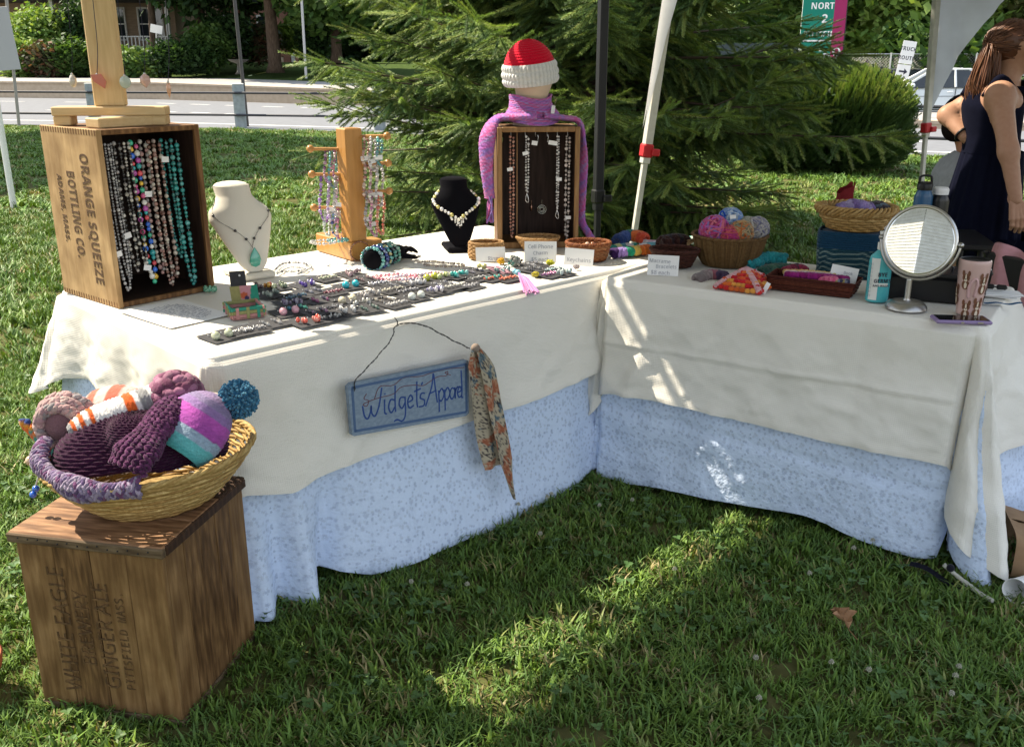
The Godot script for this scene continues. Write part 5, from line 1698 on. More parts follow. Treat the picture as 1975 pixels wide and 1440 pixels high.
func left_table_goods() -> void:
	var at := Vector3(-1.175, TOP, -2.77)
	var yaw := 50.0
	var W := 0.33
	var D := 0.345
	var H := 0.52
	var t := thing("bottling_crate", "upright tan wooden crate with stencilled black lettering, open to the front, on the left table", "crate", at, yaw)
	var th := 0.016
	var ls := Mb.new()
	ls.bx(Vector3(0, 0, -D), Vector3(th, H, 0), 0.002)
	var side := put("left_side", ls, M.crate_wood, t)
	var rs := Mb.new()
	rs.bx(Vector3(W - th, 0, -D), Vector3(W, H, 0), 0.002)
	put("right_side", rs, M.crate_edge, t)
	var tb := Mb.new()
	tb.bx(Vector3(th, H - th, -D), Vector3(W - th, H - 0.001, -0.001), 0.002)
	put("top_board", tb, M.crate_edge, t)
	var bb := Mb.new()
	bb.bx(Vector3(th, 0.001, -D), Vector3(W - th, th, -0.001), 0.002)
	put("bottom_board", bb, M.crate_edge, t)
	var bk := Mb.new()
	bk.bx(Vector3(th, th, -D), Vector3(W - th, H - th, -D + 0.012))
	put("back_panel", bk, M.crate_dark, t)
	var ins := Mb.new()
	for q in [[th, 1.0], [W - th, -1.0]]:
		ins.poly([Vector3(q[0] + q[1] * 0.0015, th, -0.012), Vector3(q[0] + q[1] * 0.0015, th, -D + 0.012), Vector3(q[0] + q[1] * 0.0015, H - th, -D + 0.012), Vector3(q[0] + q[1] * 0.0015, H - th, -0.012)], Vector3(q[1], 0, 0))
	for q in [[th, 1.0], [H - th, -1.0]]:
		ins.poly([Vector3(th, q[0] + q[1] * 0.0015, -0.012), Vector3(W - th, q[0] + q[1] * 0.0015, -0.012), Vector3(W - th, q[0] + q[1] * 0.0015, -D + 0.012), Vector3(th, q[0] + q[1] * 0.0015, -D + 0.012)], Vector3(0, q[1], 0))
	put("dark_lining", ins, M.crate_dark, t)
	var fj := Mb.new()
	for i in 22:
		var z := -0.010 - i * (D - 0.02) / 21.0
		for y in [0.009, H - 0.009]:
			fj.bx(Vector3(-0.0006, y - 0.008, z - 0.0028), Vector3(0.004, y + 0.008, z + 0.0028))
	tag(put("finger_joints", fj, M.crate_edge, t), "", "", "", "stuff")
	var down := Basis(Vector3(0, -1, 0), Vector3(0, 0, 1), Vector3(-1, 0, 0))
	for q in [["ORANGE SQUEEZE", 0.047, -0.08, 0.255, 0.70], ["BOTTLING CO.", 0.045, -0.175, 0.262, 0.62], ["ADAMS, MASS.", 0.026, -0.255, 0.275, 0.84]]:
		lettering(q[0], q[1], M.stencil, side, Transform3D(down * Basis.from_scale(Vector3(q[4], 1, 1)), Vector3(-0.0006, q[3], q[2] - q[1] * 0.33)), true)
	var b := yawb(yaw)
	var clear := [C(0.55, 0.55, 0.55), C(0.25, 0.25, 0.26), C(0.4, 0.4, 0.4)]
	var pearl := [C(0.6, 0.58, 0.52), C(0.05, 0.05, 0.05), C(0.45, 0.42, 0.4), C(0.02, 0.02, 0.02)]
	var rainbow := [C(0.05, 0.5, 0.3), C(0.8, 0.5, 0.05), C(0.03, 0.15, 0.65), C(0.7, 0.08, 0.1), C(0.03, 0.4, 0.42), C(0.55, 0.1, 0.45), C(0.75, 0.75, 0.7), C(0.7, 0.12, 0.3)]
	var amber := [C(0.45, 0.35, 0.3), C(0.15, 0.07, 0.05), C(0.55, 0.5, 0.42), C(0.3, 0.15, 0.12)]
	var teal := [C(0.02, 0.22, 0.20), C(0.03, 0.30, 0.28), C(0.015, 0.14, 0.14), C(0.1, 0.38, 0.36)]
	var rows := [
		[0.036, 0.030, 0.43, clear, 0.0035, 0.006, "clear crystal bead necklace at the left end of the row in the lettered crate"],
		[0.052, 0.026, 0.40, clear, 0.0025, 0.0045, "thin grey glass bead necklace second from the left in the lettered crate"],
		[0.085, 0.024, 0.38, pearl, 0.004, 0.007, "black and pearl bead necklace left of the rainbow one in the lettered crate"],
		[0.102, 0.020, 0.36, pearl, 0.0035, 0.006, "black and white bead necklace touching the rainbow one in the lettered crate"],
		[0.130, 0.024, 0.42, rainbow, 0.006, 0.010, "rainbow coloured chunky bead necklace in the lettered crate"],
		[0.168, 0.026, 0.40, [C(0.6, 0.57, 0.5), C(0.3, 0.28, 0.27), C(0.5, 0.3, 0.28)], 0.006, 0.0085, "large pale bead necklace right of the rainbow one in the lettered crate"],
		[0.180, 0.022, 0.44, amber, 0.004, 0.007, "brown and cream bead necklace in the middle of the lettered crate"],
		[0.205, 0.026, 0.42, amber, 0.005, 0.0085, "amber brown bead necklace left of the teal ones in the lettered crate"],
		[0.236, 0.024, 0.36, teal, 0.004, 0.007, "dark teal bead necklace with a square tag in the lettered crate"],
		[0.256, 0.026, 0.45, teal, 0.005, 0.009, "long turquoise bead necklace at the right end of the row in the lettered crate"],
	]
	var tags := [2.6, 0.0, 2.2, 0.0, 3.1, 1.2, 0.0, 0.0, 0.35, 0.0]
	for i in rows.size():
		var q: Array = rows[i]
		var z := -0.030 - 0.012 * (i % 3)
		var pts := []
		for k in 25:
			var s := k / 24.0
			var a := PI * s
			var x: float = q[0] + (s - 0.5) * 2.0 * q[1] * (0.35 + 0.65 * sin(a)) + 0.012 * sin(a)
			var y: float = H - 0.045 - q[2] * pow(sin(a), 0.55)
			pts.append(at + b * Vector3(x, maxf(y, th + 0.012), z + 0.01 * sin(a)))
		var o := strand("necklace", q[6], "necklace", pts, q[3], q[4], q[5], 1.02, "necklaces hanging in the lettered crate")
		if tags[i] > 0.0:
			price_tag(o, at + b * Vector3(q[0] - 0.012, H - 0.06 - tags[i] * 0.115, z + 0.02), b * Basis(Vector3.BACK, rnd(-0.3, 0.3)), 0.024, 0.017)
	var coil := []
	for k in 20:
		coil.append(at + b * Vector3(W - 0.03 + 0.018 * cos(k * 0.9), 0.006 + 0.0006 * k, 0.02 + 0.018 * sin(k * 0.9)))
	strand("necklace", "small green glass bead string lying at the lettered crate's right foot", "necklace", coil, [C(0.1, 0.35, 0.22), C(0.2, 0.45, 0.3)], 0.004, 0.006)
	var py := TOP + H
	var pat := Vector3(-1.215, py, -3.0)
	var js := thing("jewelry_stand", "pale pine jewelry stand with crossed feet on top of the lettered crate", "stand", pat, 6)
	var post := Mb.new()
	post.bx(Vector3(-0.044, 0.055, -0.022), Vector3(0.044, 0.62, 0.022), 0.004)
	put("post", post, M.pine, js)
	var f1 := Mb.new()
	f1.bx(Vector3(-0.165, 0.028, -0.028), Vector3(0.165, 0.0545, 0.040), 0.003)
	f1.bx(Vector3(-0.163, 0.0, -0.026), Vector3(-0.112, 0.0275, 0.038), 0.003)
	f1.bx(Vector3(0.112, 0.0, -0.026), Vector3(0.163, 0.0275, 0.038), 0.003)
	put("foot_board", f1, M.pine_x, js)
	var f2 := Mb.new()
	f2.box(Transform3D(yawb(-42), Vector3(0.055, 0.0137, 0.065)), Vector3(0.07, 0.0274, 0.22), 0.003)
	put("foot_board", f2, M.pine_x, js)
	var arm := Mb.new()
	arm.bx(Vector3(-0.20, 0.56, 0.023), Vector3(0.20, 0.60, 0.045), 0.003)
	put("cross_arm", arm, M.pine_x, js)
	var pend := [
		[Vector3(-1.304, 1.39, -2.96), Vector3(-1.286, 1.697, -2.96), C(0.55, 0.52, 0.48), "cloudy white stone pendant on a dark cord, leftmost under the pine stand", 0],
		[Vector3(-1.226, 1.39, -2.95), Vector3(-1.208, 1.696, -2.95), C(0.50, 0.10, 0.045), "red triangular stone pendant on a cord against the pine post", 1],
		[Vector3(-1.145, 1.387, -2.95), Vector3(-1.14, 1.696, -2.95), C(0.42, 0.5, 0.44), "round pale green disc pendant right of the pine post", 2],
		[Vector3(-1.085, 1.392, -2.95), Vector3(-1.075, 1.696, -2.95), C(0.62, 0.40, 0.36), "faceted pink crystal pendant hanging right of the pine post", 3],
		[Vector3(-1.015, 1.369, -2.94), Vector3(-0.994, 1.695, -2.94), C(0.66, 0.36, 0.22), "long peach leaf-shaped pendant, rightmost under the pine stand", 4],
	]
	for q in pend:
		var pn := thing("pendant", q[3], "pendant", q[0], rnd(-20, 20), "pendants hanging from the pine stand")
		var cd := Mb.new()
		var up: Vector3 = (q[1] - q[0]).rotated(Vector3.UP, -pn.rotation.y)
		cd.tube(curve([Vector3(0, 0.018, 0), up * 0.3 + Vector3(0.006, 0, 0), up], 10), 0.0011, 4)
		put("cord", cd, M.ink, pn)
		var sh := Mb.new()
		match q[4]:
			0: sh.ball(Vector3.ZERO, 0.015, q[2], 7, 5, Vector3(0.8, 1.25, 0.7))
			1: sh.prism(PackedVector2Array([Vector2(-0.018, 0.018), Vector2(0.012, 0.02), Vector2(0.024, -0.002), Vector2(0.018, -0.022), Vector2(-0.012, 0.0)]), 0.010, Transform3D(), q[2])
			2: sh.lathe([Vector2(0, -0.004), Vector2(0.017, -0.003), Vector2(0.0185, 0.0), Vector2(0.017, 0.003), Vector2(0, 0.004)], 24, Transform3D(Basis(Vector3.RIGHT, PI / 2), Vector3.ZERO), q[2])
			3: sh.lathe([Vector2(0, -0.022), Vector2(0.015, -0.006), Vector2(0.014, 0.010), Vector2(0.004, 0.018), Vector2(0, 0.02)], 7, Transform3D(), q[2])
			4: sh.lathe([Vector2(0, -0.028), Vector2(0.006, -0.012), Vector2(0.008, 0.006), Vector2(0.003, 0.02), Vector2(0, 0.022)], 8, Transform3D(Basis.from_scale(Vector3(1, 1, 0.5)), Vector3.ZERO), q[2])
		put("stone", sh, M.bead, pn)
		var cp := Mb.new()
		cp.lathe([Vector2(0.0, 0.014), Vector2(0.004, 0.015), Vector2(0.003, 0.022), Vector2(0.0, 0.023)], 8)
		put("clasp", cp, M.steel, pn)
	var fl := thing("flyer", "white paper flyer with dense grey print lying in front of the lettered crate", "flyer", Vector3(-0.987, 0.74, -2.709) + Vector3(0, 0.003, 0), 50)
	var fm := Mb.new()
	fm.grid(8, 8, func(u: float, v: float) -> Vector3: return Vector3(u * 0.20 - 0.10, 0.0015 + 0.004 * pow(u - 0.5, 2.0) + 0.003 * pow(v, 3.0), 0.14 - v * 0.28))
	put("sheet", fm, M.paper, fl)
	var pr := Mb.new()
	for i in 15:
		for j in 22:
			var ux := -0.078 + i * 0.0105
			var uz := 0.11 - j * 0.0095
			if pow(ux / 0.085, 2.0) + pow((uz - 0.01) / 0.11, 2.0) > 1.0 or rng.randf() < 0.22: continue
			pr.bx(Vector3(ux, 0.0062, uz), Vector3(ux + rnd(0.003, 0.008), 0.0066, uz + rnd(0.003, 0.006)))
	put("print", pr, M.pencil, fl)
	var wb := thing("woven_box", "small open box woven of pink, green and teal strips holding earring cards", "box", Vector3(-0.778, 0.74, -2.691) + Vector3(0, 0.003, 0), 28)
	var lids := [[C(0.52, 0.26, 0.25), "pink_strip"], [C(0.30, 0.30, 0.13), "green_strip"], [C(0.05, 0.28, 0.20), "teal_strip"]]
	for i in 4:
		var s := Mb.new()
		var k := yawb(90.0 * i)
		var c: Color = lids[i % 3][0]
		for j in 3:
			s.box(Transform3D(k, k * Vector3(0, 0.010 + 0.0105 * j, 0.045)), Vector3(0.104, 0.0095, 0.003 + 0.001 * j), 0.001, (lids[(i + j) % 3][0] as Color) * rnd(0.9, 1.1))
		for j in 3:
			s.box(Transform3D(k, k * Vector3(-0.03 + 0.03 * j, 0.019, 0.0475)), Vector3(0.009, 0.034, 0.002), 0.0005, lids[j][0])
		put("side", s, M.matte_vc, wb)
	var flr := Mb.new()
	flr.bx(Vector3(-0.045, 0.0, -0.045), Vector3(0.045, 0.004, 0.045), 0.0, C(0.4, 0.22, 0.2))
	put("bottom", flr, M.matte_vc, wb)
	var pics := thing("art_card", "card painted olive, pink and teal standing up inside the woven box", "card", Vector3(-0.79, 0.74, -2.751) + Vector3(0, 0.012, 0), 24)
	var pm := Mb.new()
	pm.grid(24, 24, func(u: float, v: float) -> Vector3: return Vector3((u - 0.5) * 0.08, v * 0.062, 0.018 - 0.036 * v),
		func(u: float, v: float) -> Color:
			var k := C(0.30, 0.28, 0.12)
			if u > 0.62 + 0.15 * v: k = C(0.04, 0.27, 0.19)
			elif u > 0.35: k = C(0.55, 0.26, 0.30)
			if Vector2(u - 0.48, v - 0.58).length() < 0.14: k = C(0.5, 0.12, 0.06)
			if Vector2(u - 0.56, v - 0.46).length() < 0.10: k = C(0.05, 0.04, 0.10)
			return k)
	put("face", pm, M.matte_vc, pics)
	bust("white_bust", "white linen necklace bust beside the lettered crate", Vector3(-0.904, 0.74, -3.23) + Vector3(0, 0.003, 0), 38, 1.12, M.linen)
	var bm := Transform3D(yawb(38) * Basis.from_scale(Vector3.ONE * 1.12), Vector3(-0.904, 0.74, -3.23) + Vector3(0, 0.003, 0))
	var np := []
	for k in 19:
		var s := k / 18.0
		var a := (s - 0.5) * 2.0
		var v := 0.85 - 0.56 * pow(1.0 - absf(a), 0.8)
		np.append(bm * (bust_at(v, a * 1.15 * (0.25 + 0.75 * absf(a))) + Vector3(0, 0, 0.004)))
	var nk := strand("necklace", "chain of small black beads with a turquoise drop, worn by the white bust", "necklace", np, [C(0.25, 0.24, 0.22)], 0.0012, 0.0018, 1.0)
	var nb := Mb.new()
	for k in [2, 5, 7, 11, 13, 16]:
		nb.ball(np[k], 0.0052, C(0.015, 0.015, 0.018), 8, 6)
	put("black_beads", nb, M.bead, nk)
	var drop := Mb.new()
	var dp: Vector3 = bm * (bust_at(0.16, 0.0) + Vector3(0, 0, 0.008))
	drop.lathe([Vector2(0, -0.026), Vector2(0.014, -0.020), Vector2(0.019, -0.006), Vector2(0.015, 0.010), Vector2(0.006, 0.026), Vector2(0.001, 0.034)], 14, Transform3D(bm.basis * Basis.from_scale(Vector3(1, 1, 0.45)), dp), C(0.07, 0.36, 0.27))
	put("turquoise_drop", drop, M.bead, nk)
	var ch := Mb.new()
	ch.tube([np[9], dp + Vector3(0, 0.03, 0)], 0.0013, 4, C(0.5, 0.5, 0.5))
	put("chain", ch, M.metal_vc, nk)
	bust("black_bust", "black velvet necklace bust between the bracelet stand and the display box", Vector3(-0.211, 0.74, -3.711) + Vector3(0, 0.003, 0), 14, 0.98, M.velvet)
	var km := Transform3D(yawb(14), Vector3(-0.211, 0.74, -3.711) + Vector3(0, 0.003, 0))
	var cp2 := []
	for k in 19:
		var s := k / 18.0
		var a := (s - 0.5) * 2.0
		var v := 0.82 - 0.42 * pow(1.0 - absf(a), 0.6)
		cp2.append(km * (bust_at(v, a * 1.05 * (0.42 + 0.58 * absf(a))) * 0.98 + Vector3(0, 0, 0.005)))
	var cn := strand("crystal_necklace", "sparkling crystal and gold bead necklace worn by the black bust", "necklace", cp2, [C(0.85, 0.82, 0.7), C(0.9, 0.9, 0.88), C(0.62, 0.55, 0.16), C(0.8, 0.8, 0.78)], 0.006, 0.009, 0.95)
	var fr := Mb.new()
	for k in range(6, 13):
		for j in 3:
			fr.ball(cp2[k] + Vector3(rnd(-0.003, 0.003), -0.010 - 0.009 * j * (1.0 - absf(k - 9) * 0.2), 0.003), rnd(0.003, 0.005), C(0.85, 0.85, 0.82), 6, 4)
	put("fringe", fr, M.bead, cn)
	bracelet_stand()

func bust_at(v: float, a: float) -> Vector3:
	var hw := seg([0.0, 0.08, 0.25, 0.45, 0.62, 0.72, 0.80, 0.88, 1.0], [0.022, 0.040, 0.058, 0.078, 0.094, 0.088, 0.064, 0.051, 0.052], v)
	var dp := seg([0.0, 0.25, 0.62, 0.8, 1.0], [0.010, 0.022, 0.034, 0.040, 0.046], v)
	var zc := 0.045 - 0.115 * v - 0.02 * v * v
	var th := a * PI * 0.5
	return Vector3(hw * 1.06 * sin(th), 0.022 + 0.245 * v, zc + dp * cos(th))

func bust(called: String, label: String, at: Vector3, yaw: float, sc: float, m: Material) -> void:
	var t := thing(called, label, "jewelry bust", at, yaw)
	var mb := Mb.new()
	mb.grid(40, 40, func(u: float, v: float) -> Vector3:
		var a := TAU * (u - 0.25)
		var f := bust_at(v, 0.0)
		var e := bust_at(v, 1.0)
		var front := f.z - e.z
		var back := minf(front, 0.012) if v < 0.78 else lerpf(0.012, front, clampf((v - 0.78) / 0.07, 0, 1))
		var k := -sin(a)
		return Vector3(e.x * cos(a), f.y, e.z + (front * k if k > 0.0 else back * k)) * sc)
	var cap := Mb.new()
	var top := bust_at(1.0, 1.0)
	cap.lathe([Vector2(0.052, 0.0), Vector2(0.046, 0.006), Vector2(0.030, 0.010), Vector2(0.0, 0.011)], 24, Transform3D(Basis.from_scale(Vector3(sc, sc, sc * 0.88)), Vector3(0, top.y, top.z) * sc))
	put("bust", mb, m, t)
	put("neck_cap", cap, m, t)
	var st := Mb.new()
	st.box(Transform3D(Basis(Vector3.RIGHT, -0.42), Vector3(0, 0.10, -0.045) * sc), Vector3(0.035, 0.22, 0.006), 0.002)
	put("strut", st, m, t)
	var bs := Mb.new()
	bs.bx(Vector3(-0.055, 0, -0.085) * sc, Vector3(0.055, 0.02, 0.07) * sc, 0.006)
	put("base", bs, m, t)

func bracelet(label: String, c: Vector3, axis: Vector3, r: float, cols: Array, r0: float, r1: float, squash := 1.25, tagged := false) -> void:
	var x := axis.cross(Vector3.UP).normalized()
	var pts := []
	for k in 25:
		var a := TAU * k / 24.0
		pts.append(c + x * (r * cos(a) / squash) + Vector3.UP * (r * squash * sin(a)) + axis * 0.004 * sin(a * 3.0))
	var o := strand("bracelet", label, "bracelet", pts, cols, r0, r1, 1.0, "bracelets on the varnished stand")
	if tagged:
		price_tag(o, c + Vector3(0.0, -r * 0.5, 0.03), yawb(rnd(-30, 30)) * Basis(Vector3.BACK, rnd(-0.3, 0.3)), 0.03, 0.016)

func bracelet_stand() -> void:
	var at := Vector3(-0.587, 0.74, -3.527) + Vector3(0, 0.003, 0)
	var yaw := 40.0
	var t := thing("bracelet_stand", "varnished orange-brown wooden post with pegs on a crossed base, hung with bracelets", "stand", at, yaw)
	var b1 := Mb.new()
	b1.bx(Vector3(-0.036, 0.0, -0.23), Vector3(0.036, 0.07, 0.035), 0.004)
	put("base_block", b1, M.varnished, t)
	var b2 := Mb.new()
	b2.bx(Vector3(0.0365, 0.0, -0.036), Vector3(0.10, 0.068, 0.036), 0.004)
	put("base_block", b2, M.varnished, t)
	var ps := Mb.new()
	ps.bx(Vector3(-0.035, 0.0705, -0.034), Vector3(0.035, 0.475, 0.034), 0.004)
	put("post", ps, M.varnished, t)
	var world := yawb(yaw).inverse()
	for q in [[0.40, -1.0], [0.31, -1.0], [0.19, -1.0], [0.445, 1.0], [0.35, 1.0], [0.25, 1.0]]:
		var d := world * Vector3(q[1], 0.02, 0.12).normalized()
		var pg := Mb.new()
		pg.tube([Vector3(0, q[0], 0) + d * 0.04, Vector3(0, q[0], 0) + d * 0.135], 0.006, 8)
		pg.ball(Vector3(0, q[0], 0) + d * 0.14, 0.014, Color.WHITE, 12, 8)
		put("peg", pg, M.varnished, t)
	var ax := Vector3(1, 0, 0.12).normalized()
	var pinks := [C(0.6, 0.25, 0.35), C(0.65, 0.5, 0.5), C(0.35, 0.12, 0.25)]
	var violet := [C(0.32, 0.16, 0.5), C(0.45, 0.3, 0.6), C(0.2, 0.08, 0.32)]
	var aqua := [C(0.08, 0.36, 0.34), C(0.2, 0.5, 0.48), C(0.1, 0.2, 0.25)]
	var silver := [C(0.6, 0.6, 0.6), C(0.35, 0.35, 0.36), C(0.5, 0.46, 0.44)]
	var navy := [C(0.03, 0.06, 0.25), C(0.2, 0.35, 0.55), C(0.5, 0.52, 0.55)]
	var rose := [C(0.5, 0.3, 0.26), C(0.62, 0.48, 0.4), C(0.3, 0.12, 0.1)]
	var coral := [C(0.6, 0.16, 0.09), C(0.62, 0.3, 0.16), C(0.5, 0.1, 0.06)]
	var list := [
		[0.40, -0.052, 0.045, pinks, "pink and plum bead bracelet on the upper left peg of the varnished stand", false],
		[0.40, -0.085, 0.05, [C(0.14, 0.04, 0.12), C(0.5, 0.3, 0.4)], "dark plum bead bracelet hanging outermost on the upper left peg", false],
		[0.40, -0.067, 0.055, aqua, "aqua bead bracelet between two plum ones on the upper left peg", false],
		[0.31, -0.105, 0.068, violet, "long violet bead bracelet outermost on the middle left peg", false],
		[0.31, -0.075, 0.07, [C(0.55, 0.5, 0.6), C(0.42, 0.3, 0.55)], "pale lilac bead bracelet on the middle left peg", true],
		[0.31, -0.052, 0.06, silver, "grey silver bead bracelet nearest the post on the middle left peg", true],
		[0.19, -0.10, 0.042, [C(0.55, 0.62, 0.58), C(0.5, 0.55, 0.5)], "clear glass bead bracelet outermost on the lower left peg", false],
		[0.19, -0.070, 0.042, navy, "navy and silver bead bracelet on the lower left peg", false],
		[0.19, -0.050, 0.05, pinks, "pink bead bracelet nearest the post on the lower left peg", false],
		[0.445, 0.060, 0.042, rose, "rose brown bead bracelet on the upper right peg", true],
		[0.445, 0.085, 0.048, silver, "white shell bead bracelet on the upper right peg", true],
		[0.445, 0.110, 0.04, aqua, "sea green bead bracelet outermost on the upper right peg", true],
		[0.35, 0.060, 0.055, rose, "tan and brown bead bracelet on the middle right peg", false],
		[0.35, 0.082, 0.062, [C(0.6, 0.5, 0.48), C(0.35, 0.2, 0.24), C(0.62, 0.6, 0.58)], "mauve and white bead bracelet in the middle of the middle right peg", true],
		[0.35, 0.105, 0.06, silver, "sparkling silver bead bracelet outermost on the middle right peg", true],
		[0.25, 0.060, 0.055, [C(0.3, 0.28, 0.3), C(0.55, 0.5, 0.5)], "smoky grey bead bracelet on the lower right peg", true],
		[0.25, 0.080, 0.065, pinks, "dusty pink bead bracelet on the lower right peg", true],
		[0.25, 0.105, 0.062, coral, "coral orange bead bracelet outermost on the lower right peg", false],
	]
	for q in list:
		bracelet(q[4], at + Vector3(0, q[0] - q[2] * 1.25, 0) + ax * (q[1] * 1.0), ax, q[2], q[3], 0.0045, 0.0075, 1.25, q[5])
	var lying := [
		[Vector3(-0.13, 0.078, 0.0), 0.045, [C(0.5, 0.5, 0.46), C(0.6, 0.55, 0.55)], "white and grey bead bracelet lying on the stand's base at its left end"],
		[Vector3(-0.07, 0.078, 0.0), 0.036, aqua, "aqua bead bracelet lying on the stand's base beside the post"],
	]
	for q in lying:
		var c: Vector3 = at + yawb(yaw) * (q[0] as Vector3)
		var pts := []
		for k in 25: pts.append(c + Vector3(cos(TAU * k / 24.0) * q[1], 0.0, sin(TAU * k / 24.0) * q[1] * 0.8))
		strand("bracelet", q[3], "bracelet", pts, q[2], 0.004, 0.0065)
	var hang := []
	var hc: Vector3 = at + yawb(yaw) * Vector3(-0.005, 0.045, 0.0405)
	for k in 21: hang.append(hc + yawb(yaw) * Vector3(cos(TAU * k / 20.0) * 0.040, -0.01 + sin(TAU * k / 20.0) * 0.036, 0.002))
	strand("bracelet", "thin brown bead bracelet hung over the front corner of the stand's base", "bracelet", hang, [C(0.22, 0.08, 0.04), C(0.32, 0.13, 0.06)], 0.003, 0.0045)
	var h0 := Vector3(-0.499, 0.74, -3.323) + Vector3(0, 0.036, 0)
	var h1 := Vector3(-0.422, 0.74, -3.556) + Vector3(0, 0.026, 0)
	var hand := thing("display_hand", "black display hand lying on the white cloth, its wrist wrapped in beads", "display hand", h0)
	var axis := (h1 - h0)
	var hm := Mb.new()
	hm.tube(curve([Vector3.ZERO, axis * 0.4 + Vector3(0, 0.006, 0), axis * 0.8, axis], 12), [0.030, 0.036, 0.037, 0.036, 0.034, 0.031, 0.028, 0.026, 0.027, 0.029, 0.030, 0.028, 0.02], 14, Color.WHITE)
	var dirn := axis.normalized()
	var sd := dirn.cross(Vector3.UP).normalized()
	for q in [[-0.022, 0.085, -0.010], [-0.008, 0.095, 0.0], [0.006, 0.09, -0.002], [0.020, 0.075, -0.012]]:
		var r0: Vector3 = axis * 0.96 + sd * q[0]
		hm.tube(curve([r0, r0 + dirn * q[1] * 0.5 + sd * q[0] * 0.5 + Vector3(0, 0.008, 0), r0 + dirn * q[1] + sd * q[0] * 1.1 + Vector3(0, -0.012, 0)], 8), [0.011, 0.010, 0.0095, 0.009, 0.0088, 0.008, 0.0075, 0.006, 0.004], 8)
	var r1: Vector3 = axis * 0.62 + sd * 0.028
	hm.tube(curve([r1, r1 + dirn * 0.04 + sd * 0.03 - Vector3(0, 0.008, 0), r1 + dirn * 0.085 + sd * 0.045 - Vector3(0, 0.020, 0)], 8), [0.013, 0.012, 0.0115, 0.011, 0.010, 0.009, 0.008, 0.007, 0.004], 8)
	put("hand", hm, M.velvet, hand)
	var wr := [
		[0.06, aqua, "aqua and yellow bead bracelet nearest the wrist end of the black display hand"],
		[0.20, [C(0.02, 0.04, 0.2), C(0.05, 0.1, 0.35), C(0.3, 0.4, 0.6)], "deep blue bead bracelet on the black display hand"],
		[0.33, [C(0.12, 0.4, 0.38), C(0.5, 0.5, 0.25), C(0.1, 0.3, 0.42)], "turquoise and olive bead bracelet in the middle of the black display hand"],
		[0.48, [C(0.03, 0.05, 0.06), C(0.1, 0.35, 0.3)], "black and green bead bracelet on the black display hand"],
		[0.62, [C(0.08, 0.34, 0.24), C(0.3, 0.48, 0.4)], "green bead bracelet nearest the fingers of the black display hand"],
	]
	for q in wr:
		var pts := []
		var c: Vector3 = h0 + axis * q[0] + Vector3(0, 0.004, 0)
		for k in 49:
			var a := TAU * k / 24.0
			pts.append(c + axis * (0.05 * k / 48.0 - 0.02) + sd * cos(a) * 0.042 + Vector3.UP * sin(a) * 0.040)
		strand("bracelet", q[2], "bracelet", pts, q[1], 0.004, 0.0075, 0.95, "bracelets on the black display hand")
	var loose := [
		[[Vector3(-0.834, 0.74, -3.297), Vector3(-0.827, 0.74, -3.413), Vector3(-0.758, 0.74, -3.413), Vector3(-0.713, 0.74, -3.332), Vector3(-0.756, 0.74, -3.272), Vector3(-0.819, 0.74, -3.272)], [C(0.5, 0.5, 0.5), C(0.12, 0.12, 0.14), C(0.6, 0.6, 0.58)], 0.0035, 0.006, "silver and black bead bracelet lying beside the white bust"],
		[[Vector3(-0.811, 0.74, -3.238), Vector3(-0.789, 0.74, -3.341), Vector3(-0.723, 0.74, -3.306), Vector3(-0.738, 0.74, -3.23)], [C(0.66, 0.66, 0.62), C(0.5, 0.5, 0.5)], 0.003, 0.005, "white bead bracelet lying just in front of the silver and black one"],
		[[Vector3(-0.473, 0.74, -3.189), Vector3(-0.406, 0.74, -3.222), Vector3(-0.332, 0.74, -3.197), Vector3(-0.345, 0.74, -3.149), Vector3(-0.431, 0.74, -3.141), Vector3(-0.473, 0.74, -3.189)], [C(0.65, 0.22, 0.30), C(0.7, 0.42, 0.45)], 0.0045, 0.008, "pink glass bead bracelet lying before the black display hand"],
		[[Vector3(-0.413, 0.74, -3.165), Vector3(-0.351, 0.74, -3.213), Vector3(-0.281, 0.74, -3.222), Vector3(-0.303, 0.74, -3.165), Vector3(-0.378, 0.74, -3.133)], [C(0.5, 0.45, 0.6), C(0.6, 0.56, 0.66)], 0.004, 0.007, "pale lilac bead bracelet lying between two pink ones"],
		[[Vector3(-0.35, 0.74, -3.197), Vector3(-0.29, 0.74, -3.246), Vector3(-0.248, 0.74, -3.255), Vector3(-0.253, 0.74, -3.205), Vector3(-0.32, 0.74, -3.165)], [C(0.68, 0.3, 0.36), C(0.7, 0.5, 0.5)], 0.004, 0.007, "rose pink bead bracelet lying right of the lilac one"],
		[[Vector3(-0.343, 0.74, -3.431), Vector3(-0.3, 0.74, -3.45), Vector3(-0.241, 0.74, -3.422), Vector3(-0.183, 0.74, -3.395), Vector3(-0.177, 0.74, -3.359), Vector3(-0.255, 0.74, -3.359), Vector3(-0.323, 0.74, -3.395)], [C(0.34, 0.26, 0.2), C(0.5, 0.42, 0.3), C(0.25, 0.2, 0.18)], 0.003, 0.0055, "tan and gold bead chain lying in front of the black bust"],
	]
	for q in loose:
		var pts := []
		for p in curve(q[0], 30): pts.append(p + Vector3(0, 0.009, 0))
		strand("bracelet", q[4], "bracelet", pts, q[1], q[2], q[3], 0.95)

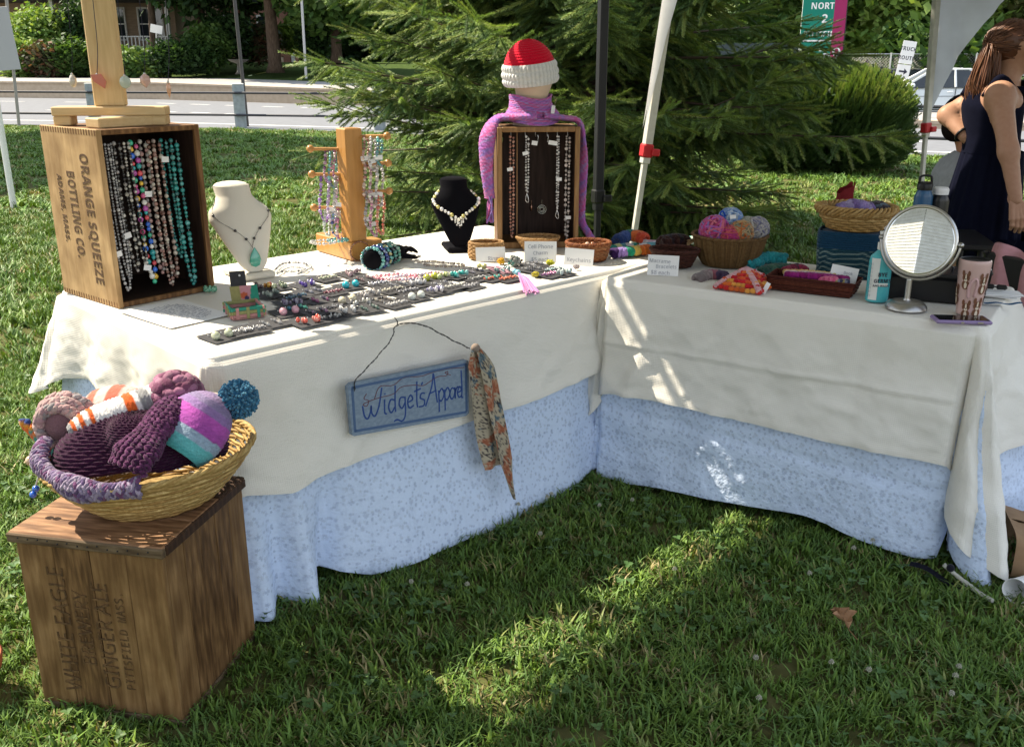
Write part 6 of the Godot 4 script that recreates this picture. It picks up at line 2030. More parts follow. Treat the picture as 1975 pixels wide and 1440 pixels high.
func display_box() -> void:
	var at := Vector3(-0.056, TOP, -3.733)
	var yaw := 5.0
	var W := 0.318
	var D := 0.20
	var H := 0.465
	var t := thing("display_box", "upright brown wooden box with dark inside, necklaces hung in it, under the mannequin head", "box", at, yaw)
	var b := yawb(yaw)
	for q in [["left_side", Vector3(0, 0, -D), Vector3(0.016, H, 0)], ["right_side", Vector3(W - 0.016, 0, -D), Vector3(W, H, 0)], ["top_board", Vector3(0.0161, H - 0.016, -D), Vector3(W - 0.0161, H, -0.0005)], ["bottom_board", Vector3(0.0161, 0.0, -D), Vector3(W - 0.0161, 0.022, -0.0005)]]:
		var mb := Mb.new()
		mb.bx(q[1], q[2], 0.003)
		put(q[0], mb, M.box_wood, t)
	var rim := Mb.new()
	rim.bx(Vector3(-0.001, 0, 0.0005), Vector3(0.018, H, 0.007), 0.003)
	rim.bx(Vector3(W - 0.018, 0, 0.0005), Vector3(W + 0.001, H, 0.007), 0.003)
	rim.bx(Vector3(0.0182, H - 0.019, 0.0005), Vector3(W - 0.0182, H + 0.001, 0.007), 0.003)
	rim.bx(Vector3(0.0182, 0, 0.0005), Vector3(W - 0.0182, 0.024, 0.007), 0.003)
	put("front_rim", rim, M.box_rim, t)
	var bk := Mb.new()
	bk.bx(Vector3(0.016, 0.02, -D + 0.001), Vector3(W - 0.016, H - 0.016, -D + 0.012))
	for q in [0.0172, W - 0.0172]:
		bk.bx(Vector3(q - 0.0008, 0.023, -D + 0.012), Vector3(q + 0.0008, H - 0.017, -0.012))
	put("dark_lining", bk, M.crate_dark, t)
	var rod := Mb.new()
	rod.bx(Vector3(0.078, 0.024, -0.05), Vector3(0.082, H - 0.018, -0.046))
	put("divider", rod, M.box_rim, t)
	var hooks := Mb.new()
	for x in [0.055, 0.11, 0.15, 0.195, 0.235, 0.275]:
		hooks.tube([Vector3(x, H - 0.016, -0.035), Vector3(x, H - 0.034, -0.035), Vector3(x, H - 0.038, -0.028), Vector3(x, H - 0.030, -0.024)], 0.0012, 5)
	put("hook", hooks, M.steel, t)
	var silver := [C(0.7, 0.68, 0.66), C(0.5, 0.48, 0.47), C(0.6, 0.6, 0.6)]
	var copper := [C(0.45, 0.2, 0.14), C(0.55, 0.3, 0.22), C(0.35, 0.14, 0.1)]
	var list := [
		[0.058, 0.012, 0.39, copper, 0.0035, 0.006, "long copper bead necklace at the left inside the display box", 0.12],
		[0.118, 0.009, 0.215, silver, 0.003, 0.006, "silver bead necklace with a loop drop, second in the display box", 0.06],
		[0.238, 0.006, 0.28, silver, 0.0025, 0.005, "thin silver chain necklace with a tassel, fourth in the display box", 0.16],
		[0.277, 0.012, 0.40, [C(0.66, 0.58, 0.54), C(0.4, 0.36, 0.34)], 0.0035, 0.0075, "long pearl bead necklace at the right inside the display box", 0.31],
	]
	for q in list:
		var pts := []
		for k in 21:
			var s := k / 20.0
			var a := PI * s
			pts.append(at + b * Vector3(q[0] + (s - 0.5) * 2.0 * q[1] * (0.5 + 0.5 * sin(a)), H - 0.038 - q[2] * pow(sin(a), 0.45), -0.03))
		var o := strand("necklace", q[6], "necklace", pts, q[3], q[4], q[5], 1.25, "necklaces hanging in the display box", M.bead)
		price_tag(o, at + b * Vector3(q[0] + (0.004 if q[0] > 0.2 else -0.008), H - 0.04 - q[7], -0.02), b * Basis(Vector3.BACK, rnd(-0.25, 0.25)), 0.022, 0.013)
		if q[2] < 0.3:
			var dr := Mb.new()
			dr.tube(curve([at + b * Vector3(q[0], H - 0.038 - q[2], -0.03), at + b * Vector3(q[0] - 0.006, H - 0.065 - q[2], -0.028), at + b * Vector3(q[0] + 0.004, H - 0.075 - q[2], -0.028), at + b * Vector3(q[0] + 0.005, H - 0.06 - q[2], -0.028), at + b * Vector3(q[0], H - 0.04 - q[2], -0.03)], 14), 0.0014, 5, silver[0])
			put("drop", dr, M.metal_vc, o)
	for q in [[0.158, "small silver earring with a white tag on the third hook of the display box", -0.012], [0.197, "small silver earring with a long white tag on the fourth hook of the display box", 0.02]]:
		var er := thing("hook_earring", q[1], "earring", at + b * Vector3(q[0], H - 0.036, -0.03), yaw)
		var em := Mb.new()
		em.tube([Vector3(0, 0.004, 0), Vector3(0.003, -0.006, 0), Vector3(0, -0.018, 0)], 0.0012, 4, silver[0])
		em.ball(Vector3(0, -0.02, 0), 0.004, silver[1], 6, 4)
		put("drop", em, M.metal_vc, er)
		price_tag(er, Vector3(q[2], -0.026, 0.004), Basis(Vector3.BACK, -0.15), 0.034 if q[2] > 0 else 0.022, 0.016)
	for q in [[0.195, 0.125, 0.018, "round silver filigree pendant hanging on the display box's back", C(0.45, 0.46, 0.42)], [0.152, 0.135, 0.007, "narrow copper pendant hanging beside the round one in the display box", C(0.35, 0.2, 0.15)], [0.033, 0.41, 0.006, "small green stone ring at the display box's upper left", C(0.15, 0.2, 0.1)], [0.135, 0.255, 0.005, "tiny dark green ring in the middle of the display box's back", C(0.05, 0.12, 0.08)]]:
		var pn := thing("box_pendant", q[3], "pendant", at + b * Vector3(q[0], q[1], -D + 0.02), yaw)
		var pm := Mb.new()
		var c: Color = q[4]
		var r: float = q[2]
		if r > 0.01:
			for rr in [1.0, 0.7, 0.4]:
				var ring := []
				for k in 17: ring.append(Vector3(cos(TAU * k / 16.0) * r * rr, sin(TAU * k / 16.0) * r * rr, 0))
				pm.tube(ring, 0.0022, 5, c, false)
			for k in 8: pm.ball(Vector3(cos(TAU * k / 8.0), sin(TAU * k / 8.0), 0) * r * 0.55, 0.003, c, 6, 4)
		else:
			pm.lathe([Vector2(0, -r * 3.0), Vector2(r, -r), Vector2(r * 0.8, r), Vector2(0, r * 2.0)], 8, Transform3D(), c)
		pm.tube([Vector3(0, r, 0), Vector3(0, r + 0.02, 0)], 0.0012, 4, c)
		put("stone", pm, M.metal_vc, pn)
	var hp: Vector3 = at + b * Vector3(0.14, H + 0.001, -0.10)
	var hd := thing("mannequin_head", "pale faceless mannequin head under a crocheted hat, on top of the display box", "mannequin head", hp, 30)
	var hm := Mb.new()
	hm.grid(28, 30, func(u: float, v: float) -> Vector3:
		var y := v * 0.27
		var r := seg([0.0, 0.02, 0.09, 0.12, 0.16, 0.20, 0.245, 0.262, 0.27], [0.075, 0.068, 0.056, 0.066, 0.076, 0.078, 0.055, 0.03, 0.0], y)
		var fwd := 0.012 * smoothstep(0.08, 0.16, y)
		return Vector3(r * 0.92 * cos(TAU * u), y, -r * 1.12 * sin(TAU * u) + fwd))
	put("head", hm, mat(0.62, 0.48, 0.36, 0.7), hd)
	var ht := thing("crocheted_hat", "red crocheted beanie with a wide white crocheted brim on the mannequin head", "hat", hp + Vector3(0, 0.0, 0), 30)
	var red := C(0.66, 0.008, 0.035)
	var wht := C(0.74, 0.74, 0.74)
	var tilt := Basis(Vector3.BACK, 0.16) * Basis(Vector3.RIGHT, 0.05)
	var hat_f := func(u: float, v: float) -> Vector3:
		var th := PI * 0.5 * (1.0 - v) * 1.18
		var r := Vector3(0.098, 0.118, 0.104)
		var p := Vector3(r.x * sin(th) * cos(TAU * u), r.y * cos(th), -r.z * sin(th) * sin(TAU * u))
		return Vector3(-0.012, 0.198, 0.008) + tilt * p
	var crown_mesh := Mb.new()
	knit(crown_mesh, 150, 64, func(u: float, v: float) -> Vector3: return hat_f.call(u, lerpf(0.30, 1.0, v)), func(u: float, v: float) -> Color: return red * (0.85 + 0.3 * absf(sin(u * 150.0 + v * 90.0))), 50, 13, 0.0055)
	put("red_crown", crown_mesh, M.yarn, ht)
	var brim := Mb.new()
	brim.grid(300, 44, func(u: float, v: float) -> Vector3:
		var p: Vector3 = hat_f.call(u, lerpf(-0.05, 0.33, v))
		var out := Vector3(cos(TAU * u), 0, -sin(TAU * u))
		var rib := pow(absf(sin(PI * u * 42.0)), 0.7)
		var row := absf(sin(PI * (v * 3.0 + 0.0)))
		return p + out * (0.004 + 0.005 * rib * row + 0.006 * (1.0 - v)),
		func(u: float, v: float) -> Color: return wht * (0.82 + 0.2 * absf(sin(PI * u * 42.0))))
	put("white_brim", brim, M.yarn, ht)
	var tg := Mb.new()
	tg.box(Transform3D(Basis(Vector3.BACK, -0.15), Vector3(0.038, 0.058, 0.098)), Vector3(0.016, 0.036, 0.002), 0.0005)
	put("price_tag", tg, M.paper, ht)
	var tc := Mb.new()
	tc.tube(curve([Vector3(0.035, 0.11, 0.104), Vector3(0.048, 0.095, 0.104), Vector3(0.042, 0.076, 0.10)], 8), 0.0012, 4)
	put("tag_cord", tc, mat(0.25, 0.2, 0.15, 0.8), ht)
	var sc := thing("knit_scarf", "pink and violet knitted scarf round the mannequin neck, hanging down both sides of the box", "scarf", at, yaw)
	var hues := [C(0.46, 0.12, 0.40), C(0.38, 0.14, 0.46), C(0.28, 0.18, 0.50), C(0.52, 0.14, 0.34), C(0.44, 0.20, 0.46), C(0.55, 0.10, 0.30), C(0.34, 0.24, 0.52)]
	var hue := func(u: float, v: float) -> Color:
		var k := v * 26.0 + sin(u * 21.0 + v * 130.0) * 0.8
		return hues[int(fposmod(k, 7.0))] * (0.85 + 0.3 * absf(sin(v * 410.0 + u * 60.0)))
	var cw := Mb.new()
	knit(cw, 110, 46, func(u: float, v: float) -> Vector3:
		var y := H + 0.012 + v * 0.098
		var r := seg([0.0, 0.3, 0.5, 0.75, 1.0], [0.108, 0.098, 0.083, 0.076, 0.079], v) + 0.004 * sin(u * TAU * 3.0 + v * 6.0)
		return Vector3(0.14 + r * 1.05 * cos(TAU * u), y + 0.008 * sin(u * TAU * 2.0 + 1.0), -0.10 - r * 0.95 * sin(TAU * u)), hue, 44, 15, 0.005)
	put("neck_wrap", cw, M.yarn, sc)
	var tails := [
		[[Vector3(0.15, H + 0.040, -0.02), Vector3(0.07, H + 0.034, -0.045), Vector3(0.0, H + 0.024, -0.06), Vector3(-0.034, H - 0.04, -0.04), Vector3(-0.040, H - 0.14, -0.03), Vector3(-0.032, H - 0.24, -0.025), Vector3(-0.028, H - 0.27, -0.022)], 0.085, 0.016],
		[[Vector3(0.18, H + 0.040, -0.03), Vector3(0.26, H + 0.030, -0.05), Vector3(W + 0.004, H + 0.014, -0.06), Vector3(W + 0.020, H - 0.06, -0.065), Vector3(W + 0.020, H - 0.22, -0.07), Vector3(W + 0.022, H - 0.36, -0.07), Vector3(W + 0.045, 0.055, -0.06), Vector3(W + 0.075, 0.012, -0.05)], 0.07, 0.012],
	]
	for q in tails:
		var path := curve(q[0], 60)
		var tm := Mb.new()
		knit(tm, 26, 110, func(u: float, v: float) -> Vector3:
			var k := v * 60.0
			var i := mini(int(k), 59)
			var c: Vector3 = path[i].lerp(path[i + 1], k - i)
			var d: Vector3 = (path[i + 1] - path[i]).normalized()
			var wdir := Vector3(0, 0, 1).lerp(Vector3(0.8 if q[1] > 0.08 else 0.55, 0, 0.6), smoothstep(0.25, 0.55, v)).normalized()
			var nn := wdir.cross(d).normalized()
			var a := TAU * u
			var wide: float = q[1] * 0.5 * lerpf(1.0, 0.55, smoothstep(0.3, 1.0, v))
			return c + wdir * (cos(a) * wide) + nn * (sin(a) * q[2]), hue, 12, 40, 0.004)
		put("tail", tm, M.yarn, sc)
		var fr := Mb.new()
		var e: Vector3 = path[60]
		var n := 26
		for k in n:
			var z := lerpf(-0.02, 0.02, float(k) / n)
			var side: float = -1.0 if q[1] > 0.08 else 1.0
			if side < 0.0:
				fr.tube([e + Vector3(rnd(-0.006, 0.006), 0.01, z), e + Vector3(rnd(-0.01, 0.01), -0.04, z * 1.2), e + Vector3(rnd(-0.014, 0.014), -0.09 + rnd(-0.01, 0.01), z * 1.3)], 0.0028, 4, pick(hues))
			else:
				fr.tube([e + Vector3(-0.004, 0.006, z), e + Vector3(0.02, -0.003, z * 1.2), e + Vector3(0.05 + rnd(-0.01, 0.01), -0.008, z * 1.5)], 0.0028, 4, hues[1] * 0.8)
		put("fringe", fr, M.yarn, sc)

func earring_card(label: String, at: Vector3, yaw: float, cols: Array, style: int, w := 0.084, d := 0.104) -> void:
	var t := thing("earring_card", label, "earring card", at, yaw, "black earring cards on the left table")
	var cm := Mb.new()
	var curl := rnd(0.001, 0.004)
	cm.grid(5, 5, func(u: float, v: float) -> Vector3: return Vector3((u - 0.5) * w, 0.0012 + curl * pow(absf(v - 0.5) * 2.0, 2.0) * (0.4 + 0.6 * u), (0.5 - v) * d))
	put("card", cm, M.card, t)
	for s in [-1.0, 1.0]:
		var em := Mb.new()
		var e := 1.45
		var x: float = s * w * 0.22 + rnd(-0.003, 0.003)
		var z0 := -d * 0.22
		em.ball(Vector3(x, 0.0035, z0), 0.002, C(0.75, 0.75, 0.75), 6, 4)
		var c: Color = cols[0]
		match style:
			0:   # a bunch of beads
				for k in 8:
					em.ball(Vector3(x + rnd(-0.009, 0.009), 0.006 + rnd(0, 0.005), rnd(0.0, 0.032)), rnd(0.004, 0.0068), pick(cols) * rnd(0.8, 1.2), 7, 5)
			1:   # a straight drop
				for k in 6:
					em.ball(Vector3(x, 0.005, -0.008 + k * 0.0085), 0.0036 + 0.0014 * sin(k * 2.1), pick(cols), 6, 4)
			2:   # one large stone
				em.ball(Vector3(x, 0.008, 0.016), 0.0125, c, 10, 7, Vector3(0.9, 0.7, 1.15))
				em.ball(Vector3(x, 0.006, 0.003), 0.004, C(0.6, 0.6, 0.6), 6, 4)
			3:   # a row of thin charms
				for k in 9:
					em.ball(Vector3(x + (k - 4) * 0.0036, 0.005 + 0.002 * (k % 2), 0.008 + 0.006 * (k % 3)), 0.003, pick(cols), 5, 4, Vector3(0.7, 1, 2.0))
		var eo := put("earring", em, M.bead, t)
		eo.scale = Vector3(1.0, e, 1.0)

func earring_cards() -> void:
	var cards := [
		[Vector3(-0.784, 0.74, -2.457), 48, [C(0.42, 0.46, 0.33), C(0.5, 0.52, 0.4)], 2, "black card with pale jade stone earrings, nearest the table's front left corner"],
		[Vector3(-0.717, 0.74, -2.524), 40, [C(0.45, 0.45, 0.46), C(0.2, 0.2, 0.22)], 3, "black card with grey chain earrings, second along the front edge"],
		[Vector3(-0.68, 0.74, -2.588), 44, [C(0.5, 0.48, 0.46), C(0.3, 0.3, 0.3)], 1, "black card with long silver drop earrings, between the woven box and the coral ones"],
		[Vector3(-0.583, 0.74, -2.599), 44, [C(0.68, 0.10, 0.07), C(0.7, 0.25, 0.2)], 0, "black card with coral red bead earrings on the front edge"],
		[Vector3(-0.661, 0.74, -2.715), 40, [C(0.65, 0.35, 0.42), C(0.7, 0.5, 0.55)], 2, "black card with glossy pink shell earrings right of the woven box"],
		[Vector3(-0.645, 0.74, -2.758), 43, [C(0.04, 0.2, 0.28), C(0.1, 0.4, 0.3)], 1, "black card with striped teal drop earrings behind the pink shell ones"],
		[Vector3(-0.524, 0.74, -2.656), 42, [C(0.04, 0.04, 0.045), C(0.4, 0.4, 0.4)], 3, "black card with black and silver beads reaching over the front edge"],
		[Vector3(-0.487, 0.74, -2.721), 46, [C(0.02, 0.02, 0.02), C(0.55, 0.55, 0.55)], 0, "black card with black bead earrings, third from the coral one on the front edge"],
		[Vector3(-0.429, 0.74, -2.751), 38, [C(0.10, 0.16, 0.13), C(0.2, 0.25, 0.22)], 1, "black card with dark green dangling stones at the front edge"],
		[Vector3(-0.514, 0.74, -2.853), 44, [C(0.6, 0.55, 0.4), C(0.68, 0.63, 0.5)], 2, "black card with cream shell earrings in the second row"],
		[Vector3(-0.598, 0.74, -2.866), 40, [C(0.1, 0.09, 0.14), C(0.3, 0.1, 0.2)], 1, "black card with tiny dark earrings left of the cream shells"],
		[Vector3(-0.682, 0.74, -2.9), 48, [C(0.06, 0.12, 0.2), C(0.12, 0.2, 0.25)], 3, "black card with slate blue bead bunches in the second row"],
		[Vector3(-0.766, 0.74, -2.927), 50, [C(0.35, 0.4, 0.35), C(0.15, 0.2, 0.18)], 0, "black card with mossy green beads behind the woven box"],
		[Vector3(-0.814, 0.74, -3.02), 42, [C(0.4, 0.03, 0.05), C(0.05, 0.03, 0.04), C(0.55, 0.3, 0.05)], 0, "black card with dark red and amber beads beside the white bust's base"],
		[Vector3(-0.77, 0.74, -3.042), 40, [C(0.4, 0.46, 0.3), C(0.2, 0.25, 0.18)], 0, "black card with pale olive beads in front of the white bust"],
		[Vector3(-0.682, 0.74, -3.072), 43, [C(0.10, 0.05, 0.35), C(0.45, 0.42, 0.6)], 0, "black card with violet crystal earrings in the third row"],
		[Vector3(-0.573, 0.74, -2.969), 46, [C(0.14, 0.03, 0.05), C(0.4, 0.25, 0.28)], 3, "black card with maroon fringe earrings in the third row"],
		[Vector3(-0.535, 0.74, -3.049), 42, [C(0.02, 0.42, 0.52), C(0.06, 0.5, 0.6)], 2, "black card with bright turquoise stone earrings"],
		[Vector3(-0.631, 0.74, -3.165), 44, [C(0.55, 0.55, 0.45), C(0.35, 0.4, 0.3)], 3, "black card with pale straw beads in the back row near the white bust"],
		[Vector3(-0.56, 0.74, -3.246), 47, [C(0.5, 0.36, 0.38), C(0.35, 0.25, 0.28)], 0, "black card with dusty pink beads in front of the bracelet stand"],
		[Vector3(-0.446, 0.74, -3.094), 44, [C(0.3, 0.32, 0.42), C(0.55, 0.56, 0.6)], 3, "black card with pale blue grey beads in front of the pink bracelets"],
		[Vector3(-0.393, 0.74, -2.998), 42, [C(0.5, 0.48, 0.4), C(0.25, 0.24, 0.22)], 3, "black card with ivory and grey beads in the middle of the third row"],
		[Vector3(-0.452, 0.74, -2.914), 45, [C(0.55, 0.5, 0.46), C(0.4, 0.38, 0.37)], 0, "black card with silver rose beads right of the cream shells"],
		[Vector3(-0.381, 0.74, -3.064), 41, [C(0.25, 0.25, 0.27), C(0.4, 0.4, 0.42)], 1, "black card with small pewter studs right of the ivory beads"],
		[Vector3(-0.323, 0.74, -3.087), 46, [C(0.6, 0.6, 0.62), C(0.3, 0.3, 0.33)], 0, "black card with clear and grey crystal bunches near the front edge"],
		[Vector3(-0.308, 0.74, -2.9), 43, [C(0.62, 0.66, 0.62), C(0.6, 0.64, 0.6)], 2, "black card with milky glass earrings on the front edge"],
		[Vector3(-0.358, 0.74, -2.814), 44, [C(0.36, 0.36, 0.37), C(0.5, 0.5, 0.5)], 3, "black card with silver filigree fringe on the front edge"],
		[Vector3(-0.251, 0.74, -2.976), 42, [C(0.3, 0.28, 0.45), C(0.6, 0.58, 0.62)], 0, "black card with blue and silver beads on the front edge"],
		[Vector3(-0.202, 0.74, -3.034), 44, [C(0.5, 0.5, 0.45), C(0.28, 0.28, 0.28)], 3, "black card with silver leaf fringe right of the blue and silver beads"],
		[Vector3(-0.145, 0.74, -3.057), 46, [C(0.4, 0.4, 0.42), C(0.15, 0.15, 0.17)], 3, "black card with dark silver fringe right of the leaf fringe"],
		[Vector3(-0.287, 0.74, -3.165), 44, [C(0.45, 0.48, 0.06), C(0.5, 0.52, 0.2)], 2, "black card with lime yellow stone earrings"],
		[Vector3(-0.25, 0.74, -3.189), 40, [C(0.42, 0.48, 0.2), C(0.55, 0.58, 0.4)], 0, "black card with apple green beads right of the lime yellow stones"],
		[Vector3(-0.193, 0.74, -3.205), 45, [C(0.05, 0.42, 0.38), C(0.2, 0.5, 0.48)], 0, "black card with aqua bead bunches"],
		[Vector3(-0.137, 0.74, -3.272), 44, [C(0.3, 0.28, 0.32), C(0.12, 0.12, 0.14)], 1, "black card with grey drops in front of the small round basket"],
		[Vector3(-0.127, 0.74, -3.173), 43, [C(0.45, 0.45, 0.45), C(0.2, 0.2, 0.2)], 3, "black card with grey fringe right of the aqua beads"],
		[Vector3(-0.076, 0.74, -3.173), 47, [C(0.5, 0.13, 0.08), C(0.1, 0.35, 0.3)], 3, "black card with brick red and green fringe near the front edge"],
		[Vector3(-0.02, 0.74, -3.165), 42, [C(0.5, 0.10, 0.06), C(0.55, 0.2, 0.12)], 3, "black card with rust red fringe beside the pink tassel"],
		[Vector3(0.076, 0.74, -3.395), 44, [C(0.3, 0.3, 0.32), C(0.45, 0.45, 0.46)], 1, "black card with grey studs at the foot of the middle price card"],
		[Vector3(0.065, 0.74, -3.306), 45, [C(0.1, 0.1, 0.11), C(0.3, 0.3, 0.3)], 1, "black card with nearly hidden dark earrings in front of the middle price card"],
		[Vector3(0.136, 0.74, -3.315), 41, [C(0.5, 0.55, 0.55), C(0.3, 0.4, 0.42)], 3, "black card with pale blue fringe in front of the flared basket's price card"],
		[Vector3(0.167, 0.74, -3.255), 44, [C(0.4, 0.5, 0.5), C(0.55, 0.6, 0.58)], 0, "black card with pale aqua beads at the right end of the front edge"],
		[Vector3(0.121, 0.74, -3.23), 46, [C(0.12, 0.04, 0.14), C(0.5, 0.2, 0.35)], 3, "black card with plum and pink fringe on the front edge"],
		[Vector3(-0.748, 0.74, -2.498), 46, [C(0.3, 0.3, 0.3), C(0.5, 0.5, 0.48)], 3, "black card with pewter fringe between the jade stones and the grey chains"],
		[Vector3(-0.575, 0.74, -2.715), 43, [C(0.1, 0.1, 0.12), C(0.35, 0.2, 0.3)], 1, "black card with slim plum drops between the shell and the black beads"],
		[Vector3(-0.468, 0.74, -2.814), 45, [C(0.45, 0.45, 0.42), C(0.2, 0.2, 0.2)], 0, "black card with stone grey beads behind the dark green drops"],
		[Vector3(-0.403, 0.74, -2.86), 42, [C(0.5, 0.47, 0.4), C(0.3, 0.27, 0.24)], 1, "black card with bone coloured drops left of the filigree fringe"],
		[Vector3(-0.341, 0.74, -2.984), 44, [C(0.4, 0.4, 0.43), C(0.12, 0.12, 0.14)], 3, "black card with gunmetal fringe behind the milky glass earrings"],
		[Vector3(-0.642, 0.74, -2.976), 47, [C(0.2, 0.2, 0.24), C(0.4, 0.4, 0.45)], 1, "black card with steel grey drops before the violet crystals"],
		[Vector3(-0.502, 0.74, -3.149), 43, [C(0.4, 0.3, 0.3), C(0.2, 0.14, 0.15)], 1, "black card with brown drops left of the pink glass bracelets"],
		[Vector3(-0.539, 0.74, -2.77), 45, [C(0.05, 0.05, 0.06), C(0.25, 0.25, 0.27)], 3, "black card with jet fringe just behind the front edge row"],
		[Vector3(-0.675, 0.74, -2.827), 41, [C(0.15, 0.12, 0.2), C(0.3, 0.28, 0.36)], 0, "black card with smoky violet beads behind the teal striped drops"],
		[Vector3(-0.235, 0.74, -3.079), 46, [C(0.5, 0.5, 0.5), C(0.25, 0.25, 0.28)], 1, "black card with bright silver drops below the apple green beads"],
		[Vector3(-0.041, 0.74, -3.272), 42, [C(0.2, 0.3, 0.3), C(0.1, 0.12, 0.12)], 0, "black card with dark sea green beads under the dusty pink tassel"],
	]
	var ci := 0
	for q in cards:
		ci += 1
		earring_card(q[4], q[0] + Vector3(0, 0.0030 + 0.0009 * (ci % 5), 0), q[1] + rnd(-4, 4), q[2], q[3])
	var sc := thing("leaning_card", "black card leaning upright with a white dot, beside the white bust's base", "earring card", Vector3(-0.892, 0.74, -3.042) + Vector3(0, 0.004, 0), 20)
	var mb := Mb.new()
	mb.box(Transform3D(Basis(Vector3.RIGHT, -0.5), Vector3(0, 0.026, 0)), Vector3(0.05, 0.06, 0.001))
	put("card", mb, M.card, sc)
	var dt := Mb.new()
	dt.ball(Vector3(0.006, 0.040, -0.002), 0.004, C(0.8, 0.8, 0.78), 7, 5)
	put("dot", dt, M.vc, sc)
	var tas := [
		[Vector3(0.022, 0.74, -3.197), Vector3(0.064, 0.74, -3.005), [C(0.62, 0.22, 0.50), C(0.5, 0.3, 0.6), C(0.68, 0.35, 0.55)], C(0.25, 0.5, 0.6), "large pink and violet tassel charm hanging over the front edge", 0.017],
		[Vector3(-0.092, 0.74, -3.306), Vector3(-0.017, 0.74, -3.238), [C(0.62, 0.36, 0.42), C(0.55, 0.28, 0.36), C(0.66, 0.45, 0.5)], C(0.5, 0.48, 0.2), "dusty pink tassel charm with an olive bead, left of the large tassel", 0.012],
	]
	for q in tas:
		var a: Vector3 = q[0] + Vector3(0, 0.018, 0)
		var e: Vector3 = q[1] + Vector3(0, 0.010, 0)
		var ts := thing("tassel_charm", q[4], "tassel", a)
		var tm := Mb.new()
		var ax := (e - a)
		if q[5] > 0.015: ax += Vector3(0, -0.012, 0)
		var sd := ax.normalized().cross(Vector3.UP).normalized()
		for k in 70:
			var s := rnd(-1, 1)
			var y := rnd(-0.8, 0.8)
			tm.tube([Vector3.ZERO + Vector3(0, y * 0.004, 0), ax * 0.5 + sd * s * q[5] * 0.8 + Vector3(0, y * 0.012 + 0.004, 0), ax * rnd(0.92, 1.08) + sd * s * q[5] * 1.4 + Vector3(0, y * 0.006, 0)], 0.0014, 4, pick(q[2]) * rnd(0.8, 1.15))
		put("threads", tm, M.yarn, ts)
		var bm := Mb.new()
		bm.ball(-ax.normalized() * 0.008, 0.011, q[3], 10, 7)
		bm.ball(-ax.normalized() * 0.025 + sd * 0.008, 0.009, q[3] * 1.2, 10, 7)
		put("bead", bm, M.bead, ts)
	var puffs := [
		[Vector3(0.01, 0.74, -3.386), 0.026, [C(0.25, 0.27, 0.25), C(0.06, 0.06, 0.06), C(0.4, 0.4, 0.38), C(0.1, 0.25, 0.22)], "grey and black fuzzy pompom charm before the middle basket"],
		[Vector3(-0.039, 0.74, -3.422), 0.015, [C(0.62, 0.33, 0.02), C(0.68, 0.42, 0.04)], "small golden yellow flower charm beside the grey pompom"],
		[Vector3(0.138, 0.74, -3.395), 0.015, [C(0.5, 0.5, 0.02), C(0.56, 0.56, 0.06)], "small lemon yellow flower charm between the two right price cards"],
		[Vector3(0.081, 0.74, -3.205), 0.013, [C(0.5, 0.42, 0.04), C(0.35, 0.3, 0.05)], "small olive gold charm right of the large tassel"],
		[Vector3(0.229, 0.74, -3.332), 0.012, [C(0.35, 0.3, 0.3), C(0.45, 0.4, 0.4)], "small mauve grey charm at the table's right end"],
	]
	for q in puffs:
		var pf := thing("pompom_charm", q[3], "charm", q[0] + Vector3(0, 0.004 + q[1] * 0.75, 0))
		var pm := Mb.new()
		pm.ball(Vector3.ZERO, q[1] * 0.7, q[2][0], 10, 7)
		for k in 60:
			var dd := Vector3(rng.randfn(), rng.randfn(), rng.randfn()).normalized()
			pm.ball(dd * q[1] * Vector3(1, 0.7, 1) * rnd(0.7, 1.0), q[1] * rnd(0.14, 0.24), pick(q[2]) * rnd(0.8, 1.2), 6, 4)
		put("tuft", pm, M.yarn, pf)

func price_card(label: String, at: Vector3, yaw: float, w: float, h: float, lines: Array, tilt := -0.2, roll := 0.0) -> void:
	var t := thing("price_card", label, "price card", at, yaw, "hand-lettered price cards")
	var b := Basis(Vector3.BACK, roll) * Basis(Vector3.RIGHT, tilt)
	var mb := Mb.new()
	mb.box(Transform3D(b, b * Vector3(0, h * 0.5, 0)), Vector3(w, h, 0.0012))
	var c := put("card", mb, M.paper, t)
	for i in lines.size():
		lettering(lines[i][0], lines[i][1], M.pencil, c, Transform3D(b * Basis(Vector3.BACK, rnd(-0.03, 0.03)), b * Vector3(lines[i][2], h * lines[i][3] - lines[i][1] * 0.4, 0.0012)), false, "Droid Sans")

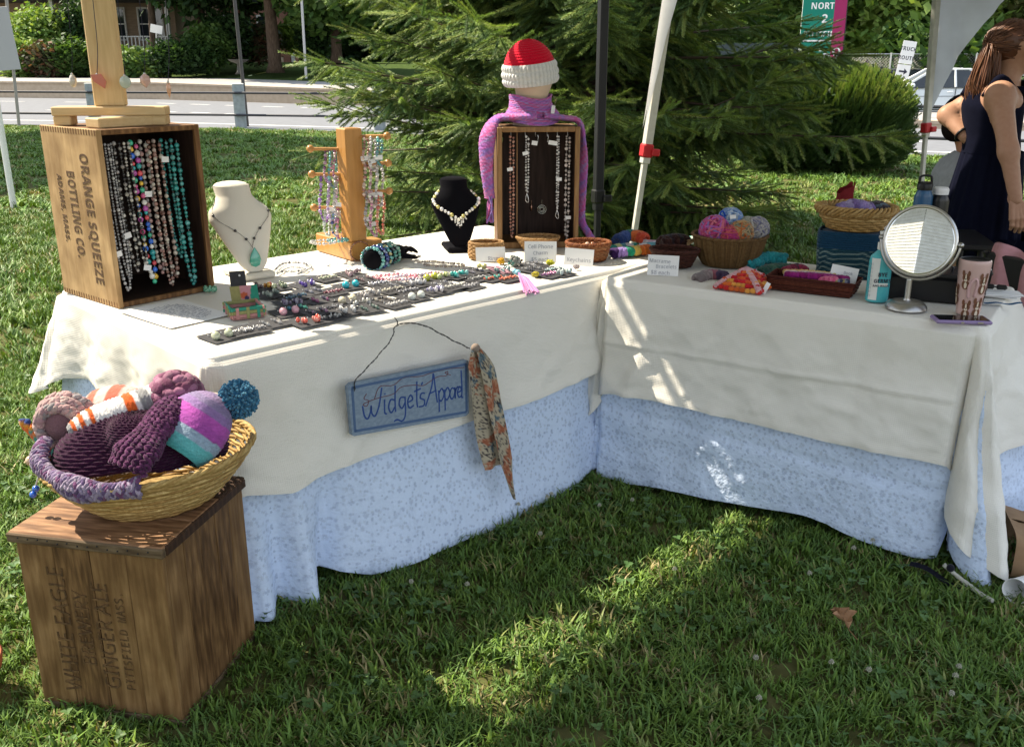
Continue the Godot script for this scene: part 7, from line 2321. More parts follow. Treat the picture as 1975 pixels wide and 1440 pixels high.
func small_baskets() -> void:
	var tanw := [C(0.46, 0.29, 0.13), C(0.40, 0.24, 0.10), C(0.52, 0.34, 0.17)]
	var redw := [C(0.24, 0.085, 0.035), C(0.19, 0.06, 0.025), C(0.30, 0.12, 0.05), C(0.36, 0.17, 0.08)]
	var b1 := thing("wicker_basket", "small round tan wicker basket, leftmost of three before the display box", "basket", Vector3(-0.096, 0.74, -3.527) + Vector3(0, 0.003, 0))
	woven_basket(b1, [Vector2(0.058, 0.003), Vector2(0.061, 0.02), Vector2(0.060, 0.042), Vector2(0.059, 0.062)], 26, 9, 1.05, 0.8, tanw, 0.005, 0.0045)
	price_card("blank-looking white card with faint writing propped on the small round basket", Vector3(-0.077, 0.74, -3.431) + Vector3(0, 0.012, 0), 8, 0.108, 0.052, [["Rings", 0.014, 0.012, 0.3]], -0.35)
	var b2 := thing("wicker_basket", "flared tan wicker basket standing against the display box, middle of three", "basket", Vector3(0.1, 0.74, -3.69) + Vector3(0, 0.003, 0))
	woven_basket(b2, [Vector2(0.050, 0.003), Vector2(0.060, 0.018), Vector2(0.072, 0.035), Vector2(0.082, 0.052)], 30, 8, 1.0, 0.72, tanw, 0.006, 0.0045)
	price_card("white card with three pencilled lines in front of the flared basket", Vector3(0.104, 0.74, -3.45) + Vector3(0, 0.003, 0), -2, 0.118, 0.078, [["Cell Phone", 0.014, 0.0, 0.82], ["Charm", 0.013, 0.0, 0.52], ["$5 each", 0.014, 0.0, 0.22]], -0.28)
	var b3 := thing("wicker_basket", "round red-brown wicker basket, rightmost of three before the display box", "basket", Vector3(0.282, 0.74, -3.498) + Vector3(0, 0.003, 0))
	woven_basket(b3, [Vector2(0.062, 0.003), Vector2(0.070, 0.022), Vector2(0.076, 0.045), Vector2(0.080, 0.066)], 30, 10, 1.0, 0.85, redw, 0.007, 0.0048)
	var inside := thing("basket_trinkets", "copper and tan trinkets lying in the red-brown basket", "trinkets", Vector3(0.284, 0.74, -3.527) + Vector3(0, 0.045, 0))
	var im := Mb.new()
	for k in 40:
		im.ball(Vector3(rnd(-0.055, 0.055), rnd(-0.01, 0.012), rnd(-0.04, 0.04)), rnd(0.005, 0.011), pick([C(0.45, 0.2, 0.1), C(0.6, 0.4, 0.28), C(0.3, 0.12, 0.06)]), 7, 5)
	tag(put("beads", im, M.bead, inside), "", "", "", "stuff")
	price_card("white card with one pencilled word, rightmost before the display box", Vector3(0.239, 0.74, -3.395) + Vector3(0, 0.003, 0), -8, 0.105, 0.062, [["Keychains", 0.014, 0.0, 0.42]], -0.3, -0.06)

func crochet_heap(called: String, label: String, cat: String, pts: Array, r: float, cols: Array, per_band: int, lump := 0.009) -> void:
	var t := thing(called, label, cat, pts[0])
	var mb := Mb.new()
	var base := []
	for p in pts: base.append(p - pts[0])
	var path := curve(base, 24)
	for i in 24:
		var c: Color = cols[(i / per_band) % cols.size()]
		for k in 16:
			var d: Vector3 = (path[i + 1] - path[i]).normalized()
			var x := d.cross(Vector3.UP).normalized()
			var a := rnd(-0.25, PI + 0.25)
			var o := x * cos(a) + Vector3.UP * sin(a) * 0.8
			mb.ball(path[i].lerp(path[i + 1], rng.randf()) + o * r * rnd(0.85, 1.05), lump * rnd(0.7, 1.25), c * rnd(0.75, 1.2), 7, 5, Vector3(1.25, 0.75, 1.0), Basis.looking_at((d + o.cross(d) * rnd(-0.8, 0.8)).normalized(), o))
	var cc := []
	for i in 25: cc.append(cols[mini(i, 23) / per_band % cols.size()] * 0.8)
	mb.tube(path, r * 0.88, 10, cc)
	put("knit", mb, M.yarn, t)

func yarn_ball(label: String, at: Vector3, r: float, cols: Array) -> void:
	var t := thing("yarn_ball", label, "yarn ball", at, 0, "yarn balls in the twine basket")
	var mb := Mb.new()
	mb.ball(Vector3.ZERO, r * 0.93, cols[0] * 0.8, 14, 9)
	for k in 34:
		var n := Vector3(rng.randfn(), rng.randfn(), rng.randfn()).normalized()
		var x := n.cross(Vector3(0.3, 1, 0.2)).normalized()
		var y := n.cross(x)
		var off := rnd(-0.45, 0.45)
		var pts := []
		var c: Color = pick(cols)
		for i in 19:
			var a := TAU * i / 18.0
			pts.append((x * cos(a) + y * sin(a)) * r * sqrt(1.0 - off * off) * rnd(0.97, 1.03) + n * off * r)
		mb.tube(pts, r * 0.085, 5, c * rnd(0.85, 1.15), false)
	put("yarn", mb, M.yarn, t)

func right_table_goods() -> void:
	var up := Vector3(0, 0.003, 0)
	crochet_heap("crochet_strip", "rainbow crochet strip of violet, green, yellow and orange along the right table's left end", "crochet", [Vector3(0.376, 0.74, -3.546) + Vector3(0, 0.016, 0), Vector3(0.426, 0.74, -3.556) + Vector3(0, 0.02, 0), Vector3(0.52, 0.74, -3.606) + Vector3(0, 0.02, 0)], 0.018, [C(0.05, 0.02, 0.10), C(0.30, 0.2, 0.5), C(0.02, 0.28, 0.16), C(0.65, 0.45, 0.1), C(0.7, 0.17, 0.03), C(0.68, 0.16, 0.04)], 4, 0.010)
	crochet_heap("crochet_strip", "navy, green and orange crochet piece heaped behind the rainbow strip", "crochet", [Vector3(0.419, 0.74, -3.777) + Vector3(0, 0.022, 0), Vector3(0.476, 0.74, -3.822) + Vector3(0, 0.036, 0), Vector3(0.529, 0.74, -3.777) + Vector3(0, 0.03, 0)], 0.024, [C(0.03, 0.06, 0.20), C(0.05, 0.09, 0.26), C(0.03, 0.15, 0.12), C(0.62, 0.14, 0.04), C(0.58, 0.08, 0.04)], 5, 0.010)
	crochet_heap("crochet_strip", "green, yellow and teal crochet piece between the rainbow strip and the navy heap", "crochet", [Vector3(0.382, 0.74, -3.648) + Vector3(0, 0.012, 0), Vector3(0.429, 0.74, -3.679) + Vector3(0, 0.014, 0), Vector3(0.481, 0.74, -3.69) + Vector3(0, 0.014, 0)], 0.015, [C(0.03, 0.25, 0.2), C(0.6, 0.6, 0.3), C(0.1, 0.25, 0.3), C(0.66, 0.6, 0.62)], 5, 0.008)
	crochet_heap("crochet_strip", "sky blue and white crochet piece behind the hand-lettered bracelet card", "crochet", [Vector3(0.473, 0.74, -3.627) + Vector3(0, 0.012, 0), Vector3(0.53, 0.74, -3.679) + Vector3(0, 0.016, 0), Vector3(0.571, 0.74, -3.711) + Vector3(0, 0.014, 0)], 0.016, [C(0.2, 0.45, 0.55), C(0.65, 0.68, 0.7), C(0.15, 0.4, 0.5)], 6, 0.008)
	crochet_heap("crochet_strip", "white and pink crochet piece behind the sky blue one", "crochet", [Vector3(0.519, 0.74, -3.777) + Vector3(0, 0.012, 0), Vector3(0.565, 0.74, -3.755) + Vector3(0, 0.014, 0), Vector3(0.589, 0.74, -3.733) + Vector3(0, 0.010, 0)], 0.014, [C(0.68, 0.62, 0.66), C(0.6, 0.4, 0.5)], 8, 0.008)
	crochet_heap("crochet_strip", "mint and white crochet piece left of the twine basket", "crochet", [Vector3(0.664, 0.74, -3.733) + Vector3(0, 0.02, 0), Vector3(0.699, 0.74, -3.777) + Vector3(0, 0.024, 0), Vector3(0.726, 0.74, -3.777) + Vector3(0, 0.022, 0)], 0.016, [C(0.15, 0.5, 0.42), C(0.6, 0.68, 0.6)], 4, 0.008)
	var db := thing("dark_basket", "small dark reddish-brown basket left of the twine basket", "basket", Vector3(0.584, 0.74, -3.386) + up, -20)
	woven_basket(db, [Vector2(0.055, 0.003), Vector2(0.068, 0.03), Vector2(0.083, 0.062)], 28, 12, 1.05, 0.8, [C(0.075, 0.028, 0.02), C(0.06, 0.022, 0.016), C(0.095, 0.035, 0.024)], 0.006, 0.004)
	crochet_heap("dark_knit", "dark brown and black knit with pale loops in the small dark basket", "crochet", [Vector3(0.555, 0.74, -3.507) + Vector3(0, 0.06, 0), Vector3(0.607, 0.74, -3.527) + Vector3(0, 0.068, 0), Vector3(0.655, 0.74, -3.527) + Vector3(0, 0.06, 0)], 0.028, [C(0.03, 0.012, 0.012), C(0.045, 0.018, 0.015), C(0.02, 0.015, 0.02)], 3, 0.010)
	price_card("white card with three pencilled lines standing before the small dark basket", Vector3(0.519, 0.74, -3.23) + up, -6, 0.106, 0.070, [["Macrame", 0.0125, -0.012, 0.78], ["Bracelets", 0.0125, 0.010, 0.52], ["$8 each", 0.0135, -0.008, 0.22]], -0.12, -0.03)
	var tb_at := Vector3(0.788, 0.74, -3.431) + up
	var tb := thing("twine_basket", "large round brown twine basket full of yarn balls", "basket", tb_at, 0)
	var tm := Mb.new()
	var prof := [Vector2(0.0, 0.003), Vector2(0.092, 0.003), Vector2(0.108, 0.03), Vector2(0.122, 0.068), Vector2(0.130, 0.105)]
	var twine := [C(0.20, 0.125, 0.055), C(0.165, 0.10, 0.042), C(0.24, 0.155, 0.07)]
	for k in 132:
		var a := TAU * k / 132.0
		var pts := []
		for i in range(1, 5):
			var p: Vector2 = prof[i]
			pts.append(Vector3(p.x * cos(a), p.y, p.x * sin(a)))
		tm.tube(pts, 0.0036, 4, pick(twine) * rnd(0.8, 1.15))
	tag(put("twine", tm, M.wicker, tb), "", "", "", "stuff")
	var tl := Mb.new()
	tl.lathe([prof[0], prof[1], prof[2] - Vector2(0.003, 0), prof[3] - Vector2(0.003, 0), prof[4] - Vector2(0.003, 0)], 40, Transform3D(), C(0.07, 0.042, 0.02))
	put("lining", tl, M.wicker, tb)
	var tr := Mb.new()
	for s in 2:
		var pts := []
		for i in 121:
			var a := TAU * i / 120.0
			pts.append(Vector3(cos(a) * (0.132 + 0.003 * sin(a * 30.0 + s * PI)), 0.107 + 0.003 * cos(a * 30.0 + s * PI), sin(a) * (0.132 + 0.003 * sin(a * 30.0 + s * PI))))
		tr.tube(pts, 0.0045, 5, twine[s], false)
	put("rim", tr, M.wicker, tb)
	var hd := Mb.new()
	for k in 12:
		var a := PI * 0.93 + rnd(-0.05, 0.05)
		hd.tube([Vector3(cos(a) * 0.12, 0.085 + rnd(-0.006, 0.006), -sin(a) * 0.12), Vector3(cos(a) * 0.14, 0.08 + rnd(-0.01, 0.01), -sin(a) * 0.14 + 0.01), Vector3(cos(a) * 0.155, 0.07 + rnd(-0.014, 0.014), -sin(a) * 0.15 + 0.02)], 0.002, 4, C(0.42, 0.30, 0.16))
	put("tassel", hd, M.wicker, tb)
	var magenta := [C(0.50, 0.07, 0.24), C(0.42, 0.05, 0.16), C(0.45, 0.12, 0.42), C(0.55, 0.14, 0.2), C(0.25, 0.16, 0.4)]
	var o := tb_at
	yarn_ball("magenta and violet yarn ball at the left of the twine basket", o + Vector3(-0.062, 0.125, 0.02), 0.052, magenta)
	yarn_ball("crimson yarn ball low between the magenta and the orange one", o + Vector3(-0.012, 0.108, 0.055), 0.040, [C(0.45, 0.05, 0.12), C(0.5, 0.1, 0.1), C(0.38, 0.04, 0.16)])
	yarn_ball("pale blue and white yarn ball at the top of the heap", o + Vector3(0.005, 0.152, -0.03), 0.046, [C(0.24, 0.36, 0.58), C(0.45, 0.52, 0.62), C(0.15, 0.25, 0.5)])
	yarn_ball("orange, tan and grey-green yarn ball in the middle of the twine basket", o + Vector3(0.028, 0.120, 0.045), 0.044, [C(0.42, 0.24, 0.10), C(0.45, 0.32, 0.18), C(0.5, 0.15, 0.05), C(0.2, 0.2, 0.14)])
	yarn_ball("grey-green yarn ball behind the orange one", o + Vector3(0.06, 0.130, 0.0), 0.040, [C(0.3, 0.31, 0.24), C(0.4, 0.4, 0.34)])
	yarn_ball("white and grey speckled yarn ball at the right of the twine basket", o + Vector3(0.092, 0.128, 0.01), 0.044, [C(0.5, 0.48, 0.46), C(0.36, 0.34, 0.36), C(0.2, 0.2, 0.3)])
	var tie := thing("blue_ribbon", "bright blue yarn bow with a white tag on the pale blue ball", "ribbon", o + Vector3(-0.02, 0.17, 0.0))
	var rb := Mb.new()
	rb.tube(curve([Vector3(0, 0, 0), Vector3(-0.012, 0.022, 0.004), Vector3(-0.022, 0.012, 0.008), Vector3(-0.004, -0.004, 0.006), Vector3(-0.016, -0.03, 0.02)], 14), 0.0035, 5, C(0.02, 0.10, 0.5))
	put("bow", rb, M.yarn, tie)
	price_tag(tie, Vector3(0.02, 0.006, 0.03), Basis(Vector3.BACK, 0.1), 0.022, 0.014)
	crochet_heap("grey_crochet", "grey-pink crochet square lying before the twine basket", "crochet", [Vector3(0.626, 0.74, -3.157) + Vector3(0, 0.006, 0), Vector3(0.677, 0.74, -3.197) + Vector3(0, 0.012, 0), Vector3(0.725, 0.74, -3.173) + Vector3(0, 0.010, 0)], 0.016, [C(0.24, 0.2, 0.2), C(0.28, 0.22, 0.22), C(0.3, 0.1, 0.13), C(0.06, 0.04, 0.08)], 6, 0.009)
	crochet_heap("teal_skein", "teal yarn skein lying right of the twine basket", "yarn", [Vector3(0.835, 0.74, -3.341) + Vector3(0, 0.014, 0), Vector3(0.918, 0.74, -3.413) + Vector3(0, 0.026, 0), Vector3(0.988, 0.74, -3.395) + Vector3(0, 0.024, 0)], 0.024, [C(0.03, 0.30, 0.34), C(0.04, 0.36, 0.40), C(0.03, 0.27, 0.31)], 4, 0.008)
	crochet_heap("green_skein", "dark green yarn skein under the teal one", "yarn", [Vector3(0.865, 0.74, -3.238) + Vector3(0, 0.012, 0), Vector3(0.927, 0.74, -3.272) + Vector3(0, 0.016, 0), Vector3(0.975, 0.74, -3.28) + Vector3(0, 0.012, 0)], 0.020, [C(0.03, 0.09, 0.07), C(0.05, 0.12, 0.08)], 6, 0.008)
	crochet_heap("crimson_knit", "small crimson knit with a white tag behind the brown tray", "crochet", [Vector3(0.943, 0.74, -3.23) + Vector3(0, 0.014, 0), Vector3(0.986, 0.74, -3.255) + Vector3(0, 0.020, 0), Vector3(1.012, 0.74, -3.238) + Vector3(0, 0.014, 0)], 0.018, [C(0.26, 0.025, 0.06), C(0.2, 0.02, 0.05), C(0.08, 0.03, 0.05)], 6, 0.008)
	var gp := thing("granny_square", "orange and red crocheted square pouch with pink ribbed seams", "crochet", Vector3(0.762, 0.74, -3.049) + up, -34)
	var gm := Mb.new()
	var hot := [C(0.55, 0.03, 0.03), C(0.62, 0.13, 0.03), C(0.68, 0.3, 0.06), C(0.5, 0.02, 0.03), C(0.6, 0.09, 0.03)]
	for ring in 6:
		var hw := 0.072 * (1.0 - ring / 6.5)
		var y := 0.008 + 0.050 * pow(ring / 6.0, 0.8)
		for s in 4:
			var k := yawb(90.0 * s)
			for i in 9:
				var x := (i - 4) / 4.0 * hw
				gm.ball(k * Vector3(x, y + rnd(-0.002, 0.002), hw), 0.0105 * rnd(0.85, 1.15), hot[(ring + i / 3) % 5] * rnd(0.8, 1.2), 8, 5, Vector3(1.1, 0.8, 0.9))
	put("stitches", gm, M.yarn, gp)
	var sm := Mb.new()
	for s in 4:
		var k := yawb(90.0 * s + 45.0)
		for i in 17:
			var q := i / 16.0
			sm.ball(k * Vector3(0, 0.010 + 0.054 * pow(q, 0.8), 0.104 * (1.0 - q)), 0.0085, C(0.62, 0.36, 0.38) * rnd(0.9, 1.1), 8, 5, Vector3(1.4, 0.8, 0.8), k)
	put("seam", sm, M.yarn, gp)
	price_tag(gp, Vector3(0.085, 0.018, 0.045), Basis(Vector3.BACK, 1.2) * Basis(Vector3.UP, 0.3), 0.038, 0.014)
	var tr_at := Vector3(0.971, 0.74, -3.005) + up
	var tray := thing("brown_tray", "long dark red-brown woven tray with crocheted strips in it", "tray", tr_at, -30)
	var brown := [C(0.105, 0.028, 0.020), C(0.085, 0.022, 0.016), C(0.125, 0.036, 0.024)]
	var tmesh := Mb.new()
	for r in 9:
		for s in [-1.0, 1.0]:
			var y := 0.004 + r * 0.0052
			var f := 1.0 + 0.012 * r
			var pts := []
			var pts2 := []
			for i in 31:
				var q := i / 30.0
				pts.append(Vector3(lerpf(-0.125, 0.125, q) * f, y, s * 0.052 * f + 0.0012 * sin(i * 1.5 + PI * (r % 2))))
			for i in 13:
				var q := i / 12.0
				pts2.append(Vector3(s * 0.125 * f + 0.0012 * sin(i * 1.5 + PI * (r % 2)), y, lerpf(-0.052, 0.052, q) * f))
			tmesh.tube(pts, 0.0034, 4, pick(brown) * rnd(0.85, 1.15))
			tmesh.tube(pts2, 0.0034, 4, pick(brown) * rnd(0.85, 1.15))
	tag(put("weave", tmesh, M.wicker, tray), "", "", "", "stuff")
	var tf := Mb.new()
	tf.bx(Vector3(-0.124, 0.0, -0.051), Vector3(0.124, 0.004, 0.051), 0.0, C(0.04, 0.012, 0.01))
	put("bottom", tf, M.wicker, tray)
	var bt := yawb(-30)
	var strips := [
		[-0.022, 0.046, [C(0.62, 0.42, 0.13), C(0.66, 0.47, 0.18)], "straw yellow crocheted strip at the back of the brown tray", -0.10, 0.06],
		[-0.004, 0.046, [C(0.58, 0.36, 0.38), C(0.62, 0.5, 0.5)], "pale pink crocheted strip in the brown tray", -0.09, 0.05],
		[0.014, 0.047, [C(0.22, 0.015, 0.12), C(0.26, 0.02, 0.16)], "magenta purple crocheted strip in the brown tray", -0.085, 0.105],
		[0.030, 0.044, [C(0.62, 0.10, 0.22), C(0.66, 0.16, 0.28)], "hot pink crocheted strip at the front of the brown tray", 0.03, 0.075],
		[0.034, 0.040, [C(0.22, 0.22, 0.3), C(0.05, 0.05, 0.1), C(0.3, 0.24, 0.1)], "grey and navy crocheted strip at the tray's front right corner", 0.07, 0.11],
	]
	for q in strips:
		crochet_heap("crochet_strip", q[3], "crochet", [tr_at + bt * Vector3(q[4], q[1] - 0.004, q[0]), tr_at + bt * Vector3((q[4] + q[5]) * 0.5, q[1] + 0.002, q[0] + 0.004), tr_at + bt * Vector3(q[5], q[1] + 0.002, q[0])], 0.0105, q[2], 3, 0.007)
	price_card("white card with faint lines leaning in the brown tray", tr_at + bt * Vector3(0.083, 0.022, -0.004), -26, 0.083, 0.066, [["Book", 0.009, 0.012, 0.75], ["Marks", 0.009, 0.0, 0.45]], -0.35, -0.12)
	var kb := thing("knitted_bag", "navy and teal knitted bag with pale zigzag stripes standing under the wicker basket", "bag", Vector3(1.166, 0.74, -3.255) + up, -24)
	var km := Mb.new()
	km.grid(70, 60, func(u: float, v: float) -> Vector3:
		var a := TAU * u
		var cx := signf(cos(a)) * pow(absf(cos(a)), 0.4)
		var cz := signf(sin(a)) * pow(absf(sin(a)), 0.4)
		var r := 1.0 + 0.03 * sin(a * 3.0 + v * 5.0)
		return Vector3(0.105 * cx * r, 0.155 * v, -0.075 * cz * r) + Vector3(cx, 0, -cz) * 0.003 * sin(v * 130.0),
		func(u: float, v: float) -> Color:
			var z := v * 9.0 + 0.6 * absf(fposmod(u * 22.0, 2.0) - 1.0)
			if v > 0.62: return C(0.015, 0.055, 0.11)
			return C(0.20, 0.28, 0.26) if fposmod(z, 1.0) < 0.28 else C(0.018, 0.06, 0.085))
	put("knit", km, M.yarn, kb)
	var kl := Mb.new()
	kl.lathe([Vector2(0.0, 0.150), Vector2(0.09, 0.150)], 20, Transform3D(Basis.from_scale(Vector3(1.1, 1, 0.8)), Vector3.ZERO), C(0.015, 0.05, 0.10))
	put("top", kl, M.yarn, kb)
	var wb_at := Vector3(1.166, 0.74, -3.255) + up + Vector3(0.005, 0.157, 0)
	var wb := thing("cane_basket", "honey coloured cane basket of violet yarn resting on the knitted bag", "basket", wb_at, -20)
	var cane := [C(0.50, 0.33, 0.13), C(0.44, 0.28, 0.10), C(0.56, 0.39, 0.17)]
	woven_basket(wb, [Vector2(0.085, 0.003), Vector2(0.098, 0.022), Vector2(0.112, 0.045), Vector2(0.122, 0.064)], 26, 7, 1.0, 0.9, cane, 0.011, 0.0058)
	for s in 4:
		var rm := Mb.new()
		var pts := []
		for i in 91:
			var a := TAU * i / 90.0
			pts.append(Vector3(cos(a) * (0.122 + 0.012 * sin(a * 11.0 + s * 1.57)), 0.072 + 0.010 * cos(a * 11.0 + s * 1.57), sin(a) * 0.9 * (0.122 + 0.012 * sin(a * 11.0 + s * 1.57))))
		rm.tube(pts, 0.0052, 5, cane[s % 3], false)
		put("rim_strand", rm, M.wicker, wb)
	crochet_heap("violet_yarn", "violet and lilac yarn heap in the cane basket", "yarn", [wb_at + Vector3(-0.06, 0.055, 0.0), wb_at + Vector3(-0.01, 0.07, 0.01), wb_at + Vector3(0.05, 0.055, 0.01)], 0.032, [C(0.22, 0.17, 0.36), C(0.28, 0.2, 0.42), C(0.32, 0.26, 0.44), C(0.18, 0.12, 0.3)], 3, 0.010)
	crochet_heap("grey_yarn", "dark grey and blue yarn at the right of the cane basket", "yarn", [wb_at + Vector3(0.045, 0.06, -0.03), wb_at + Vector3(0.075, 0.068, 0.0), wb_at + Vector3(0.085, 0.056, 0.03)], 0.026, [C(0.05, 0.04, 0.05), C(0.10, 0.14, 0.18), C(0.06, 0.05, 0.06)], 4, 0.009)
	var red := thing("red_bag", "narrow dark red canvas bag standing up behind the cane basket", "bag", Vector3(1.23, 0.794, -3.55), 12)
	var rd := Mb.new()
	rd.grid(30, 20, func(u: float, v: float) -> Vector3:
		var a := TAU * u
		return Vector3(0.034 * signf(cos(a)) * pow(absf(cos(a)), 0.5) * (1.0 - 0.12 * v), -0.15 + 0.36 * v + (0.02 * cos(a) * v), -0.022 * signf(sin(a)) * pow(absf(sin(a)), 0.5)) + Vector3(0.003 * sin(v * 17.0 + u * 9.0), 0, 0))
	put("cloth", rd, mat(0.17, 0.008, 0.012, 0.9, {"tex": M.grime, "tri": Vector3.ONE * 6.0}), red)
	var sp := thing("spray_bottle", "clear aqua plastic bottle of hand cleaner with white pump and black lettering", "bottle", Vector3(1.122, 0.74, -2.86) + up, -10)
	var sb := Mb.new()
	sb.lathe([Vector2(0, 0.001), Vector2(0.030, 0.001), Vector2(0.034, 0.006), Vector2(0.034, 0.125), Vector2(0.031, 0.142), Vector2(0.018, 0.155), Vector2(0.013, 0.160), Vector2(0.013, 0.165)], 28, Transform3D(Basis.from_scale(Vector3(1.0, 1, 0.78)), Vector3.ZERO))
	var bottle := put("body", sb, mat(0.07, 0.40, 0.44, 0.12, {"coat": 0.5}), sp)
	var lb := Mb.new()
	lb.grid(10, 1, func(u: float, v: float) -> Vector3:
		var a := lerpf(-2.55, -1.75, u)
		return Vector3(cos(a) * 0.0345, 0.010 + 0.128 * v, -sin(a) * 0.0345 * 0.78))
	put("white_label", lb, mat(0.66, 0.67, 0.64, 0.5), bottle)
	for q in [["BYE", 0.012, 0.089], ["GERMS", 0.0112, 0.070]]:
		lettering(q[0], q[1], M.ink, bottle, Transform3D(yawb(10), Vector3(0.005, q[2], 0.0275)))
	var bw := Mb.new()
	bw.box(Transform3D(yawb(4), Vector3(0.002, 0.058, 0.0272)), Vector3(0.040, 0.010, 0.0015))
	put("white_band", bw, mat(0.7, 0.71, 0.66, 0.6), bottle)
	lettering("AND WASH", 0.0065, M.ink, bottle, Transform3D(yawb(4), Vector3(0.002, 0.0555, 0.0282)))
	for k in 9:
		lettering("|||", 0.006, M.pencil, bottle, Transform3D(yawb(-48), Vector3(-0.0285, 0.024 + 0.012 * k, 0.0165)), false)
	var pu := Mb.new()
	pu.lathe([Vector2(0.014, 0.162), Vector2(0.015, 0.164), Vector2(0.015, 0.182), Vector2(0.007, 0.184), Vector2(0.006, 0.206), Vector2(0.012, 0.207), Vector2(0.013, 0.216), Vector2(0.0, 0.219)], 18)
	pu.bar(Vector3(0, 0.211, 0), Vector3(0.034, 0.208, 0.012), 0.009, 0.008, 0.003)
	put("pump", pu, mat(0.72, 0.73, 0.7, 0.4), sp)
	var mr_at := Vector3(1.178, 0.74, -2.77) + up
	var mi := thing("vanity_mirror", "round chrome vanity mirror on a stem with a dished base", "mirror", mr_at, 0)
	var mb2 := Mb.new()
	mb2.lathe([Vector2(0, 0.0005), Vector2(0.058, 0.0005), Vector2(0.060, 0.004), Vector2(0.056, 0.014), Vector2(0.046, 0.023), Vector2(0.034, 0.0265), Vector2(0.0, 0.0275)], 40)
	put("base", mb2, M.brushed, mi)
	var stx := Mb.new()
	stx.lathe([Vector2(0.012, 0.026), Vector2(0.0085, 0.034), Vector2(0.0085, 0.088), Vector2(0.006, 0.092)], 18)
	put("stem", stx, M.brushed, mi)
	var c := Vector3(0.016, 0.203, -0.002)
	var face := yawb(-38) * Basis(Vector3.RIGHT, -0.142)
	var gl := Mb.new()
	gl.lathe([Vector2(0.0, 0.005), Vector2(0.093, 0.005), Vector2(0.097, 0.003)], 56, Transform3D(face * Basis(Vector3.RIGHT, PI / 2), c))
	put("mirror_glass", gl, M.mirror, mi)
	var fr := Mb.new()
	var ring := []
	for i in 65: ring.append(c + face * Vector3(cos(TAU * i / 64.0) * 0.100, sin(TAU * i / 64.0) * 0.100, 0))
	fr.tube(ring, 0.0058, 8, Color.WHITE, false)
	fr.lathe([Vector2(0.099, -0.004), Vector2(0.0, -0.006)], 48, Transform3D(face * Basis(Vector3.RIGHT, PI / 2), c))
	put("frame", fr, M.steel, mi)
	var yk := Mb.new()
	var arc := []
	for i in 21:
		var a := -PI + PI * i / 20.0
		arc.append(c + face * Vector3(cos(a) * 0.112, sin(a) * 0.112, -0.004))
	yk.tube(arc, 0.0042, 8)
	yk.ball(arc[0], 0.008, Color.WHITE, 10, 7)
	yk.ball(arc[20], 0.009, Color.WHITE, 10, 7)
	put("yoke", yk, M.brushed, mi)
	var bxm := thing("cash_box", "long black cash box behind the mirror stem", "box", Vector3(1.312, 0.74, -2.914) + up, -24)
	var c1 := Mb.new()
	c1.bx(Vector3(-0.145, 0.0, -0.085), Vector3(0.145, 0.074, 0.07), 0.006)
	put("body", c1, M.black_plastic, bxm)
	var c2 := Mb.new()
	c2.bx(Vector3(-0.147, 0.0745, -0.087), Vector3(0.147, 0.088, 0.072), 0.006)
	put("lid", c2, mat(0.02, 0.02, 0.023, 0.25), bxm)
	var c3 := Mb.new()
	c3.tube(curve([Vector3(-0.05, 0.088, 0.0), Vector3(-0.045, 0.104, 0.0), Vector3(0.045, 0.104, 0.0), Vector3(0.05, 0.088, 0.0)], 12), 0.004, 6)
	put("handle", c3, M.black_metal, bxm)
	var nb := thing("note_pad", "small dark notepad with pale pages lying on the cash box's right end", "notepad", Vector3(1.512, 0.74, -3.02) + Vector3(0, 0.06, 0), -20)
	var nm := Mb.new()
	nm.box(Transform3D(Basis(Vector3.BACK, 0.35), Vector3(0, 0.0, 0)), Vector3(0.06, 0.016, 0.10), 0.003)
	put("cover", nm, M.black_plastic, nb)
	var np := Mb.new()
	np.box(Transform3D(Basis(Vector3.BACK, 0.35), Vector3(-0.002, 0.0105, 0)), Vector3(0.054, 0.005, 0.092), 0.001)
	put("pages", np, M.paper, nb)
	var tu_at := Vector3(1.335, 0.74, -2.709) + up
	var tu := thing("tumbler", "tall pale pink tumbler printed with brown dogs, its lid black inside", "tumbler", tu_at, -6)
	var t1 := Mb.new()
	t1.lathe([Vector2(0, 0.001), Vector2(0.030, 0.001), Vector2(0.0325, 0.004), Vector2(0.044, 0.148), Vector2(0.0435, 0.160), Vector2(0.0405, 0.163)], 40)
	var tbd := put("body", t1, mat(0.56, 0.38, 0.35, 0.35, {"coat": 0.3}), tu)
	var t2 := Mb.new()
	t2.lathe([Vector2(0.0405, 0.1632), Vector2(0.039, 0.157), Vector2(0.0, 0.155)], 40)
	put("lid", t2, M.black_plastic, tu)
	var dark := C(0.16, 0.065, 0.035)
	var pale := C(0.66, 0.56, 0.44)
	for q in [[0.42, 0.098, 1.5], [-0.78, 0.108, 1.35], [0.30, 0.026, 1.5], [-0.55, 0.022, 1.35], [1.25, 0.06, 1.5], [-1.6, 0.06, 1.5]]:
		var r: float = lerpf(0.0325, 0.044, q[1] / 0.15) + 0.0006
		var b2 := Basis(Vector3.UP, q[0])
		var blots := [[0, -0.004, 0.0085, 0.0105, dark], [0, -0.005, 0.003, 0.007, pale], [-0.0062, 0.0215, 0.0030, 0.0062, dark], [0.0062, 0.0215, 0.0030, 0.0062, dark], [0, 0.012, 0.0082, 0.0088, dark], [0, 0.0125, 0.0017, 0.0078, pale], [0, 0.0062, 0.0036, 0.003, pale], [0, 0.0085, 0.0016, 0.0012, C(0.02, 0.02, 0.02)], [-0.0037, 0.0135, 0.0011, 0.0011, C(0.02, 0.015, 0.01)], [0.0037, 0.0135, 0.0011, 0.0011, C(0.02, 0.015, 0.01)]]
		var dm := Mb.new()
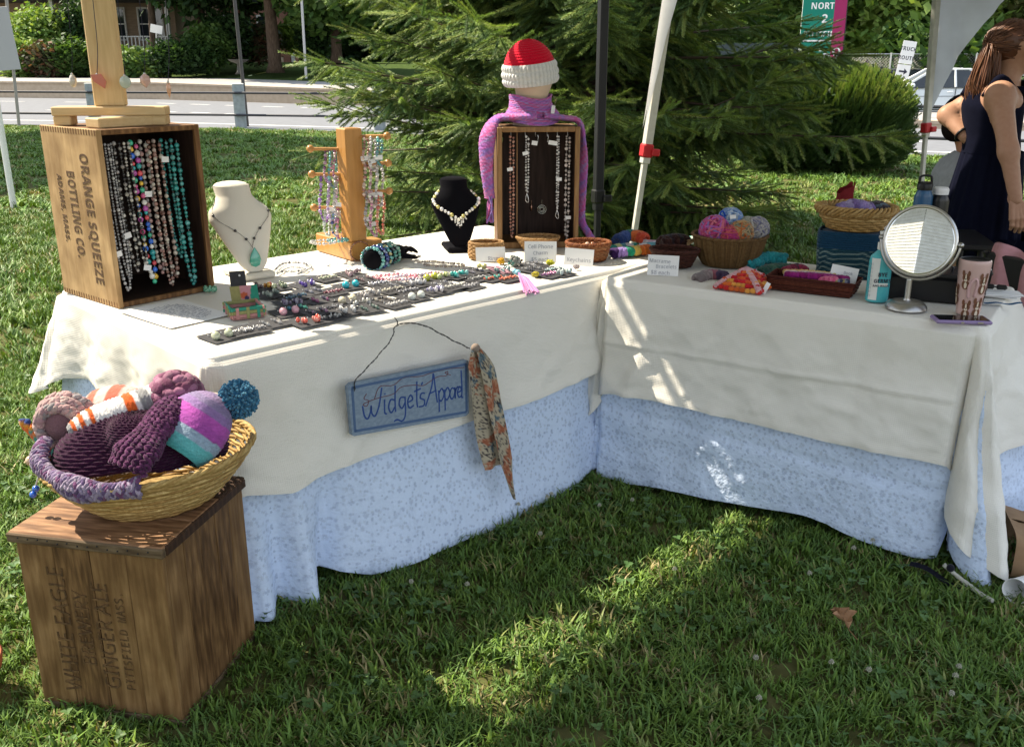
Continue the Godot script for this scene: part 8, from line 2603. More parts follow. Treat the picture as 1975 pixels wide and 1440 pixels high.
		for n in blots.size():
			var e: Array = blots[n]
			var k := 12
			var pts := []
			for i in k:
				var a := TAU * i / k
				var x: float = (e[0] + cos(a) * e[2]) * q[2]
				var y: float = q[1] + (e[1] + sin(a) * e[3]) * q[2] - 0.010
				var rr: float = lerpf(0.0325, 0.044, clampf(y / 0.15, 0, 1)) + 0.0019 + 0.00012 * n
				pts.append(b2 * Vector3(sin(x / rr) * rr, y, cos(x / rr) * rr))
			dm.poly(pts, b2 * Vector3(0, 0, 1), e[4])
		put("dog_print", dm, M.vc, tbd)
	var sm2 := Mb.new()
	sm2.tube(curve([Vector3(-0.018, 0.055, 0.034), Vector3(-0.020, 0.09, 0.037), Vector3(-0.008, 0.112, 0.041), Vector3(0.0, 0.10, 0.041), Vector3(-0.003, 0.06, 0.038)], 20), 0.0042, 6)
	put("moulded_loop", sm2, mat(0.56, 0.36, 0.36, 0.35), tbd)
	var ph := thing("phone", "phone in a violet case lying at the table's front edge", "phone", Vector3(1.276, 0.74, -2.622) + up, -6)
	var p1 := Mb.new()
	p1.bx(Vector3(-0.076, 0.0, -0.034), Vector3(0.076, 0.011, 0.034), 0.004)
	put("case", p1, mat(0.26, 0.19, 0.36, 0.45), ph)
	var p2 := Mb.new()
	p2.bx(Vector3(-0.068, 0.0112, -0.028), Vector3(0.068, 0.0122, 0.028))
	put("screen", p2, mat(0.008, 0.008, 0.010, 0.06, {"spec": 0.8}), ph)
	var p3 := Mb.new()
	p3.bx(Vector3(0.035, 0.004, 0.0342), Vector3(0.05, 0.008, 0.0352))
	p3.bx(Vector3(-0.01, 0.003, 0.0342), Vector3(-0.002, 0.008, 0.035))
	put("port", p3, M.steel, ph)
	var strap := thing("blue_strap", "blue wrist strap lying at the right table's right end", "strap", Vector3(1.491, 0.74, -2.814) + up, -10)
	var sg := Mb.new()
	sg.grid(16, 3, func(u: float, v: float) -> Vector3: return Vector3((u - 0.5) * 0.11, 0.004 + 0.005 * pow(sin(u * 5.0), 2.0), (v - 0.5) * 0.018 + 0.006 * sin(u * 4.0)), C(0.03, 0.11, 0.24))
	put("band", sg, M.matte_vc, strap)
	var pp := thing("folded_papers", "white folded papers with a pair of dark glasses at the table's right end", "papers", Vector3(1.523, 0.74, -2.914) + up, -30)
	var ps := Mb.new()
	for k in 3:
		ps.box(Transform3D(yawb(k * 9.0), Vector3(0.005 * k, 0.003 + 0.004 * k, -0.02)), Vector3(0.11, 0.0025, 0.07))
	put("sheet", ps, M.paper, pp)
	var gs := thing("dark_glasses", "folded dark glasses lying on the white papers", "glasses", Vector3(1.528, 0.74, -2.948) + Vector3(0, 0.021, 0), -25)
	var gg := Mb.new()
	gg.box(Transform3D(Basis(), Vector3(-0.018, 0.008, 0)), Vector3(0.03, 0.016, 0.012), 0.004)
	gg.box(Transform3D(Basis(), Vector3(0.018, 0.008, 0)), Vector3(0.03, 0.016, 0.012), 0.004)
	gg.bar(Vector3(-0.03, 0.008, -0.006), Vector3(0.035, 0.004, -0.012), 0.004, 0.004)
	put("frame", gg, M.black_plastic, gs)

func hanging_sign() -> void:
	var yaw := LEFT_YAW
	var o := left_at + yawb(yaw) * Vector3(0.340, 0.0, 0.092)
	var t := thing("name_board", "weathered blue hanging board hand-lettered in dark blue, hung on a twisted wire", "sign", o, yaw)
	var b := Mb.new()
	var w := 0.432
	b.prism(PackedVector2Array([Vector2(0.006, 0.467), Vector2(0.012, 0.462), Vector2(w - 0.012, 0.415), Vector2(w, 0.422), Vector2(w + 0.002, 0.588), Vector2(w - 0.008, 0.594), Vector2(0.012, 0.616), Vector2(0.0, 0.608)]), 0.014)
	var board := put("board", b, mat(0.255, 0.325, 0.41, 0.75, {"tex": noise(0.03, C(0.62, 0.66, 0.72), C(1, 1, 1), 61, 256, 4), "tri": Vector3(6, 10, 6)}), t)
	var navy := mat(0.03, 0.075, 0.27, 0.8)
	var rust := mat(0.14, 0.06, 0.075, 0.8)
	var dark := mat(0.075, 0.13, 0.25, 0.8)
	var stroke := func(called: String, pts: Array, r: float, m: Material) -> void:
		var mb := Mb.new()
		for s in pts:
			var p := []
			for q in s: p.append(Vector3(q.x, q.y, 0.0075))
			var c := curve(p, maxi(6, p.size() * 4)) if p.size() > 2 else p
			for i in c.size():
				c[i] = Vector3(c[i].x, c[i].y, 0.0072)
			for i in c.size() - 1:
				mb.bar(c[i], c[i + 1] + (c[i + 1] - c[i]).normalized() * r * 0.6, r * 2.0, 0.0012, 0.0, Color.WHITE, Vector3(0, 0, 1).cross((c[i + 1] - c[i]).normalized()).cross((c[i + 1] - c[i]).normalized()))
		put(called, mb, m, board)
	var yb := func(x: float, y: float) -> Vector2: return Vector2(x, y)
	stroke.call("painted_border", [[Vector2(0.016, 0.476), Vector2(w - 0.012, 0.428)], [Vector2(w - 0.010, 0.428), Vector2(w - 0.010, 0.580)], [Vector2(w - 0.010, 0.581), Vector2(0.014, 0.603)], [Vector2(0.014, 0.603), Vector2(0.016, 0.476)]], 0.0038, dark)
	var L := func(x: float, list: Array, sc: float) -> Array:
		var out := []
		for s in list:
			var p := []
			for q in s: p.append(Vector2((x + q[0] * sc) * 0.95, 0.503 - 0.118 * (x - 0.06) * 0.55 + q[1] * sc))
			out.append(p)
		return out
	var k := 0.052
	var text := []
	text += L.call(0.052, [[[-0.1, 0.75], [0.0, 0.15], [0.22, -0.05], [0.42, 0.3], [0.48, 0.62], [0.5, 0.2], [0.72, -0.02], [1.0, 0.45], [1.15, 1.0], [1.25, 1.45]]], k)
	text += L.call(0.118, [[[0.15, 0.85], [0.12, 0.1], [0.25, 0.0]], [[0.18, 1.12], [0.19, 1.17]]], k)
	text += L.call(0.135, [[[0.55, 0.65], [0.25, 0.75], [0.08, 0.35], [0.25, 0.0], [0.5, 0.25]], [[0.6, 1.5], [0.55, 0.6], [0.56, 0.0]]], k)
	text += L.call(0.174, [[[0.5, 0.7], [0.2, 0.75], [0.08, 0.4], [0.28, 0.12], [0.5, 0.4]], [[0.52, 0.75], [0.5, -0.3], [0.25, -0.62], [-0.1, -0.45], [-0.3, -0.5]]], k)
	text += L.call(0.206, [[[0.08, 0.4], [0.45, 0.5], [0.3, 0.78], [0.08, 0.45], [0.2, 0.05], [0.5, 0.12]]], k)
	text += L.call(0.232, [[[0.3, 1.5], [0.25, 0.4], [0.3, 0.0]], [[0.08, 0.95], [0.55, 1.02]]], k)
	text += L.call(0.251, [[[0.5, 0.7], [0.25, 0.75], [0.15, 0.5], [0.45, 0.3], [0.4, 0.0], [0.05, 0.0]], [[0.35, 1.4], [0.28, 1.25]]], k)
	text += L.call(0.286, [[[-0.15, -0.05], [0.35, 1.0], [0.5, 1.75], [0.62, 0.9], [0.75, 0.0]], [[0.12, 0.62], [0.68, 0.72]]], k)
	text += L.call(0.326, [[[0.1, 0.72], [0.12, 0.2], [0.12, -0.55]], [[0.12, 0.55], [0.35, 0.78], [0.52, 0.4], [0.3, 0.05], [0.14, 0.15]]], k)
	text += L.call(0.350, [[[0.1, 0.72], [0.12, 0.2], [0.12, -0.55]], [[0.12, 0.55], [0.35, 0.78], [0.52, 0.4], [0.3, 0.05], [0.14, 0.15]]], k * 0.98)
	text += L.call(0.372, [[[0.5, 0.6], [0.25, 0.72], [0.08, 0.35], [0.25, 0.02], [0.48, 0.3], [0.5, 0.7], [0.52, 0.05]]], k * 0.95)
	text += L.call(0.393, [[[0.1, 0.75], [0.12, 0.05]], [[0.12, 0.45], [0.3, 0.75], [0.45, 0.72]]], k * 0.9)
	text += L.call(0.404, [[[0.08, 0.38], [0.42, 0.48], [0.28, 0.76], [0.08, 0.42], [0.2, 0.05], [0.46, 0.12]]], k * 0.9)
	text += L.call(0.424, [[[0.0, 1.75], [0.05, 0.6], [0.02, 0.0], [0.12, -0.02]]], k * 0.95)
	stroke.call("lettering", text, 0.0023, navy)
	stroke.call("painted_scroll", [
		[Vector2(0.085, 0.552), Vector2(0.105, 0.585), Vector2(0.15, 0.578), Vector2(0.19, 0.592), Vector2(0.25, 0.582), Vector2(0.30, 0.584), Vector2(0.36, 0.581), Vector2(0.415, 0.572)],
		[Vector2(0.060, 0.575), Vector2(0.050, 0.562), Vector2(0.066, 0.553), Vector2(0.058, 0.538), Vector2(0.048, 0.548), Vector2(0.10, 0.553), Vector2(0.15, 0.552), Vector2(0.18, 0.566), Vector2(0.23, 0.560), Vector2(0.26, 0.552), Vector2(0.31, 0.566), Vector2(0.345, 0.562), Vector2(0.352, 0.574), Vector2(0.340, 0.572), Vector2(0.362, 0.560)]], 0.0011, rust)
	var wr := Mb.new()
	var c1 := curve([Vector3(0.018, 0.594, 0.012), Vector3(0.024, 0.622, 0.010), Vector3(0.085, 0.655, 0.0), Vector3(0.16, 0.705, -0.008), Vector3(0.222, 0.727, -0.058), Vector3(0.30, 0.716, -0.045), Vector3(0.38, 0.662, 0.0), Vector3(0.436, 0.628, 0.010)], 70)
	for s in 2:
		var p := []
		for i in c1.size():
			p.append(c1[i] + Vector3(sin(i * 1.3 + s * PI) * 0.0016 + 0.002 * sin(i * 0.9), cos(i * 1.3 + s * PI) * 0.0016, 0))
		wr.tube(p, 0.0011, 4, Color.WHITE, false)
	wr.tube([Vector3(0.222, 0.727, -0.058), Vector3(0.224, 0.738, -0.06), Vector3(0.226, 0.746, -0.075)], 0.0018, 5)
	put("wire", wr, M.black_metal, t)
	var sc := thing("patterned_ribbon", "long floral cloth strip in cream, rust and slate beside the name board", "ribbon", o + Vector3(0, 0, 0), yaw)
	var fl := FastNoiseLite.new()
	fl.noise_type = FastNoiseLite.TYPE_CELLULAR
	fl.cellular_return_type = FastNoiseLite.RETURN_CELL_VALUE
	fl.frequency = 26.0
	fl.seed = 4
	var fl2 := FastNoiseLite.new()
	fl2.noise_type = FastNoiseLite.TYPE_SIMPLEX
	fl2.frequency = 34.0
	var print_of := func(x: float, y: float) -> Color:
		var c := fl.get_noise_2d(x, y * 0.8)
		var e := fl2.get_noise_2d(x * 2.0, y * 2.0)
		var base := C(0.46, 0.40, 0.30)
		if c > 0.35: base = C(0.34, 0.12, 0.07) if e < 0.15 else C(0.46, 0.24, 0.15)
		elif c < -0.5: base = C(0.09, 0.14, 0.18) if e < 0.1 else C(0.19, 0.24, 0.26)
		elif absf(e) < 0.10: base = C(0.05, 0.04, 0.05)
		return base
	var strips := [
		[[Vector3(0.438, 0.625, 0.016), Vector3(0.448, 0.54, 0.022), Vector3(0.462, 0.40, 0.028), Vector3(0.480, 0.235, 0.05)], 0.082, 0.0, 0.85],
		[[Vector3(0.445, 0.628, 0.026), Vector3(0.474, 0.56, 0.036), Vector3(0.490, 0.44, 0.044), Vector3(0.502, 0.33, 0.06), Vector3(0.526, 0.20, 0.07), Vector3(0.546, 0.112, 0.076)], 0.054, 0.5, 0.05],
	]
	for q in strips:
		var path := curve(q[0], 40)
		var mb := Mb.new()
		mb.grid(16, 90, func(u: float, v: float) -> Vector3:
			var i := mini(int(v * 40.0), 39)
			var c: Vector3 = path[i].lerp(path[i + 1], v * 40.0 - i)
			var wide: float = q[1] * (minf(1.0, 0.3 + v * 5.0)) * (1.0 if v < 0.72 else lerpf(1.0, q[3], (v - 0.72) / 0.28))
			return c + Vector3((u - 0.5) * wide + 0.014, 0.0, 0.006 * sin(u * 7.0 + v * 6.0 + q[2] * 8.0)),
			func(u: float, v: float) -> Color: return print_of.call(u * 0.05 + q[2], v * 0.5))
		put("strip", mb, M.matte_vc, sc)
	var kn := Mb.new()
	kn.ball(Vector3(0.452, 0.628, 0.018), 0.014, C(0.3, 0.24, 0.2), 10, 7)
	put("knot", kn, M.matte_vc, sc)

func cap_dist(p: Vector3, a: Vector3, b: Vector3, ra: float, rb: float) -> float:
	var ab := b - a
	var t := clampf((p - a).dot(ab) / maxf(ab.length_squared(), 1e-9), 0, 1)
	return p.distance_to(a + ab * t) - lerpf(ra, rb, t)

func flesh(mb: Mb, bones: Array, cell: float, soft: float) -> void:
	var lo := Vector3.ONE * 1e9
	var hi := -lo
	for q in bones:
		for e in 2:
			lo = lo.min(q[e] - Vector3.ONE * (q[2 + e] + cell * 3.0))
			hi = hi.max(q[e] + Vector3.ONE * (q[2 + e] + cell * 3.0))
	var n := Vector3i((hi - lo) / cell) + Vector3i(2, 2, 2)
	var f := PackedFloat32Array()
	f.resize(n.x * n.y * n.z)
	f.fill(1.0)
	for q in bones:
		var m: float = maxf(q[2], q[3]) + soft + cell * 2.0
		var a: Vector3i = Vector3i(((q[0] as Vector3).min(q[1]) - Vector3.ONE * m - lo) / cell)
		var b: Vector3i = Vector3i(((q[0] as Vector3).max(q[1]) + Vector3.ONE * m - lo) / cell) + Vector3i.ONE
		for z in range(maxi(a.z, 0), mini(b.z + 1, n.z)):
			for y in range(maxi(a.y, 0), mini(b.y + 1, n.y)):
				for x in range(maxi(a.x, 0), mini(b.x + 1, n.x)):
					var id := x + n.x * (y + n.y * z)
					var d := cap_dist(lo + Vector3(x, y, z) * cell, q[0], q[1], q[2], q[3])
					var o := f[id]
					var h := clampf(0.5 + 0.5 * (o - d) / soft, 0, 1)
					f[id] = lerpf(o, d, h) - soft * h * (1.0 - h)
	var ids := {}
	var offs := [Vector3i(0, 0, 0), Vector3i(1, 0, 0), Vector3i(0, 1, 0), Vector3i(1, 1, 0), Vector3i(0, 0, 1), Vector3i(1, 0, 1), Vector3i(0, 1, 1), Vector3i(1, 1, 1)]
	var edges := [[0, 1], [2, 3], [4, 5], [6, 7], [0, 2], [1, 3], [4, 6], [5, 7], [0, 4], [1, 5], [2, 6], [3, 7]]
	for z in n.z - 1:
		for y in n.y - 1:
			for x in n.x - 1:
				var base := x + n.x * (y + n.y * z)
				var v := [f[base], f[base + 1], f[base + n.x], f[base + n.x + 1], f[base + n.x * n.y], f[base + n.x * n.y + 1], f[base + n.x * n.y + n.x], f[base + n.x * n.y + n.x + 1]]
				var inside := 0
				for q in v:
					if q < 0.0: inside += 1
				if inside == 0 or inside == 8: continue
				var c := Vector3.ZERO
				var cnt := 0
				for e in edges:
					var a: float = v[e[0]]
					var b: float = v[e[1]]
					if (a < 0.0) != (b < 0.0):
						c += Vector3(offs[e[0]]).lerp(Vector3(offs[e[1]]), a / (a - b))
						cnt += 1
				var g := Vector3(v[1] + v[3] + v[5] + v[7] - v[0] - v[2] - v[4] - v[6], v[2] + v[3] + v[6] + v[7] - v[0] - v[1] - v[4] - v[5], v[4] + v[5] + v[6] + v[7] - v[0] - v[1] - v[2] - v[3])
				ids[base] = mb.vert(lo + (Vector3(x, y, z) + c / cnt) * cell, g.normalized(), Vector2.ZERO, Color.WHITE)
	for base in ids:
		var x: int = base % n.x
		var y: int = (base / n.x) % n.y
		var z: int = base / (n.x * n.y)
		if x == 0 or y == 0 or z == 0: continue
		var s0 := f[base] < 0.0
		for ax in 3:
			var st: int = [1, n.x, n.x * n.y][ax]
			var u: int = [n.x, n.x * n.y, 1][ax]
			var w: int = [n.x * n.y, 1, n.x][ax]
			var s1 := f[base + st] < 0.0
			if s0 == s1: continue
			if not (ids.has(base - u) and ids.has(base - w) and ids.has(base - u - w)): continue
			var q := [ids[base], ids[base - u], ids[base - u - w], ids[base - w]]
			if s0:
				q.reverse()
			mb.tri3(q[0], q[1], q[2])
			mb.tri3(q[0], q[2], q[3])

func hand_bones(wrist: Vector3, along: Vector3, palm_n: Vector3, thumb: Vector3, curl: float) -> Array:
	var o := []
	var side := thumb
	for i in 4:
		var s := (1.5 - i) * 0.019
		o.append([wrist + along * 0.012 + side * s * 0.6, wrist + along * 0.078 + side * s, 0.0125, 0.0115])
		var l: float = [0.068, 0.076, 0.070, 0.055][i]
		var p0 := wrist + along * 0.078 + side * s
		var d1 := (along + palm_n * curl).normalized()
		var d2 := (along + palm_n * curl * 3.0).normalized()
		o.append([p0, p0 + d1 * l * 0.5, 0.0092, 0.0082])
		o.append([p0 + d1 * l * 0.5, p0 + d1 * l * 0.5 + d2 * l * 0.5, 0.0082, 0.0066])
	var t0 := wrist + along * 0.025 + side * 0.024
	var t1 := t0 + (along * 0.6 + side * 0.6 + palm_n * 0.3).normalized() * 0.038
	o.append([t0, t1, 0.0125, 0.010])
	o.append([t1, t1 + (along + palm_n * 0.4).normalized() * 0.032, 0.0098, 0.0075])
	return o

func people() -> void:
	var base := Vector3(2.08, 0, -4.3)
	var w := thing("person", "person with a long auburn ponytail in a sleeveless navy dress, one arm bent back", "person", base)
	var at := func(p: Vector3, dz: float) -> Vector3: return p - base + Vector3(0, 0, dz)
	var head: Vector3 = at.call(Vector3(2.155, 1.498, -4.3), 0.0)
	var neck: Vector3 = at.call(Vector3(2.138, 1.376, -4.3), 0.0)
	var chest: Vector3 = at.call(Vector3(2.088, 1.268, -4.3), 0.0)
	var waist: Vector3 = at.call(Vector3(2.11, 1.081, -4.3), 0.0)
	var hip: Vector3 = at.call(Vector3(2.117, 0.935, -4.3), 0.0)
	var sr: Vector3 = at.call(Vector3(2.052, 1.307, -4.17), 0.0)
	var er: Vector3 = at.call(Vector3(2.068, 1.087, -4.06), 0.0)
	var wr: Vector3 = at.call(Vector3(2.105, 0.895, -4.01), 0.0)
	var sl: Vector3 = at.call(Vector3(2.104, 1.312, -4.43), 0.0)
	var el: Vector3 = at.call(Vector3(1.961, 1.213, -4.44), 0.0)
	var wl: Vector3 = at.call(Vector3(2, 1.13, -4.33), 0.0)
	var bones := [
		[neck + Vector3(-0.01, -0.06, 0), head + Vector3(-0.01, -0.03, 0), 0.054, 0.052],
		[head + Vector3(-0.012, 0.015, 0), head + Vector3(0.03, -0.02, 0), 0.086, 0.072],
		[head + Vector3(0.05, -0.055, 0), head + Vector3(0.075, -0.075, 0), 0.042, 0.030],
		[head + Vector3(0.092, 0.0, 0), head + Vector3(0.112, -0.022, 0), 0.010, 0.013],
		[head + Vector3(0.0, -0.015, 0.078), head + Vector3(-0.008, 0.008, 0.084), 0.011, 0.014],
		[sr, sl, 0.058, 0.058], [chest + Vector3(0, 0, 0.06), waist + Vector3(0, 0, 0.05), 0.092, 0.085], [chest + Vector3(0, 0, -0.06), waist + Vector3(0, 0, -0.05), 0.092, 0.085],
		[waist, hip, 0.10, 0.13], [chest, neck + Vector3(-0.01, -0.05, 0), 0.085, 0.056],
		[sr, er, 0.049, 0.038], [er, wr, 0.038, 0.026], [sl, el, 0.049, 0.038], [el, wl, 0.039, 0.027],
	]
	for s in [1.0, -1.0]:
		var kx := 0.045 if s > 0.0 else -0.055
		var hp: Vector3 = hip + Vector3(kx * 0.4, -0.06, 0.085 * s)
		var kn := Vector3(hip.x + kx + 0.035, 0.45, 0.085 * s)
		var an := Vector3(hip.x + kx * 1.2 - 0.02, 0.085, 0.085 * s)
		bones += [[hp, kn, 0.088, 0.056], [kn, kn.lerp(an, 0.35) + Vector3(-0.018, 0, 0), 0.052, 0.054], [kn.lerp(an, 0.35) + Vector3(-0.018, 0, 0), an, 0.054, 0.034], [an, an + Vector3(0.03, -0.045, 0), 0.036, 0.034], [an + Vector3(0.02, -0.05, 0), an + Vector3(0.16, -0.06, 0), 0.032, 0.024]]
	var bm := Mb.new()
	flesh(bm, bones, 0.0125, 0.03)
	flesh(bm, hand_bones(wr, (wr - er).normalized(), Vector3(0.1, 0, -1).normalized(), Vector3(1, 0.1, 0).normalized(), 0.35), 0.0042, 0.006)
	flesh(bm, hand_bones(wl, Vector3(0.75, -0.35, 0.35).normalized(), Vector3(0.2, -0.2, -1).normalized(), Vector3(0.3, 0.9, 0).normalized(), 0.3), 0.0042, 0.006)
	put("body", bm, M.skin, w)
	var navy := mat(0.005, 0.006, 0.017, 0.9, {"spec": 0.15, "rim": 0.08, "tex": M.grime, "tri": Vector3.ONE * 5.0})
	var dm := Mb.new()
	var cx := func(y: float) -> float: return seg([0.4, hip.y, waist.y, chest.y, 1.4], [hip.x - 0.005, hip.x, waist.x, chest.x, chest.x + 0.02], y)
	dm.grid(80, 30, func(u: float, v: float) -> Vector3:
		var y := lerpf(waist.y - 0.02, chest.y + 0.10, v)
		var a := TAU * u
		var rx := seg([0.0, 0.25, 0.6, 0.85, 1.0], [0.112, 0.108, 0.116, 0.112, 0.10], v)
		var rz := seg([0.0, 0.25, 0.6, 0.85, 1.0], [0.146, 0.142, 0.160, 0.145, 0.105], v)
		var cut := 0.0
		if v > 0.6: cut = -0.16 * pow((v - 0.6) / 0.4, 1.4) * pow(absf(sin(a)), 3.0)
		return Vector3(cx.call(y) + rx * cos(a), y + cut + 0.0015 * sin(a * 14.0 + v * 11.0), -rz * sin(a)))
	put("dress_bodice", dm, navy, w)
	for s in [1.0, -1.0]:
		var sp := Mb.new()
		sp.tube(curve([chest + Vector3(-0.085, 0.03, 0.10 * s), chest + Vector3(-0.03, 0.105, 0.098 * s), neck + Vector3(-0.005, -0.05, 0.075 * s), chest + Vector3(0.09, 0.06, 0.09 * s)], 16), 0.02, 8)
		put("shoulder_strap", sp, navy, w)
	for q in [[waist.y - 0.01, 0.62, 0.118, 0.150, 0.175, 0.205, 0.006], [0.63, hip.y - 0.22, 0.185, 0.21, 0.235, 0.255, 0.014]]:
		var sk := Mb.new()
		sk.grid(160, 18, func(u: float, v: float) -> Vector3:
			var a := TAU * u
			var y: float = lerpf(q[0], q[1], v)
			var ru: float = q[6] * (0.3 + 0.7 * v) * (sin(a * 17.0 + 2.0 * v) + 0.6 * sin(a * 29.0))
			return Vector3(hip.x + lerpf(0.004, -0.012, v) + (lerpf(q[2], q[4], v) + ru) * cos(-a), y + 0.006 * sin(a * 9.0) * v, (lerpf(q[3], q[5], v) + ru) * sin(a)))
		put("dress_skirt", sk, navy, w)
	var hm := mat(1, 1, 1, 0.45, {"vc": true, "spec": 0.5})
	var hair := Mb.new()
	var browns := [C(0.10, 0.038, 0.017), C(0.13, 0.052, 0.024), C(0.075, 0.028, 0.013), C(0.16, 0.07, 0.033)]
	hair.ball(head + Vector3(-0.028, 0.026, 0), 0.094, browns[0], 28, 18, Vector3(1.0, 0.98, 0.94))
	for i in 420:
		var d := Vector3(rnd(-1, 0.55), rnd(-0.35, 1.0), rnd(-1, 1)).normalized()
		if d.x > 0.35 and d.y < 0.45: continue
		var p := head + Vector3(-0.028, 0.026, 0) + d * 0.094
		var tie := head + Vector3(-0.118, 0.012, 0.0)
		hair.tube(curve([p, p.lerp(tie, 0.5) + d * 0.022, tie], 6), [0.002, 0.0026, 0.0026, 0.0024, 0.0022, 0.002, 0.002], 4, pick(browns))
	var tip: Vector3 = at.call(Vector3(2.022, 1.257, -4.3), 0.02)
	for i in 420:
		var j := Vector3(rnd(-1, 1), rnd(-1, 1), rnd(-1, 1))
		var tie := head + Vector3(-0.115, 0.012, 0.0) + j * 0.016
		var mid1: Vector3 = at.call(Vector3(2.035, 1.461, -4.3), 0.02) + j * Vector3(0.032, 0.03, 0.04)
		var mid2: Vector3 = at.call(Vector3(2.027, 1.344, -4.3), 0.02) + j * Vector3(0.042, 0.03, 0.05) + Vector3(0.012 * sin(i * 0.7), 0, 0.012 * cos(i * 0.9))
		var e := tip + j * Vector3(0.03, 0.02, 0.035) + Vector3(0, rnd(-0.03, 0.11), 0)
		hair.tube(curve([tie, mid1, mid2, e], 10), [0.003, 0.0035, 0.0038, 0.0038, 0.0036, 0.0034, 0.003, 0.0026, 0.002, 0.0014, 0.0006], 4, pick(browns) * rnd(0.85, 1.2))
	var tie_ring := []
	for i in 13: tie_ring.append(head + Vector3(-0.118, 0.012, 0.0) + Vector3(0.004, cos(TAU * i / 12.0) * 0.02, sin(TAU * i / 12.0) * 0.02))
	hair.tube(tie_ring, 0.006, 6, C(0.02, 0.015, 0.015), false)
	put("hair", hair, hm, w)
	var br := Mb.new()
	var ring := []
	var bx := (wl - el).normalized()
	var b1 := bx.cross(Vector3.UP).normalized()
	for i in 21: ring.append(wl - bx * 0.012 + (b1 * cos(TAU * i / 20.0) + b1.cross(bx) * sin(TAU * i / 20.0)) * 0.034)
	br.tube(ring, 0.006, 6, Color.WHITE, false)
	put("wrist_band", br, M.black_plastic, w)
	for s in [1.0, -1.0]:
		var kx := 0.045 if s > 0.0 else -0.055
		var sh := Mb.new()
		sh.box(Transform3D(Basis(), Vector3(hip.x + kx * 1.2 + 0.06, 0.012, 0.085 * s)), Vector3(0.25, 0.022, 0.085), 0.01)
		sh.tube(curve([Vector3(hip.x + kx * 1.2 + 0.08, 0.02, 0.085 * s - 0.04), Vector3(hip.x + kx * 1.2 + 0.085, 0.075, 0.085 * s), Vector3(hip.x + kx * 1.2 + 0.08, 0.02, 0.085 * s + 0.04)], 10), 0.009, 6)
		put("sandal", sh, M.black_plastic, w)
	var mb0 := Vector3(2.42, 0, -5.15)
	var mn := thing("person", "seated person with short dark hair in a grey t-shirt behind the navy dress", "person", mb0, 0)
	var mat2 := func(p: Vector3, dz := 0.0) -> Vector3: return p - mb0 + Vector3(0, 0, dz)
	var mh: Vector3 = mat2.call(Vector3(2.37, 1.149, -5.15))
	var mn1: Vector3 = mat2.call(Vector3(2.42, 0.995, -5.15))
	var ms: Vector3 = mat2.call(Vector3(2.405, 0.914, -5.15))
	var mw := Vector3(ms.x + 0.02, 0.48, 0)
	var mbones := [[mh + Vector3(0, 0.02, 0), mh + Vector3(0.02, -0.03, 0), 0.098, 0.085], [mh + Vector3(0.06, -0.07, 0), mh + Vector3(0.08, -0.08, 0), 0.045, 0.035], [mh, mn1, 0.062, 0.066], [ms + Vector3(0, -0.02, 0.17), ms + Vector3(0, -0.02, -0.17), 0.065, 0.065], [ms + Vector3(0, -0.1, 0.06), mw + Vector3(0, 0.05, 0.05), 0.11, 0.12], [ms + Vector3(0, -0.1, -0.06), mw + Vector3(0, 0.05, -0.05), 0.11, 0.12], [mh + Vector3(0, 0, 0.09), mh + Vector3(-0.006, 0.02, 0.095), 0.012, 0.015]]
	for s in [1.0, -1.0]:
		mbones += [[ms + Vector3(0, -0.03, 0.19 * s), ms + Vector3(0.05, -0.30, 0.23 * s), 0.052, 0.042], [ms + Vector3(0.05, -0.30, 0.23 * s), ms + Vector3(0.27, -0.36, 0.16 * s), 0.042, 0.03], [mw + Vector3(0.02, 0, 0.1 * s), mw + Vector3(0.44, 0.02, 0.13 * s), 0.085, 0.062], [mw + Vector3(0.44, 0.02, 0.13 * s), Vector3(mw.x + 0.42, 0.09, 0.13 * s), 0.058, 0.038], [Vector3(mw.x + 0.41, 0.05, 0.13 * s), Vector3(mw.x + 0.57, 0.04, 0.13 * s), 0.04, 0.035]]
	var mm := Mb.new()
	flesh(mm, mbones, 0.016, 0.03)
	for s in [1.0, -1.0]:
		flesh(mm, hand_bones(ms + Vector3(0.27, -0.36, 0.16 * s), Vector3(1, -0.1, 0).normalized(), Vector3(0, -1, 0), Vector3(0, 0, -s), 0.3), 0.005, 0.006)
	put("body", mm, mat(0.42, 0.19, 0.12, 0.5), mn)
	var ts := Mb.new()
	var grey := mat(0.33, 0.345, 0.38, 0.9, {"tex": M.grime, "tri": Vector3.ONE * 4.0})
	ts.grid(60, 24, func(u: float, v: float) -> Vector3:
		var a := TAU * u
		var y := lerpf(mw.y - 0.02, ms.y + 0.075, v)
		var rx := seg([0.0, 0.4, 0.8, 0.93, 1.0], [0.19, 0.155, 0.15, 0.11, 0.07], v)
		var rz := seg([0.0, 0.4, 0.75, 0.9, 0.97, 1.0], [0.20, 0.20, 0.25, 0.21, 0.12, 0.075], v)
		return Vector3(ms.x + 0.01 + rx * cos(a), y + 0.003 * sin(a * 8.0 + v * 13.0), -rz * sin(a)))
	for s in [1.0, -1.0]:
		ts.tube([ms + Vector3(0, 0.0, 0.16 * s), ms + Vector3(0.01, -0.09, 0.205 * s), ms + Vector3(0.035, -0.20, 0.222 * s)], [0.072, 0.07, 0.074], 12)
	put("t_shirt", ts, grey, mn)
	var sh2 := Mb.new()
	for s in [1.0, -1.0]:
		sh2.tube([mw + Vector3(-0.04, 0.0, 0.09 * s), mw + Vector3(0.2, 0.01, 0.115 * s), mw + Vector3(0.46, 0.02, 0.13 * s)], [0.12, 0.105, 0.085], 14)
	put("shorts", sh2, M.black_plastic, mn)
	var hh := Mb.new()
	hh.ball(mh + Vector3(-0.012, 0.032, 0), 0.106, C(0.012, 0.010, 0.009), 24, 16, Vector3(1.02, 0.98, 0.96))
